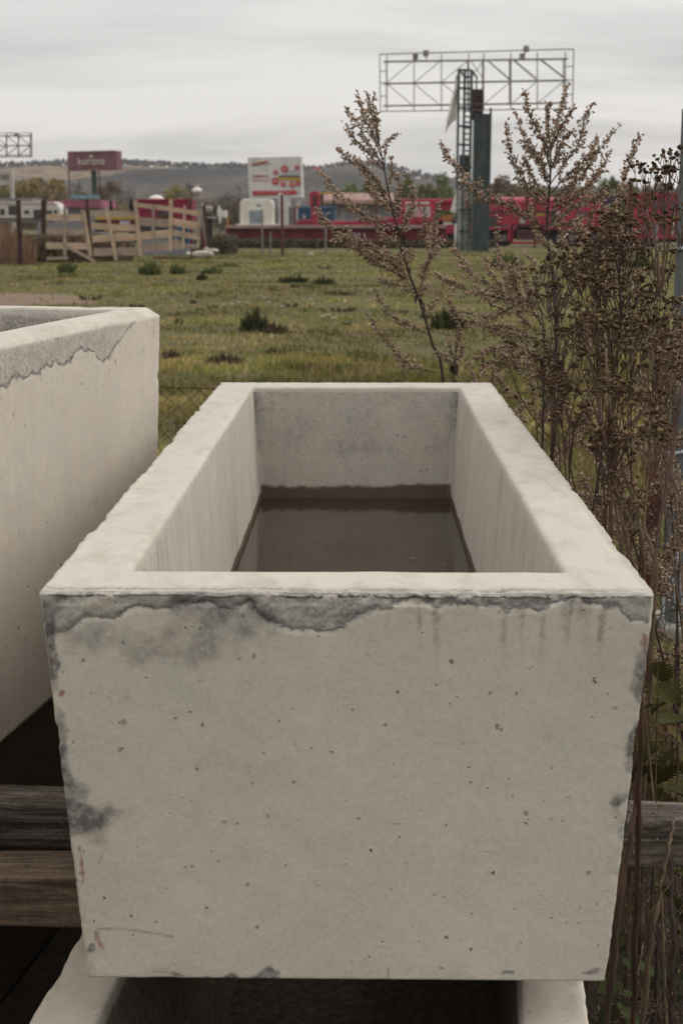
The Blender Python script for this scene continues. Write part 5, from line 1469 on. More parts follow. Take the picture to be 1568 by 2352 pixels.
mass('undergrowth', 'dark brown undergrowth below the red girder', 3500, (520, 1230), (82, 83.6), 0.62, ((0.045, 0.038, 0.024), (0.085, 0.07, 0.04)), .12, 64)
mass('undergrowth', 'brown dead weeds showing through the gaps of the board fence', 5000, (60, 350), (56, 61), 1.35, ((0.065, 0.05, 0.032), (0.13, 0.09, 0.058)), .10, 67)
mass('undergrowth', 'tangled brown weeds between board fence and girder', 3000, (480, 600), (68, 80), 1.1, ((0.05, 0.042, 0.03), (0.10, 0.078, 0.05)), .13, 65)

# ================================================================== FENCE, WEEDS, GRASS NEAR THE TROUGHS
# ------------------------------------------------------------------ rusty chain link fence
cf = thing('chain_link_fence', 'rusty sagging chain link fence running behind the troughs', 'fence', (0, 5.7, 0))
mesh_rust = plain('rusty_wire', (0.060, 0.034, 0.025), 0.85, 0.3, 20.0)
def fy_(x): return 5.72 - 0.03 * x
def ftop(x): return 1.015 - 0.028 * (x + 1.0) + 0.012 * math.sin(x * 2.1)
s_, dz_ = 0.0455, 0.039
mw = MB()
for i in range(-54, 22):
    cx_ = i * s_
    n = 27
    pts = []
    for k2 in range(n):
        x = cx_ + s_ / 2 * (1 if (k2 + i) % 2 else -1)
        z = ftop(x) - 0.005 - k2 * dz_ + 0.004 * math.sin(i * 1.7 + k2)
        if z < 0: break
        pts.append((x, fy_(x) + 0.004 * (1 if k2 % 2 else -1) + 0.012 * math.sin(x * 5 + k2 * .3), z))
    mw.tube(pts, 0.0022, 4, cap=False)
w_ = mw.build('wire_mesh', mesh_rust, cf); w_['kind'] = 'stuff'
m = MB(); m.tube([(x, fy_(x), ftop(x)) for x in np.linspace(-2.5, 1.05, 40)], 0.0022, 5); m.build('top_wire', mesh_rust, cf)
m = MB(); m.tube([(x, fy_(x), ftop(x) - .5) for x in np.linspace(-2.5, 1.05, 24)], 0.0018, 4); m.build('line_wire', mesh_rust, cf)
q = on_z(1496, 1330, 0.2); q = at(1497, 1200, 5.62)
m = MB(); m.tube([(q.x, 5.64, -0.1), (q.x + .01, 5.64, 0.6), (q.x + .02, 5.64, 1.18)], 0.030, 12); m.build('post', rust_mat, cf)
m = MB(); m.tube([(-2.45, 5.80, -0.1), (-2.45, 5.80, 1.12)], 0.028, 12); m.build('post', rust_mat, cf)

# fluted grey post with white wire ties at the right edge
gp = thing('fence_post', 'tall fluted grey post with white wire ties at the right edge', 'post', (1.33, 5.5, 0))
grey_post = plain('weathered_grey_post', (0.115, 0.125, 0.128), 0.7, 0.25, 6.0, c2=(0.17, 0.165, 0.155), stretch=(1, 1, 0.15))
white_wire = plain('white_coated_wire', (0.55, 0.58, 0.60), 0.5, 0.1, 8.0)
b0, t0 = at(1552, 1436, 5.62), at(1592, 250, 5.62)
vs2, fs2 = [], []
nseg, nr = 40, 26
for i in range(nr + 1):
    t = i / nr; c_ = b0.lerp(t0, t); r_ = 0.066 - 0.022 * t
    for j in range(nseg):
        a = 2 * math.pi * j / nseg; rr_ = r_ * (1 - 0.09 * (j % 4 in (1, 2)))
        vs2.append((c_.x + rr_ * math.cos(a), c_.y + rr_ * math.sin(a), c_.z))
for i in range(nr):
    for j in range(nseg):
        fs2.append((i * nseg + j, i * nseg + (j + 1) % nseg, (i + 1) * nseg + (j + 1) % nseg, (i + 1) * nseg + j))
m = MB(); m.add(vs2, fs2); m.f.append(tuple(nr * nseg + j for j in range(nseg))); m.build('shaft', grey_post, gp)
def ring_tie(py, tilt):
    t = (1436 - py) / (1436 - 250); c_ = b0.lerp(t0, t); r_ = 0.070 - 0.022 * t
    pts = [(c_.x + r_ * math.cos(a), c_.y + r_ * math.sin(a), c_.z + tilt * math.cos(a)) for a in np.linspace(0, 6.283, 25)]
    m = MB(); m.tube(pts, 0.006, 6); m.build('wire_tie', white_wire, gp)
ring_tie(548, .012); ring_tie(682, -.022); ring_tie(1010, .02)
def strand(pts, r=0.006):
    m = MB(); m.tube([at(x, y, Y) for x, y, Y in pts], r, 6); m.build('loose_wire', white_wire, gp)
strand([(1531, 1012, 5.52), (1540, 1060, 5.48), (1548, 1100, 5.50)]); strand([(1552, 1250, 5.5), (1560, 1300, 5.48), (1563, 1350, 5.48), (1572, 1420, 5.5)])
strand([(1530, 1290, 5.52), (1524, 1360, 5.5), (1520, 1420, 5.52), (1526, 1437, 5.55)]); strand([(1546, 1330, 5.5), (1553, 1400, 5.5), (1560, 1437, 5.52)])
m = MB(); q0, q1 = at(1512, 1445, 5.6), at(1640, 1434, 5.6); m.box((q0.x, 5.50, -0.05), (q1.x, 5.78, 0.055)); m.build('footing', stone_m, gp, bevel=0.015)
m = MB(); p, q = at(1545, 490, 5.5), at(1541, 540, 5.5); m.bar(p, q, 0.012, 0.006); m.build('yellow_strip', plain('pale_yellow_strip', (0.50, 0.42, 0.25), 0.7), gp)

# ------------------------------------------------------------------ dry weeds
bud_m = tinted('dry_seed_heads', 0.9, 0.15, 1.0)
stem_dark = plain('dark_dead_stem', (0.055, 0.038, 0.034), 0.85, 0.3, 30.0)
stem_brown = plain('reddish_brown_dead_stem', (0.095, 0.058, 0.040), 0.8, 0.45, 25.0, c2=(0.045, 0.028, 0.021), stretch=(1, 1, 0.3))
OCT_V = np.array([(1, 0, 0), (0, 1, 0), (-1, 0, 0), (0, -1, 0), (0, 0, 1), (0, 0, -1)], float)
OCT_F = np.array([(0, 1, 4), (1, 2, 4), (2, 3, 4), (3, 0, 4), (1, 0, 5), (2, 1, 5), (3, 2, 5), (0, 3, 5)])
def buds(name, C, D, rad, ln, tint, parent, r2, var=0.45):
    """small seed capsules at C pointing along D"""
    n = len(C)
    if n == 0: return None
    D = D / np.maximum(np.linalg.norm(D, axis=1), 1e-6)[:, None]
    u = np.cross(D, r2.normal(size=(n, 3))); u /= np.maximum(np.linalg.norm(u, axis=1), 1e-6)[:, None]
    w = np.cross(D, u)
    s = (0.65 + 0.7 * r2.random(n))[:, None]
    V = (C[:, None, :] + (OCT_V[None, :, 0:1] * u[:, None, :] + OCT_V[None, :, 1:2] * w[:, None, :]) * (rad * s)[:, None, :] + OCT_V[None, :, 2:3] * D[:, None, :] * (ln * s)[:, None, :]).reshape(-1, 3)
    F = (OCT_F[None] + (np.arange(n) * 6)[:, None, None]).reshape(-1, 3)
    t = np.array(tint) * (1 - var + 2 * var * r2.random((n, 1))) * (1 + (r2.random((n, 3)) - .5) * .16)
    o = np_mesh(name, V, F, bud_m, parent, np.repeat(t, 6, axis=0)); o['kind'] = 'stuff'
    return o
def spline(pts, n):
    """Catmull-Rom through pts"""
    pts = [Vector(p) for p in pts]
    if len(pts) == 2: return [pts[0].lerp(pts[1], i / n) for i in range(n + 1)]
    e = [pts[0] * 2 - pts[1]] + pts + [pts[-1] * 2 - pts[-2]]
    out = []
    m_ = len(pts) - 1
    for i in range(n + 1):
        t = i / n * m_; k2 = min(int(t), m_ - 1); f = t - k2
        a, b, c, d = e[k2:k2 + 4]
        out.append(0.5 * ((2 * b) + (c - a) * f + (2 * a - 5 * b + 4 * c - d) * f * f + (3 * b - a - 3 * c + d) * f ** 3))
    return out
MUG = (0.37, 0.268, 0.190)
def mug_branch(parent, pts, r2, r0=0.0035, bare=0.18, dens=1.0, tint=MUG, size=1.12, tw=0.062):
    L = sum((Vector(pts[i + 1]) - Vector(pts[i])).length for i in range(len(pts) - 1))
    n = max(10, int(L / 0.02)); sp = spline(pts, n)
    br = MB(); br.tube(sp, [r0 * (1 - 0.75 * i / n) + 0.0005 for i in range(n + 1)], 5)
    C, D = [], []
    step = 0.0068 / dens
    m_ = int(L * (1 - bare) / step)
    for k2 in range(m_):
        t = bare + (1 - bare) * (k2 + r2.random()) / m_
        f = t * n; i = min(int(f), n - 1); p = sp[i].lerp(sp[i + 1], f - i); ax = (sp[min(i + 1, n)] - sp[i]).normalized()
        taper = (1 - t) ** 0.65 * min(1, (t - bare) * 5 + .35)
        tl_ = tw * taper * (0.35 + 0.9 * r2.random()) * min(1.0, L / .45) + 0.006
        side = Vector(r2.normal(size=3)); side = (side - ax * side.dot(ax)).normalized()
        d = (ax * (0.75 + .5 * r2.random()) + side * 0.75 + Vector((0, 0, 0.10))).normalized()
        e = p + d * tl_
        if tl_ > 0.012: br.tube([p, p.lerp(e, .5) + Vector((0, 0, .002)), e], [0.0007, 0.0005, 0.0003], 3, cap=False)
        nb_ = max(1, int(tl_ / 0.0050))
        for j in range(nb_ + 1):
            q = p.lerp(e, (j + .6 * r2.random()) / (nb_ + .3))
            off = Vector(r2.normal(size=3)) * 0.0042
            C.append(q + off); D.append(d * .8 + off.normalized() * .9 + Vector((0, 0, -.25)))
    b = br.build('branch', stem_dark, parent)
    buds('seed_heads', np.array(C), np.array(D), 0.0033 * size, 0.0060 * size, tint, b, r2)
def dead_leaf(m, p, r2, L=0.05):
    """curled withered leaf hanging from p"""
    a = r2.random() * 6.283; pts = []
    for i in range(6):
        t = i / 5
        pts.append(Vector(p) + Vector((math.cos(a) * L * .5 * math.sin(t * 2.2), math.sin(a) * L * .3 * math.sin(t * 2.2), -L * t + L * .25 * math.sin(t * 5))))
    ws = [0.002, .006, .008, .006, .004, .001]
    vs2 = []
    for q, w in zip(pts, ws):
        vs2 += [q + Vector((math.sin(a) * w, -math.cos(a) * w, 0)), q + Vector((0, 0, w * .6)), q - Vector((math.sin(a) * w, -math.cos(a) * w, 0))]
    fs2 = []
    for i in range(5):
        for j in range(2): fs2.append((i * 3 + j, i * 3 + j + 1, i * 3 + j + 4, i * 3 + j + 3))
    m.add(vs2, fs2)
def c6(x, y, Y): return P_(780 + x / 2.939, 200 + y / 2.94, Y)
def c7(x, y, Y): return P_(1240 + x / 2.94, 200 + y / 2.94, Y)
leaf_dead = plain('withered_leaf', (0.060, 0.045, 0.036), 0.9, 0.3, 20.0)

def mugwort(name, label, stem, branches, conv, Y, seed, extra=None, r0=0.0062):
    r2 = np.random.default_rng(seed)
    g = conv(*stem[0], Y); base = Vector((g.x + 0.04, Y, 0))
    t = thing(name, label, 'weed', base, 0, 'mugwort weeds behind the trough')
    pts = [base, base.lerp(g, .5) + Vector((-.01, 0, 0)), g] + [conv(x, y, Y) for x, y in stem[1:]]
    sp = spline(pts, 60)
    m = MB(); m.tube(sp, [r0 * (1 - .78 * i / 60) for i in range(61)], 8); m.build('stem', stem_dark, t, smooth=True)
    for b in branches:
        dy = r2.uniform(-.16, .16); n = len(b) - 1
        p3 = [conv(x, y, Y + dy * (i / n)) for i, (x, y) in enumerate(b)]
        L = (p3[-1] - p3[0]).length
        mug_branch(t, p3, r2, r0=0.0013 + 0.0011 * min(1, L / .6), bare=0.10 if L < .4 else .16)
    m = MB()
    for k2 in range(9):
        i = r2.integers(22, 36); q = sp[i]; dead_leaf(m, q, r2, 0.018 + .02 * r2.random())
    m.build('withered_leaves', leaf_dead, t)['kind'] = 'stuff'
    return t
B1 = [
 [(505, 560), (440, 380), (370, 250), (343, 110)], [(500, 500), (470, 350), (430, 240), (405, 88)], [(490, 440), (475, 320), (445, 190), (465, 105)], [(520, 620), (420, 470), (330, 320), (250, 205)],
 [(540, 680), (430, 560), (320, 440), (240, 322)], [(560, 860), (440, 700), (330, 610), (250, 565), (175, 500)], [(530, 640), (540, 520), (560, 440), (632, 405)], [(560, 800), (590, 680), (585, 560)],
 [(600, 1000), (640, 880), (635, 760), (615, 680)], [(600, 960), (500, 820), (420, 740), (300, 560)], [(610, 1010), (520, 900), (440, 850), (410, 740)],
 [(640, 1090), (450, 1040), (330, 960), (180, 820), (68, 675)], [(655, 1170), (700, 1020), (745, 850), (670, 650)], [(660, 1240), (560, 1170), (490, 1120)], [(640, 1130), (560, 1060), (500, 1010)],
 [(690, 1430), (540, 1330), (400, 1270), (200, 1130), (90, 1050), (40, 950)], [(700, 1470), (520, 1370), (380, 1290), (260, 1190), (150, 1180)], [(640, 1400), (560, 1300), (540, 1250)], [(690, 1440), (640, 1340), (630, 1270)],
 [(540, 1330), (440, 1230), (330, 1180), (250, 1090)], [(700, 1480), (640, 1440), (585, 1290)], [(700, 1520), (560, 1500), (500, 1465)],
 [(780, 1610), (820, 1440), (880, 1260), (905, 1080), (925, 900)], [(820, 1430), (890, 1290), (960, 1155)], [(690, 1400), (720, 1280), (735, 1250)], [(760, 1200), (830, 1080), (820, 940)], [(870, 1270), (850, 1160), (905, 1010)],
 [(855, 1870), (700, 1800), (560, 1720), (450, 1520)], [(905, 2150), (760, 2110), (640, 2040), (500, 1860), (378, 1690)], [(760, 1570), (690, 1540), (660, 1540)], [(790, 1620), (820, 1540), (850, 1500)], [(830, 1760), (880, 1650), (940, 1570)],
 [(585, 900), (700, 1000), (720, 960)], [(720, 1420), (670, 1300), (700, 1250)], [(740, 1540), (700, 1480), (680, 1420)],
]
mugwort('mugwort', 'slender dead mugwort leaning left, rising behind the far end of the trough', [(960, 2215), (880, 1930), (795, 1640), (705, 1400), (650, 1150), (600, 1000), (545, 740), (500, 500), (450, 300), (410, 95)], B1, c6, 4.9, 101)
B1b = [[(1050, 2000), (1080, 1880), (1085, 1800)], [(1050, 2090), (1010, 1960), (1000, 1880)], [(1060, 2060), (1100, 2010), (1115, 1960)], [(1045, 2110), (980, 2040), (915, 1990)]]
mugwort('mugwort', 'short thin mugwort sprig right beside the slender leaning mugwort', [(1038, 2215), (1050, 2080), (1065, 1950), (1080, 1830)], B1b, c6, 4.85, 102, r0=0.004)
B2 = [
 [(385, 900), (250, 800), (150, 650), (90, 480), (68, 305)], [(390, 640), (330, 420), (250, 270), (210, 78)], [(392, 720), (300, 560), (200, 420), (140, 218)], [(398, 520), (440, 350), (480, 180), (535, 22)], [(396, 540), (450, 400), (510, 290), (565, 205)],
 [(400, 760), (500, 620), (600, 470), (650, 280), (706, 172)], [(405, 830), (520, 700), (640, 600), (760, 510), (895, 345)], [(405, 900), (560, 760), (680, 640), (720, 500), (740, 415)], [(402, 1000), (560, 860), (700, 740), (780, 640), (840, 520)],
 [(400, 1040), (540, 940), (680, 880), (800, 800)], [(385, 620), (370, 420), (380, 250), (390, 165)], [(388, 800), (330, 640), (260, 520), (180, 440)], [(390, 700), (440, 560), (520, 400), (580, 400)], [(390, 900), (300, 760), (230, 640), (215, 560)],
 [(385, 1180), (290, 1040), (120, 940), (-100, 870), (-230, 760), (-330, 600), (-402, 455)], [(385, 1250), (300, 1130), (260, 1000), (250, 900)], [(385, 1240), (330, 1190), (280, 1130)], [(400, 1100), (500, 1060), (600, 1030), (620, 1010)],
 [(400, 1150), (520, 1110), (660, 1080), (700, 1000), (730, 880)], [(410, 860), (520, 800), (590, 700), (600, 620)], [(395, 760), (360, 700), (330, 600), (330, 520)], [(398, 650), (450, 560), (480, 470), (500, 370)], [(405, 940), (560, 880), (640, 800), (700, 760), (740, 690)],
 [(400, 1000), (460, 900), (540, 820), (560, 760)], [(388, 980), (340, 900), (250, 840), (150, 700)], [(400, 1130), (480, 1000), (620, 920), (780, 850), (810, 850)],
 [(-100, 875), (-110, 800), (-120, 740)], [(-180, 820), (-210, 760), (-205, 690)], [(120, 945), (125, 900), (128, 850)], [(50, 920), (20, 880), (0, 850)],
]
mugwort('mugwort', 'tallest bushy dead mugwort with a dark straight stem, right of the pylon', [(425, 2340), (440, 1900), (420, 1500), (388, 1250), (372, 1060), (392, 800), (398, 520), (380, 300), (392, 170)], B2, c7, 5.0, 103, r0=0.0085)
B3 = [
 [(330, 1700), (220, 1620), (60, 1560), (-180, 1430), (-250, 1330), (-330, 1228)], [(330, 1760), (180, 1640), (-100, 1580), (-300, 1510), (-437, 1428)], [(300, 1900), (100, 1860), (-160, 1790), (-300, 1720), (-367, 1598)], [(200, 1660), (150, 1530), (130, 1400), (20, 1320), (15, 1010)],
 [(60, 1560), (-20, 1450), (-60, 1370), (-82, 1288)], [(100, 1600), (60, 1480), (30, 1320)], [(330, 1800), (250, 1660), (230, 1500), (140, 1300)], [(180, 1640), (60, 1700), (-60, 1750), (-250, 1700)], [(300, 2000), (120, 1960), (-60, 1990), (-210, 2090)], [(320, 1950), (150, 1840), (0, 1810), (-130, 1760)],
 [(60, 1700), (-40, 1640), (-120, 1540)], [(350, 1650), (300, 1560), (290, 1400), (215, 1265)], [(250, 2050), (80, 2040), (-90, 2100), (-100, 2160)], [(300, 1850), (200, 1770), (120, 1640), (60, 1460)], [(300, 2100), (150, 2090), (20, 2130), (-40, 2230)],
]
mugwort('mugwort', 'low spreading mugwort reaching left above the right rim of the trough', [(345, 2340), (350, 2000), (340, 1750), (300, 1640)], B3, c7, 4.6, 104, r0=0.006)
B4 = [[(700, 1250), (800, 1120), (870, 920), (950, 720), (1000, 550), (1047, 402)], [(760, 1180), (880, 1100), (1000, 1070)], [(800, 1120), (780, 1000), (790, 860)], [(720, 1240), (620, 1130), (600, 1030)], [(740, 1220), (830, 1150), (920, 1140), (1080, 1080)], [(700, 1300), (860, 1260), (1000, 1230), (1090, 1290)], [(700, 1290), (640, 1180), (660, 1100)], [(720, 1330), (900, 1330), (1060, 1260)],
      [(730, 1400), (600, 1320), (520, 1210), (470, 1130)], [(735, 1500), (640, 1400), (560, 1330)], [(740, 1600), (850, 1480), (960, 1420), (1100, 1400)]]
mugwort('mugwort', 'pale sparse mugwort shoot between the tall mugwort and the tansy heads', [(760, 2340), (750, 1900), (730, 1500), (705, 1260), (760, 1150), (830, 1060)], B4, c7, 4.3, 105, r0=0.005)

# ------------------------------------------------------------------ dead tansy with flat seed heads
TAN = (0.098, 0.064, 0.037)
DOME_V, DOME_F = [], []
for (r_, h_) in ((0.35, -0.55), (0.85, -0.25), (1.0, 0.1), (0.72, 0.42)):
    for j in range(7): DOME_V.append((r_ * math.cos(j * 2 * math.pi / 7), r_ * math.sin(j * 2 * math.pi / 7), h_))
DOME_V.append((0, 0, 0.5)); DOME_V.append((0, 0, -0.6))
for i in range(3):
    for j in range(7):
        a, b = i * 7 + j, i * 7 + (j + 1) % 7
        DOME_F += [(a, b, b + 7), (a, b + 7, a + 7)]
for j in range(7): DOME_F += [(21 + j, 21 + (j + 1) % 7, 28), ((j + 1) % 7, j, 29)]
DOME_V, DOME_F = np.array(DOME_V), np.array(DOME_F)
def heads(name, C, N, rad, tint, parent, r2):
    n = len(C); N = N / np.linalg.norm(N, axis=1)[:, None]
    u = np.cross(N, r2.normal(size=(n, 3))); u /= np.linalg.norm(u, axis=1)[:, None]; w = np.cross(N, u)
    s = rad * (0.6 + .75 * r2.random(n))[:, None]
    k_ = len(DOME_V)
    jit = 1 + (r2.random((n, k_, 1)) - .5) * .35
    V = C[:, None, :] + jit * (DOME_V[None, :, 0:1] * (u * s)[:, None, :] + DOME_V[None, :, 1:2] * (w * s)[:, None, :] + DOME_V[None, :, 2:3] * (N * s)[:, None, :])
    F = (DOME_F[None] + (np.arange(n) * k_)[:, None, None]).reshape(-1, 3)
    t = np.array(tint) * (.55 + .95 * r2.random((n, 1))) * (1 + (r2.random((n, 3)) - .5) * .12)
    t = np.repeat(t, k_, axis=0).reshape(n, k_, 3)
    t[:, 21:29] *= 1.25  # lighter tops: a highlight painted into the head tint
    return np_mesh(name, V.reshape(-1, 3), F, bud_m, parent, t.reshape(-1, 3))
STEMS = [stem_brown, stem_dark, plain('tan_dead_stem', (0.13, 0.088, 0.058), 0.85, 0.4, 25.0, c2=(0.07, 0.045, 0.03), stretch=(1, 1, .3)), plain('dark_red_dead_stem', (0.055, 0.027, 0.019), 0.8, 0.4, 25.0, stretch=(1, 1, .3))]
def edge_x(y): return 0.407 + (min(y, 4.3) - 1.8) * 0.0125
def clear_of_trough(p, m_=.03):
    if p.y < 4.4 and p.z < 1.36: p.x = max(p.x, edge_x(p.y) + m_)
    return p
def tansy(label, base_px, corymbs, conv, Y, seed, r0=0.0042, lean=0.0, head_r=0.0053, nh=(11, 20)):
    """corymbs: positions of the flat seed heads in the detail's pixels (conv), last one on top of the main stem"""
    r2 = np.random.default_rng(seed)
    top = clear_of_trough(conv(*corymbs[0], Y), .085)
    rj = random.Random(seed)
    base = Vector((max(0.45 + 0.40 * top.x + rj.uniform(-.22, .28), edge_x(Y) + .06), Y + rj.uniform(-.35, .2), 0)); sm_ = rj.choice(STEMS)
    lean = rj.uniform(-.05, .07)
    t = thing('tansy', label, 'weed', base, 0, 'dead tansy stalks beside the trough')
    mid_ = clear_of_trough(base.lerp(top, .5) + Vector((lean + rj.uniform(-.04, .06), rj.uniform(-.10, .10), 0)), .05)
    sp = spline([base, base.lerp(mid_, .5) + Vector((-lean * .5, 0.01, 0)), mid_, top], 50)
    m = MB(); m.tube(sp, [r0 * (1 - .68 * i / 50) for i in range(51)], 8); m.build('stem', sm_, t, smooth=True)
    for ci, c_ in enumerate(corymbs):
        dy = 0 if ci == 0 else r2.uniform(-.14, .14)
        p = clear_of_trough(conv(*c_, Y + dy), .085)
        br = MB()
        if ci:
            zz = max(0.25, p.z - 0.10 - .16 * r2.random() - abs(p.x - top.x) * .6)
            k2 = min(range(51), key=lambda i: abs(sp[i].z - zz)); q = sp[k2]
            mm = q.lerp(p, .55) + Vector(((p.x - q.x) * .14, 0, -.10 * abs(p.x - q.x)))
            br.tube(spline([q, mm, p - Vector((0, 0, .03))], 10), [0.0017 - .00008 * i for i in range(11)], 5, cap=False)
        hub = p - Vector((rj.uniform(-.02, .02), rj.uniform(-.02, .02), .055 + .04 * rj.random()))
        n = int(r2.integers(*nh)); W = 0.020 + .0018 * n
        C, N = [], []
        ng = max(3, n // 4); tilt = Vector((rj.uniform(-.35, .35), rj.uniform(-.35, .35), 0))
        for gi in range(ng):
            a = gi * 2.4 + r2.random(); rr_ = W * math.sqrt((gi + .4) / ng) * (.8 + .4 * r2.random())
            o_ = Vector((math.cos(a) * rr_, math.sin(a) * rr_, 0)); o_.z = -.2 * rr_ + o_.dot(tilt) + r2.normal() * .006
            sub = p + o_ * .82 - Vector((0, 0, .016 + .01 * r2.random()))
            k3 = hub.lerp(sub, .5) + Vector((o_.x, o_.y, 0)) * .16
            br.tube([hub, k3, sub], [0.0013, 0.0010, 0.0008], 3, cap=False)
            for hi in range(max(2, n // ng)):
                a2 = hi * 2.2 + r2.random() * 1.5; r3 = .011 * (.35 + .8 * r2.random())
                e = p + o_ + Vector((math.cos(a2) * r3, math.sin(a2) * r3, r2.normal() * .004))
                C.append(e); N.append(Vector((math.cos(a2) * .6, math.sin(a2) * .6, 1)) + Vector(r2.normal(size=3)) * .3)
                br.tube([sub, sub.lerp(e, .5), e], [0.0008, 0.0007, 0.0006], 3, cap=False)
        br.build('stalk', sm_, t)
        b_ = heads('seed_heads', np.array(C), np.array(N), head_r, TAN, t, r2)
        b_['kind'] = 'stuff'
    m = MB()
    for k2 in range(5):
        dead_leaf(m, clear_of_trough(sp[int(r2.integers(6, 40))].copy(), .05), r2, .02 + .02 * r2.random())
    m.build('withered_leaves', leaf_dead, t)['kind'] = 'stuff'
    return t
def c8(x, y, Y): return P_(1240 + x / 2.94, 900 + y / 2.94, Y)
def both(x, y, Y): return c7(x, y, Y)
o8 = lambda x, y: (x, y + 2058)                    # detail 8 -> detail 7 pixels
TN = [
 ('tallest tansy stalk at the right edge, its flat heads against the sky', 0.70, [(1285, 545), (1120, 612), (1060, 722), (1200, 735), (1240, 655), (1110, 842), (1345, 640), (1320, 600), (1300, 935), (1200, 1030), (1300, 960), (1385, 940)], 3.05, 0.055, 0.0052),
 ('tansy with a broad brown head in front of the red trailer', 0.66, [(970, 880), (880, 965), (1060, 1022), (780, 1062), (900, 1010), (830, 970), (1010, 900), (930, 1030), (1000, 1050), (1130, 1010)], 3.5, 0.0, 0.0045),
 ('tansy spreading dark heads just right of the tall mugwort', 0.60, [(700, 1085), (620, 1190), (780, 1240), (550, 1215), (880, 1175), (480, 1250), (700, 1200), (830, 1240), (640, 1260), (740, 1130)], 3.6, 0.0, 0.0045),
 ('tansy carrying a wide shelf of heads above the meadow edge', 0.63, [(1000, 1200), (930, 1180), (780, 1300), (1060, 1190), (880, 1230), (700, 1300), (960, 1225), (820, 1170), (1040, 1230), (1180, 1225), (1180, 1320), (1215, 1372)], 3.4, 0.0, 0.0045),
 ('short tansy leaning left over the trough rim, topmost of the left group', 0.53, [(420, 1350), (510, 1400), (260, 1480), (370, 1510), (330, 1360), (460, 1335), (440, 1505), (560, 1300), (600, 1370)], 3.7, 0.0, 0.004),
 ('tansy with yellowish brown middle heads', 0.58, [(700, 1420), (640, 1340), (780, 1330), (750, 1440), (600, 1440), (820, 1400), (700, 1500), (540, 1450), (700, 1350)], 3.3, 0.0, 0.0045),
 ('tansy with dark drooping heads near the grey post', 0.66, [(980, 1450), (1080, 1500), (1180, 1560), (1200, 1605), (1040, 1480), (1130, 1530), (1000, 1560), (950, 1560), (1240, 1600), (1050, 1590)], 3.2, 0.0, 0.0045),
 ('tansy behind the thick middle stem with many small heads', 0.56, [(420, 1620), (520, 1700), (450, 1580), (560, 1690), (620, 1800), (380, 1570), (540, 1800), (440, 1832), (580, 1850), (650, 1840)], 3.5, 0.0, 0.0048),
 ('tansy with crowded heads in the centre of the thicket', 0.61, [(850, 1740), (740, 1770), (880, 1700), (800, 1790), (960, 1760), (700, 1640), (780, 1640), (850, 1820), (700, 1720), (910, 1790)], 3.1, 0.0, 0.005),
 ('tansy against the lower part of the grey post', 0.68, [(1200, 1725), (1280, 1865), (1150, 1700), (1240, 1680), (1300, 1760), (1100, 1800), (1330, 1850), (1000, 1850), (1060, 1760), (1190, 1830)], 3.0, 0.0, 0.0045),
 ('tansy with heads hanging in front of the dark straight mugwort stem', 0.52, [(250, 1945), (350, 1985), (180, 2065), (290, 1930), (130, 2030), (420, 2060), (80, 1950), (240, 2060)], 3.6, 0.0, 0.004),
 ('tansy of tired heads left of the thick middle stem', 0.54, [(700, 1930), (860, 1925), (640, 1960), (760, 1990), (670, 2080), (560, 1960), (800, 1900), (900, 2060)], 3.2, 0.0, 0.0045),
 ('tansy in the thicket with heads level with the trough rim corner', 0.50, [(250, 2170), (330, 2235), (200, 2160), (150, 2180), (380, 2210), (290, 2120), (110, 2220)], 3.4, 0.0, 0.004),
 ('tansy with a large dense head in the right thicket', 0.60, [(900, 2270), (860, 2215), (1000, 2290), (940, 2230), (830, 2250), (700, 2310), (760, 2200), (1060, 2310), (980, 2230)], 2.75, 0.0, 0.005),
 ('tansy with heads beside the rusty fence post', 0.66, [(1050, 1955), (1150, 1930), (1200, 1900), (1280, 2040), (1120, 2010), (1300, 2140), (1190, 2060), (1250, 1970), (1330, 2080)], 2.8, 0.0, 0.0045),
 ('low tansy with heads just above the right rim of the trough', 0.47, [o8(230, 375), o8(330, 330), o8(430, 430), o8(300, 420), o8(180, 300), o8(400, 300)], 3.15, 0.0, 0.0035),
 ('tansy with tangled heads above the middle of the right rim', 0.53, [o8(750, 480), o8(700, 630), o8(690, 520), o8(820, 510), o8(860, 560), o8(620, 560), o8(790, 440)], 2.7, 0.0, 0.0045),
 ('tansy with loose heads low beside the rusty fence post', 0.61, [o8(1190, 490), o8(1270, 395), o8(1080, 470), o8(1130, 530), o8(1240, 540), o8(1190, 440)], 2.6, 0.0, 0.0045),
 ('small tansy low in the thicket close to the trough side', 0.49, [o8(780, 1040), o8(830, 1010), o8(720, 1000), o8(640, 900)], 2.5, 0.0, 0.004),
]
for i, (lab, bx_, cs, Y, ln_, r0) in enumerate(TN):
    tansy(lab, bx_, cs, both, Y, 200 + i, r0=r0, lean=ln_)
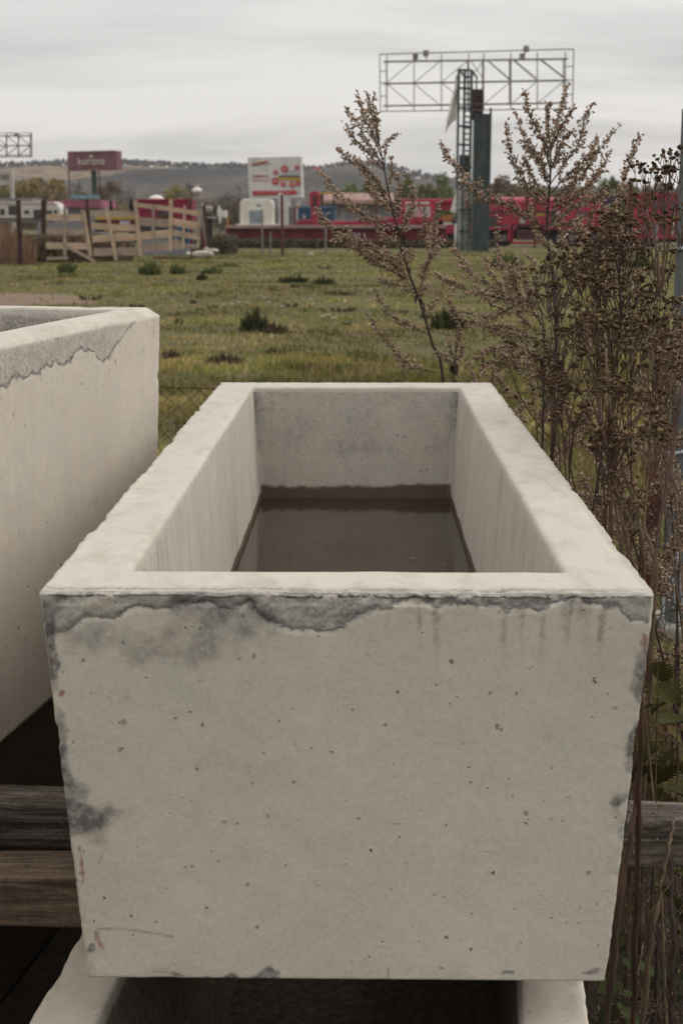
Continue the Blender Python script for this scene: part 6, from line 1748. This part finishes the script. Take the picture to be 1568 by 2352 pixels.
# more mugwort inside the thicket, grown branch by branch
def mug_auto(label, x, y, h, lean, nb, seed, spread=.42):
    r2 = np.random.default_rng(seed); rj = random.Random(seed)
    base = Vector((x, y, 0)); t = thing('mugwort', label, 'weed', base, 0, 'mugwort weeds behind the trough')
    sp = spline([base, base + Vector((lean * .2, 0, h * .35)), base + Vector((lean * .6, .02, h * .72)), base + Vector((lean, .03, h))], 40)
    m = MB(); m.tube(sp, [.0052 * (1 - .8 * i / 40) for i in range(41)], 7); m.build('stem', stem_dark, t, smooth=True)
    for kx in range(nb):
        f = .26 + .70 * kx / nb; q = sp[int(f * 40)]
        a = kx * 2.4 + rj.uniform(-.5, .5); L = spread * (1.15 - f) * rj.uniform(.7, 1.25) + .06
        d = Vector((math.cos(a), math.sin(a) * .8, 0)); up = rj.uniform(.45, 1.0)
        p3 = [q, q + d * L * .45 + Vector((0, 0, L * .25 * up)), q + d * L * .8 + Vector((0, 0, L * .65 * up)), q + d * L + Vector((0, 0, L * 1.1 * up))]
        mug_branch(t, [clear_of_trough(w.copy(), .03) for w in p3], r2, r0=.0019, bare=.12)
    mug_branch(t, [sp[i] for i in (30, 34, 37, 40)], r2, r0=.0016, bare=.05)
MA = [('reddish mugwort standing behind the left tansies beside the right rim', .74, 4.75, 1.25, -.12, 15, .40), ('mugwort crowding between the tall mugwort and the grey post', 1.02, 4.55, 1.42, .06, 15, .40), ('mugwort low behind the middle of the tansy thicket', .80, 4.1, 1.12, -.05, 14, .36),
      ('mugwort in front of the rusty fence post', 1.05, 4.2, 1.22, -.1, 13, .34), ('mugwort leaning toward the far right corner of the trough', .62, 4.55, 1.05, -.05, 12, .34), ('mugwort deep in the thicket near the rusty post foot', .92, 3.75, .95, .0, 12, .32)]
for i, (lab, x, y, h, ln_, nb_, sp_) in enumerate(MA): mug_auto(lab, x, y, h, ln_, nb_, 700 + i, sp_)
# plain dead stalks filling the thicket
STK = [
 ('thick reddish brown stalk crossing in front of the right end of the trough face', [(1452, 2370, 2.05), (1462, 1900, 2.0), (1478, 1500, 2.0), (1500, 1300, 2.05), (1530, 1100, 2.15), (1568, 880, 2.25)], 0.0046),
 ('twin brown stalk leaning right next to the trough lower right edge', [(1392, 2370, 1.98), (1420, 2100, 1.98), (1458, 1850, 2.0), (1468, 1700, 2.03)], 0.0060),
 ('light tan stalk slanting low in the bottom right corner', [(1470, 2370, 2.15), (1498, 2150, 2.15), (1528, 1980, 2.2), (1546, 1880, 2.25)], 0.0048),
 ('dark upright stalk near the bottom right corner under the timber', [(1540, 2370, 2.25), (1545, 2150, 2.25), (1538, 1990, 2.3), (1530, 1900, 2.35)], 0.0055),
 ('dark stalk half hidden behind the slanting light stalk', [(1500, 2340, 2.5), (1512, 2120, 2.5), (1520, 1990, 2.5)], 0.0055),
 ('straight reddish stalk through the middle of the thicket', [(1488, 1500, 2.9), (1440, 1250, 2.95), (1385, 1000, 3.0), (1360, 850, 3.05), (1330, 700, 3.1)], 0.0045),
 ('pale brown stalk curving up right out of the thicket', [(1500, 1420, 2.6), (1490, 1250, 2.65), (1430, 1080, 2.7), (1400, 920, 2.75), (1390, 800, 2.8)], 0.0040),
 ('reddish stalk bending toward the trough rim', [(1478, 1340, 2.5), (1440, 1230, 2.6), (1400, 1120, 2.7), (1340, 950, 2.8)], 0.0035),
]
for lab, pts, r_ in STK:
    p3 = [at(x, y, Y) for x, y, Y in pts]
    if p3[0].z > 0.05:
        p3 = [Vector((p3[0].x - (p3[1].x - p3[0].x) * .5, p3[0].y + .05, 0))] + p3
    rj = random.Random(lab); sp = spline(p3, 30); sp = [q + Vector((rj.uniform(-1, 1) * .0025, rj.uniform(-1, 1) * .0025, 0)) for q in sp]
    m = MB(); m.tube(sp, [r_ * (1 - .45 * i / 30) * (1.28 if i % 7 == 3 else 1) for i in range(31)], 8)
    o = m.build('dead_stalk', STEMS[2] if ('tan' in lab.split() or 'pale' in lab) else STEMS[1] if 'dark' in lab else STEMS[3] if 'right end of' in lab else stem_brown, smooth=True)
    tag(o, lab, 'stalk', 'bare dead stalks beside the trough')
# thin dry stems and litter that nobody could count
r2 = np.random.default_rng(77)
mb = MB(); C, D = [], []
for i in range(190):
    y = 2.0 + 3.4 * r2.random() ** .9; edge = 0.40 + (y - 2.0) * 0.03
    x = edge + 0.03 + (0.16 + .17 * y) * r2.random() ** 1.2 if i > 60 else edge + .04 + .3 * r2.random()
    h = (0.35 + 0.75 * r2.random()) * (1.0 if y > 2.6 else .75) * min(1, .55 + .25 * y)
    a = r2.random() * 6.283; l = 0.85 * r2.random() ** .7 * h
    p = Vector((x, y, 0)); e = clear_of_trough(p + Vector((math.cos(a) * l - .06, math.sin(a) * l, h)), .02)
    mid_ = clear_of_trough(p.lerp(e, .55) + Vector((r2.normal() * .035, r2.normal() * .035, .03)), .02)
    sp = spline([p, mid_, e], 6); rr_ = 0.0009 + .0013 * r2.random()
    mb.tube(sp, [rr_ * (1 - .1 * k2) for k2 in range(7)], 4, cap=False)
    for k2 in range(int(r2.integers(3, 9))):
        q = sp[int(r2.integers(2, 7))]; f = clear_of_trough(q + Vector((r2.normal() * .07, r2.normal() * .07, .02 + .12 * r2.random())), .02)
        mb.tube([q, q.lerp(f, .5) + Vector((0, 0, -.006)), f], [rr_ * .55, rr_ * .4, rr_ * .3], 3, cap=False)
        for j in range(int(r2.integers(2, 9))):
            C.append(q.lerp(f, .4 + .6 * r2.random()) + Vector(r2.normal(size=3)) * .005); D.append(f - q + Vector(r2.normal(size=3)) * .05)
ds = mb.build('dry_stems', stem_brown); tag(ds, 'tangle of thin dry brown stems filling the thicket beside the trough', 'dry weeds', kind='stuff')
o = buds('dry_flowers', np.array(C), np.array(D), .0019, .0038, (0.17, 0.112, 0.076), None, r2); tag(o, 'tiny dry seed husks on the thin stems of the thicket', 'dry weeds', kind='stuff')
# leafy plants low on the right
leaf_green = tinted('dark_green_leaf', 0.8, 0.2)
def leaf_shape(L, W, lobes, r2, fold=.25):
    """pinnate or toothed leaf outline as a strip of quads along the midrib, in its own plane (x along)"""
    n = 4 * lobes
    up, dn, md = [], [], []
    for i in range(n + 1):
        t = i / n; env = math.sin(math.pi * min(1, t * .93 + .06)) ** .7
        tooth = 0.35 + .65 * abs(math.sin(math.pi * t * lobes)) if lobes > 1 else 1.0
        w = W * env * tooth
        sh = .12 * L * (1 - t) * tooth * .6
        up.append((t * L + sh, w, fold * w)); dn.append((t * L + sh, -w, fold * w)); md.append((t * L, 0, -.15 * L * t * t))
    return np.array(up + md + dn), [(i + a * (n + 1), i + 1 + a * (n + 1), i + 1 + (a + 1) * (n + 1), i + (a + 1) * (n + 1)) for a in (0, 1) for i in range(n)]
def leafy_plant(label, base, top, n_leaf, L, W, lobes, tint, seed, name='leafy_plant', lo=.3, droop=.3, cat='plant'):
    r2 = np.random.default_rng(seed)
    base, top = Vector(base), Vector(top)
    t = thing(name, label, cat, base, 0, 'green plants low on the right')
    sp = spline([base, base.lerp(top, .5) + Vector((.01, .01, 0)), top], 20)
    m = MB(); m.tube(sp, [0.003 - .0001 * i for i in range(21)], 6); m.build('stem', stem_brown, t)
    for i in range(n_leaf):
        f = lo + (1 - lo) * i / max(1, n_leaf - 1); p = sp[int(f * 20)]
        Vl, Fl = leaf_shape(L * (.7 + .5 * r2.random()), W * (.8 + .4 * r2.random()), lobes, r2)
        E = Euler((r2.uniform(-.5, .5), droop * r2.uniform(.3, 1.6) - .1, i * 2.4 + r2.uniform(-.5, .5)))
        M = np.array(E.to_matrix()); Vl = Vl @ M.T + np.array(p)
        tn = np.array(tint) * (.7 + .6 * r2.random()); 
        np_mesh('leaf', Vl, np.array(Fl), leaf_green, t, np.tile(tn, (len(Vl), 1)))
    return t
leafy_plant('feathery dark green leaved plant against the right side of the trough', at(1500, 1800, 2.6) * 1.0 - Vector((0, 0, at(1500, 1800, 2.6).z)), at(1510, 1520, 2.55), 12, .10, .032, 7, (0.050, 0.050, 0.014), 301, lo=.45, droop=.5)
leafy_plant('yellowing lobed leaved plant above the right timber', Vector((at(1530, 1700, 2.9).x, 2.9, 0)), at(1530, 1560, 2.9), 8, .085, .028, 7, (0.095, 0.075, 0.026), 302, lo=.6, droop=.6)
leafy_plant('second feathery green plant at the right edge above the timber', Vector((at(1560, 1700, 2.7).x, 2.7, 0)), at(1555, 1600, 2.7), 10, .09, .03, 7, (0.055, 0.052, 0.016), 303, lo=.5, droop=.6)
leafy_plant('small nettle with pointed green leaves below the right timber', Vector((at(1442, 2260, 2.55).x, 2.55, 0)), at(1446, 2150, 2.55), 5, .060, .022, 1, (0.055, 0.068, 0.026), 304, lo=.8, droop=.5)
leafy_plant('low nettle with rounded green leaves at the bottom right', Vector((at(1425, 2300, 2.45).x, 2.45, 0)), at(1428, 2262, 2.45), 5, .060, .024, 1, (0.055, 0.068, 0.026), 305, lo=.7, droop=.5)
leafy_plant('nettle in deep shade beside the bottom right stalks', Vector((at(1520, 2300, 2.7).x, 2.7, 0)), at(1530, 2210, 2.7), 6, .055, .022, 1, (0.036, 0.05, 0.024), 306, lo=.5, droop=.5)
leafy_plant('small plant with thin leaves just below the timber on the right', Vector((at(1500, 2060, 3.0).x, 3.0, 0)), at(1500, 2000, 3.0), 7, .07, .016, 3, (0.060, 0.058, 0.024), 307, lo=.5, droop=.5)

# ------------------------------------------------------------------ grass
grass_m = tinted('meadow_grass', 0.85, 0.3, 1.15)
def in_trough_zone(x, y):
    return (np.abs(x - .03) < .52) & (y < 4.35) | ((x < -.3) & (x > -1.75) & (y < 3.95))
def grass(name, label, n, ylo, yhi, pw, hgt, wid, xw, seed, dry=0.3, cond=None, tints=None):
    r2 = np.random.default_rng(seed)
    u = r2.random(n)
    y = (ylo ** pw + u * (yhi ** pw - ylo ** pw)) ** (1 / pw)
    x = (r2.random(n) * 2 - 1) * (xw[0] * y + xw[1])
    P = np.stack([x, y, np.zeros(n)], 1)
    cl = vnoise(P, 0.55, 3, 12); cl2 = vnoise(P, 2.1, 2, 13); cl3 = vnoise(P, 5.5, 2, 14)
    keep = r2.random(n) < sstep(.22, .5, cl2 * .6 + cl * .4) * .9 + .1
    bare = ((x + 7.8) * .34) ** 2 + ((y - 29.8) * .34) ** 2 + (cl2 - .5) * .8
    keep &= ~((bare < 1.0) & (r2.random(n) < .93)); keep &= ~in_trough_zone(x, y)
    if cond is not None: keep &= cond(x, y)
    x, y, P, cl, cl2, cl3 = x[keep], y[keep], P[keep], cl[keep], cl2[keep], cl3[keep]
    n = len(x)
    z = ground_z(x, y) - .01
    h = hgt * (.45 + .8 * r2.random(n)) * (.55 + .9 * sstep(.3, .75, cl2)) * (0.7 + .6 * cl3)
    w = (wid[0] + wid[1] * y) * (.6 + .8 * r2.random(n))
    a = r2.random(n) * 6.283
    lean = h * (.25 + .9 * r2.random(n) ** 2)
    dx, dy = np.cos(a), np.sin(a)
    b = r2.random(n) * 6.283
    sx, sy = np.cos(b) * w / 2, np.sin(b) * w / 2 * .6
    base = np.stack([x, y, z], 1)
    midp = base + np.stack([dx * lean * .3, dy * lean * .3, h * .62], 1); tip = base + np.stack([dx * lean, dy * lean, h * (.95 - .25 * lean / np.maximum(h, 1e-6) * .5)], 1)
    S = np.stack([sx, sy, np.zeros(n)], 1)
    V = np.stack([base - S, base + S, midp + S * .7, midp - S * .7, tip + S * .08, tip - S * .08], 1).reshape(-1, 3)
    k0 = (np.arange(n) * 6)[:, None]
    F = np.concatenate([k0 + np.array((0, 1, 2, 3)), k0 + np.array((3, 2, 4, 5))], 0)
    T = tints or ((0.178, 0.186, 0.042), (0.230, 0.180, 0.066), (0.088, 0.112, 0.028), (0.37, 0.285, 0.135))
    T = np.array(T)
    m1 = sstep(.35, .65, cl)[:, None]; m2 = sstep(.45, .7, cl3)[:, None]
    tn = T[0] * (1 - m1) + T[1] * m1; tn = tn * (1 - .75 * m2) + T[2] * .75 * m2
    isdry = (r2.random(n) < dry * (.4 + 1.2 * (1 - cl2)))[:, None]
    patch = vnoise(P * np.array((.55, 1, 1)), .8, 3, 15)[:, None]
    tn = np.where(isdry, T[3] * (.6 + .6 * r2.random((n, 1))), tn) * (.72 + .56 * r2.random((n, 1))) * (.58 + .85 * sstep(.25, .75, patch))
    o = np_mesh(name, V, F, grass_m, None, np.repeat(tn, 6, axis=0))
    return tag(o, label, 'grass', kind='stuff')
grass('grass', 'short olive and straw coloured grass of the nearer meadow', 150000, 4.2, 17, .8, .095, (.0035, .00055), (.36, .5), 401, .30)
grass('grass', 'short grass of the far meadow up to the board fence', 130000, 16, 72, .55, .062, (.006, .0007), (.34, 1.0), 402, .26)
grass('grass', 'ragged grass and moss on the darkened soil around the troughs', 9000, 1.2, 4.6, 1.6, .07, (.003, .0004), (.45, .6), 403, .55, tints=((0.06, 0.066, 0.026), (0.09, 0.075, 0.04), (0.045, 0.055, 0.022), (0.17, 0.13, 0.08)))
# dry reeds by the far left posts
r2 = np.random.default_rng(420)
n = 1700
px = r2.uniform(-60, 118, n); Y = r2.uniform(53.2, 57.5, n)
X = (px / 1.0887 - 784) / (CP * FOC) * Y
h = (1.45 - .012 * np.maximum(px - 60, 0)) * (.30 + .8 * r2.random(n) ** 1.3)
b = np.stack([X, Y, np.zeros(n)], 1); tp = b + np.stack([r2.normal(0, .16, n), r2.normal(0, .1, n), h], 1)
S = np.stack([.009 + .013 * r2.random(n), np.zeros(n), np.zeros(n)], 1)
V = np.stack([b - S, b + S, tp + S * .5, tp - S * .5], 1).reshape(-1, 3)
cl_ = vnoise(np.stack([X, Y, h * 0], 1), 2.2, 2, 9)[:, None]
tn = (np.array((0.27, 0.165, 0.105)) * cl_ + np.array((0.14, 0.090, 0.062)) * (1 - cl_)) * (.35 + 1.1 * r2.random((n, 1))) * (1 + (r2.random((n, 3)) - .5) * .12)
o = np_mesh('dry_reeds', V, np.arange(n * 4).reshape(n, 4), grass_m, None, np.repeat(tn, 4, axis=0)); tag(o, 'tall dry brown reeds behind the two thick rusty posts', 'reeds', kind='stuff')

# ------------------------------------------------------------------ single clumps and flowers in the meadow
def clump(label, sx, sy, w_px, h_px, tint, seed, n=160, group='weed clumps in the meadow', wide=.35):
    r2 = np.random.default_rng(seed)
    g = on_z(sx / 1.0887, sy / 1.0887); Y = g.y
    w, h = px2m(w_px, Y), px2m(h_px, Y)
    t = thing('weed_clump', label, 'weed', g, 0, group)
    a = r2.random(n) * 6.283; rad = np.sqrt(r2.random(n))
    b = np.stack([np.cos(a) * rad * w * .35, np.sin(a) * rad * w * .35, np.zeros(n) - .02], 1)
    tp = b + np.stack([np.cos(a) * rad * w * .22 + r2.normal(0, w * .05, n), np.sin(a) * rad * w * .2, h * (.2 + .9 * r2.random(n) ** 1.4) * (1.1 - .6 * rad)], 1)
    q = r2.random(n) * 6.283; S = np.stack([np.cos(q), np.sin(q), r2.normal(0, .4, n)], 1) * (h * .10 * wide + .012)
    midp = b * .35 + tp * .65
    V = np.stack([b - S * .3, b + S * .3, midp + S, midp - S, tp + S * .1, tp - S * .1], 1).reshape(-1, 3) + np.array(g)
    k0 = (np.arange(n) * 6)[:, None]
    F = np.concatenate([k0 + np.array((0, 1, 2, 3)), k0 + np.array((3, 2, 4, 5))], 0)
    tn = np.array(tint) * (.55 + .85 * r2.random((n, 1)))
    np_mesh('leaves', V, F, grass_m, t, np.repeat(tn, 6, axis=0), kind='stuff')
    return t
DG, BRN, GRN = (0.048, 0.052, 0.022), (0.085, 0.060, 0.038), (0.080, 0.098, 0.030)
for i, (lab, sx, sy, w, h, c_) in enumerate((
    ('largest dark weed clump in the middle of the meadow', 640, 828, 75, 62, DG), ('brownish low weed right of the largest dark clump', 690, 835, 70, 34, BRN), ('dark green weed clump under the slanting mugwort stem', 1118, 830, 90, 70, DG),
    ('dark dock plant lying low in the upper meadow, left part', 735, 704, 75, 22, DG), ('dark dock plant lying low in the upper meadow, right part', 810, 710, 60, 26, DG), ('flat dark weed below the dock plants', 850, 738, 80, 18, BRN),
    ('bright green bushy weed at the foot of the middle boards', 168, 680, 44, 34, GRN), ('green weed before the tallest board panel', 375, 686, 60, 46, GRN), ('green weed right of the green weed before the panel', 445, 684, 44, 34, GRN), ('small dark weed in line with the slim red post', 505, 698, 26, 20, DG), ('green weed tuft by the flat boulder', 530, 684, 50, 26, GRN), ('green weed tuft near the red rusty post', 570, 668, 60, 18, GRN),
    ('green weeds at the pylon foot, right side', 1262, 668, 90, 44, GRN), ('green weed patch beyond the tansy', 1600, 672, 90, 40, GRN), ('reddish brown weed near the far trough edge, left', 560, 912, 90, 40, BRN), ('reddish brown weed near the far trough edge, middle', 690, 892, 60, 32, BRN), ('small brown weed near the far trough edge, right', 775, 930, 44, 30, BRN), ('brown low weed right of the taller trough corner', 430, 900, 60, 36, BRN))):
    clump(lab, sx, sy, w, h, c_, 500 + i, n=230 if w > 60 else 130)
r2 = np.random.default_rng(56)
VV, FF, TT, k0_ = [], [], [], 0
for i in range(60):
    sy = 655 + 280 * r2.random() ** .8; sx = 60 + 1500 * r2.random()
    g = on_z(sx / 1.0887, sy / 1.0887); w = px2m(14 + 40 * r2.random() * sy / 800, g.y); h = px2m(6 + 14 * r2.random() * sy / 800, g.y); n = 46
    if in_trough_zone(np.array([g.x]), np.array([g.y]))[0]: continue
    a = r2.random(n) * 6.283; rad = np.sqrt(r2.random(n))
    b0_ = np.stack([np.cos(a) * rad * w * .5, np.sin(a) * rad * w * .5, np.zeros(n) - .02], 1); tp = b0_ + np.stack([np.cos(a) * w * .15, np.sin(a) * w * .15, h * (.3 + .8 * r2.random(n))], 1)
    q = r2.random(n) * 6.283; S = np.stack([np.cos(q), np.sin(q), r2.normal(0, .4, n)], 1) * (h * .05 + .012); md = b0_ * .4 + tp * .6
    VV.append(np.stack([b0_ - S * .3, md + S, tp, md - S], 1).reshape(-1, 3) + np.array(g)); FF.append(np.arange(n * 4).reshape(n, 4) + k0_); k0_ += n * 4
    TT.append(np.repeat(np.array((DG, BRN, GRN, (0.14, 0.11, 0.05))[int(r2.integers(0, 4))]) * (.6 + .8 * r2.random((n, 1))), 4, axis=0))
o = np_mesh('ground_weeds', np.concatenate(VV), np.concatenate(FF), grass_m, None, np.concatenate(TT)); tag(o, 'low mixed weeds scattered through the meadow grass', 'weeds', kind='stuff')
petal_w = plain('white_petals', (0.62, 0.62, 0.54), 0.8, 0.1, 10.0)
petal_y = plain('yellow_petals', (0.42, 0.27, 0.03), 0.8, 0.15, 10.0)
def flowers(label, spots, mat, seed, r=.03):
    r2 = np.random.default_rng(seed)
    g = on_z(spots[0][0] / 1.0887, spots[0][1] / 1.0887)
    t = thing('flower', label, 'flower', g, 0, 'small flowers in the meadow')
    for (sx, sy) in spots:
        q = on_z(sx / 1.0887, sy / 1.0887, 0.10); mb = MB(); pm = MB()
        mb.tube([(q.x, q.y, -.02), (q.x, q.y, .10)], .004, 4); st = mb.build('stem', leaf_dead, t)
        for k2 in range(9):
            a = k2 * .7 + r2.random() * .2; d = Vector((math.cos(a), math.sin(a), .35))
            s = Vector((-math.sin(a), math.cos(a), 0)) * r * .35
            pm.add([q, q + d * r * .6 + s, q + d * r, q + d * r * .6 - s], [(0, 1, 2, 3)])
        pm.build('petals', mat, st)['kind'] = 'stuff'
flowers('pair of white flowers in the middle meadow', [(806, 792), (822, 788), (834, 796)], petal_w, 601, .055)
flowers('row of small whitish flowers left in the upper meadow', [(580, 760), (598, 758), (618, 757), (560, 762), (672, 756)], petal_w, 602, .05)
flowers('few white flowers right of the dark dock plants', [(776, 750), (708, 766), (660, 745), (640, 728)], petal_w, 603, .05)
flowers('white flowers near the yellow ones under the mugwort', [(945, 722), (962, 718), (1005, 724), (925, 725)], petal_w, 604, .06)
flowers('yellow flowers seen through the slanting mugwort', [(983, 718), (992, 720)], petal_y, 605, .075)
flowers('lower yellow flowers seen through the slanting mugwort', [(985, 752), (1115, 735), (1122, 745)], petal_y, 606, .06)
q = on_z(822 / 1.0887, 638 / 1.0887)
o = boulder(776, 636, 7, 5, q.y, 'small pale stone lying in the far grass', stone_m, 9, .15)
m = MB(); p = on_z(776 / 1.0887, 633 / 1.0887); m.add([(p.x - .1, p.y, .02), (p.x + .12, p.y, .04), (p.x + .10, p.y + .1, .16), (p.x - .06, p.y + .08, .18)], [(0, 1, 2, 3)])

HAZE = 0.00020
# ------------------------------------------------------------------ thin autumn haze
k_h = bpy.data.materials.new('autumn_haze'); k_h.use_nodes = True
hn = k_h.node_tree.nodes; hn.clear()
ho = hn.new('ShaderNodeOutputMaterial'); pv = hn.new('ShaderNodeVolumePrincipled')
pv.inputs['Color'].default_value = (0.86, 0.88, 0.93, 1); pv.inputs['Density'].default_value = HAZE; pv.inputs['Anisotropy'].default_value = 0.2
k_h.node_tree.links.new(pv.outputs[0], ho.inputs['Volume'])
m = MB(); m.box((-1400, -420, float(min(hz.min(), fz.min())) - 1.0), (1400, 1700, float(hz.max()) + 8.0)); o = m.build('haze', k_h); o['kind'] = 'stuff'; o['label'] = 'thin pale autumn haze over the meadow and hills'; o['category'] = 'haze'
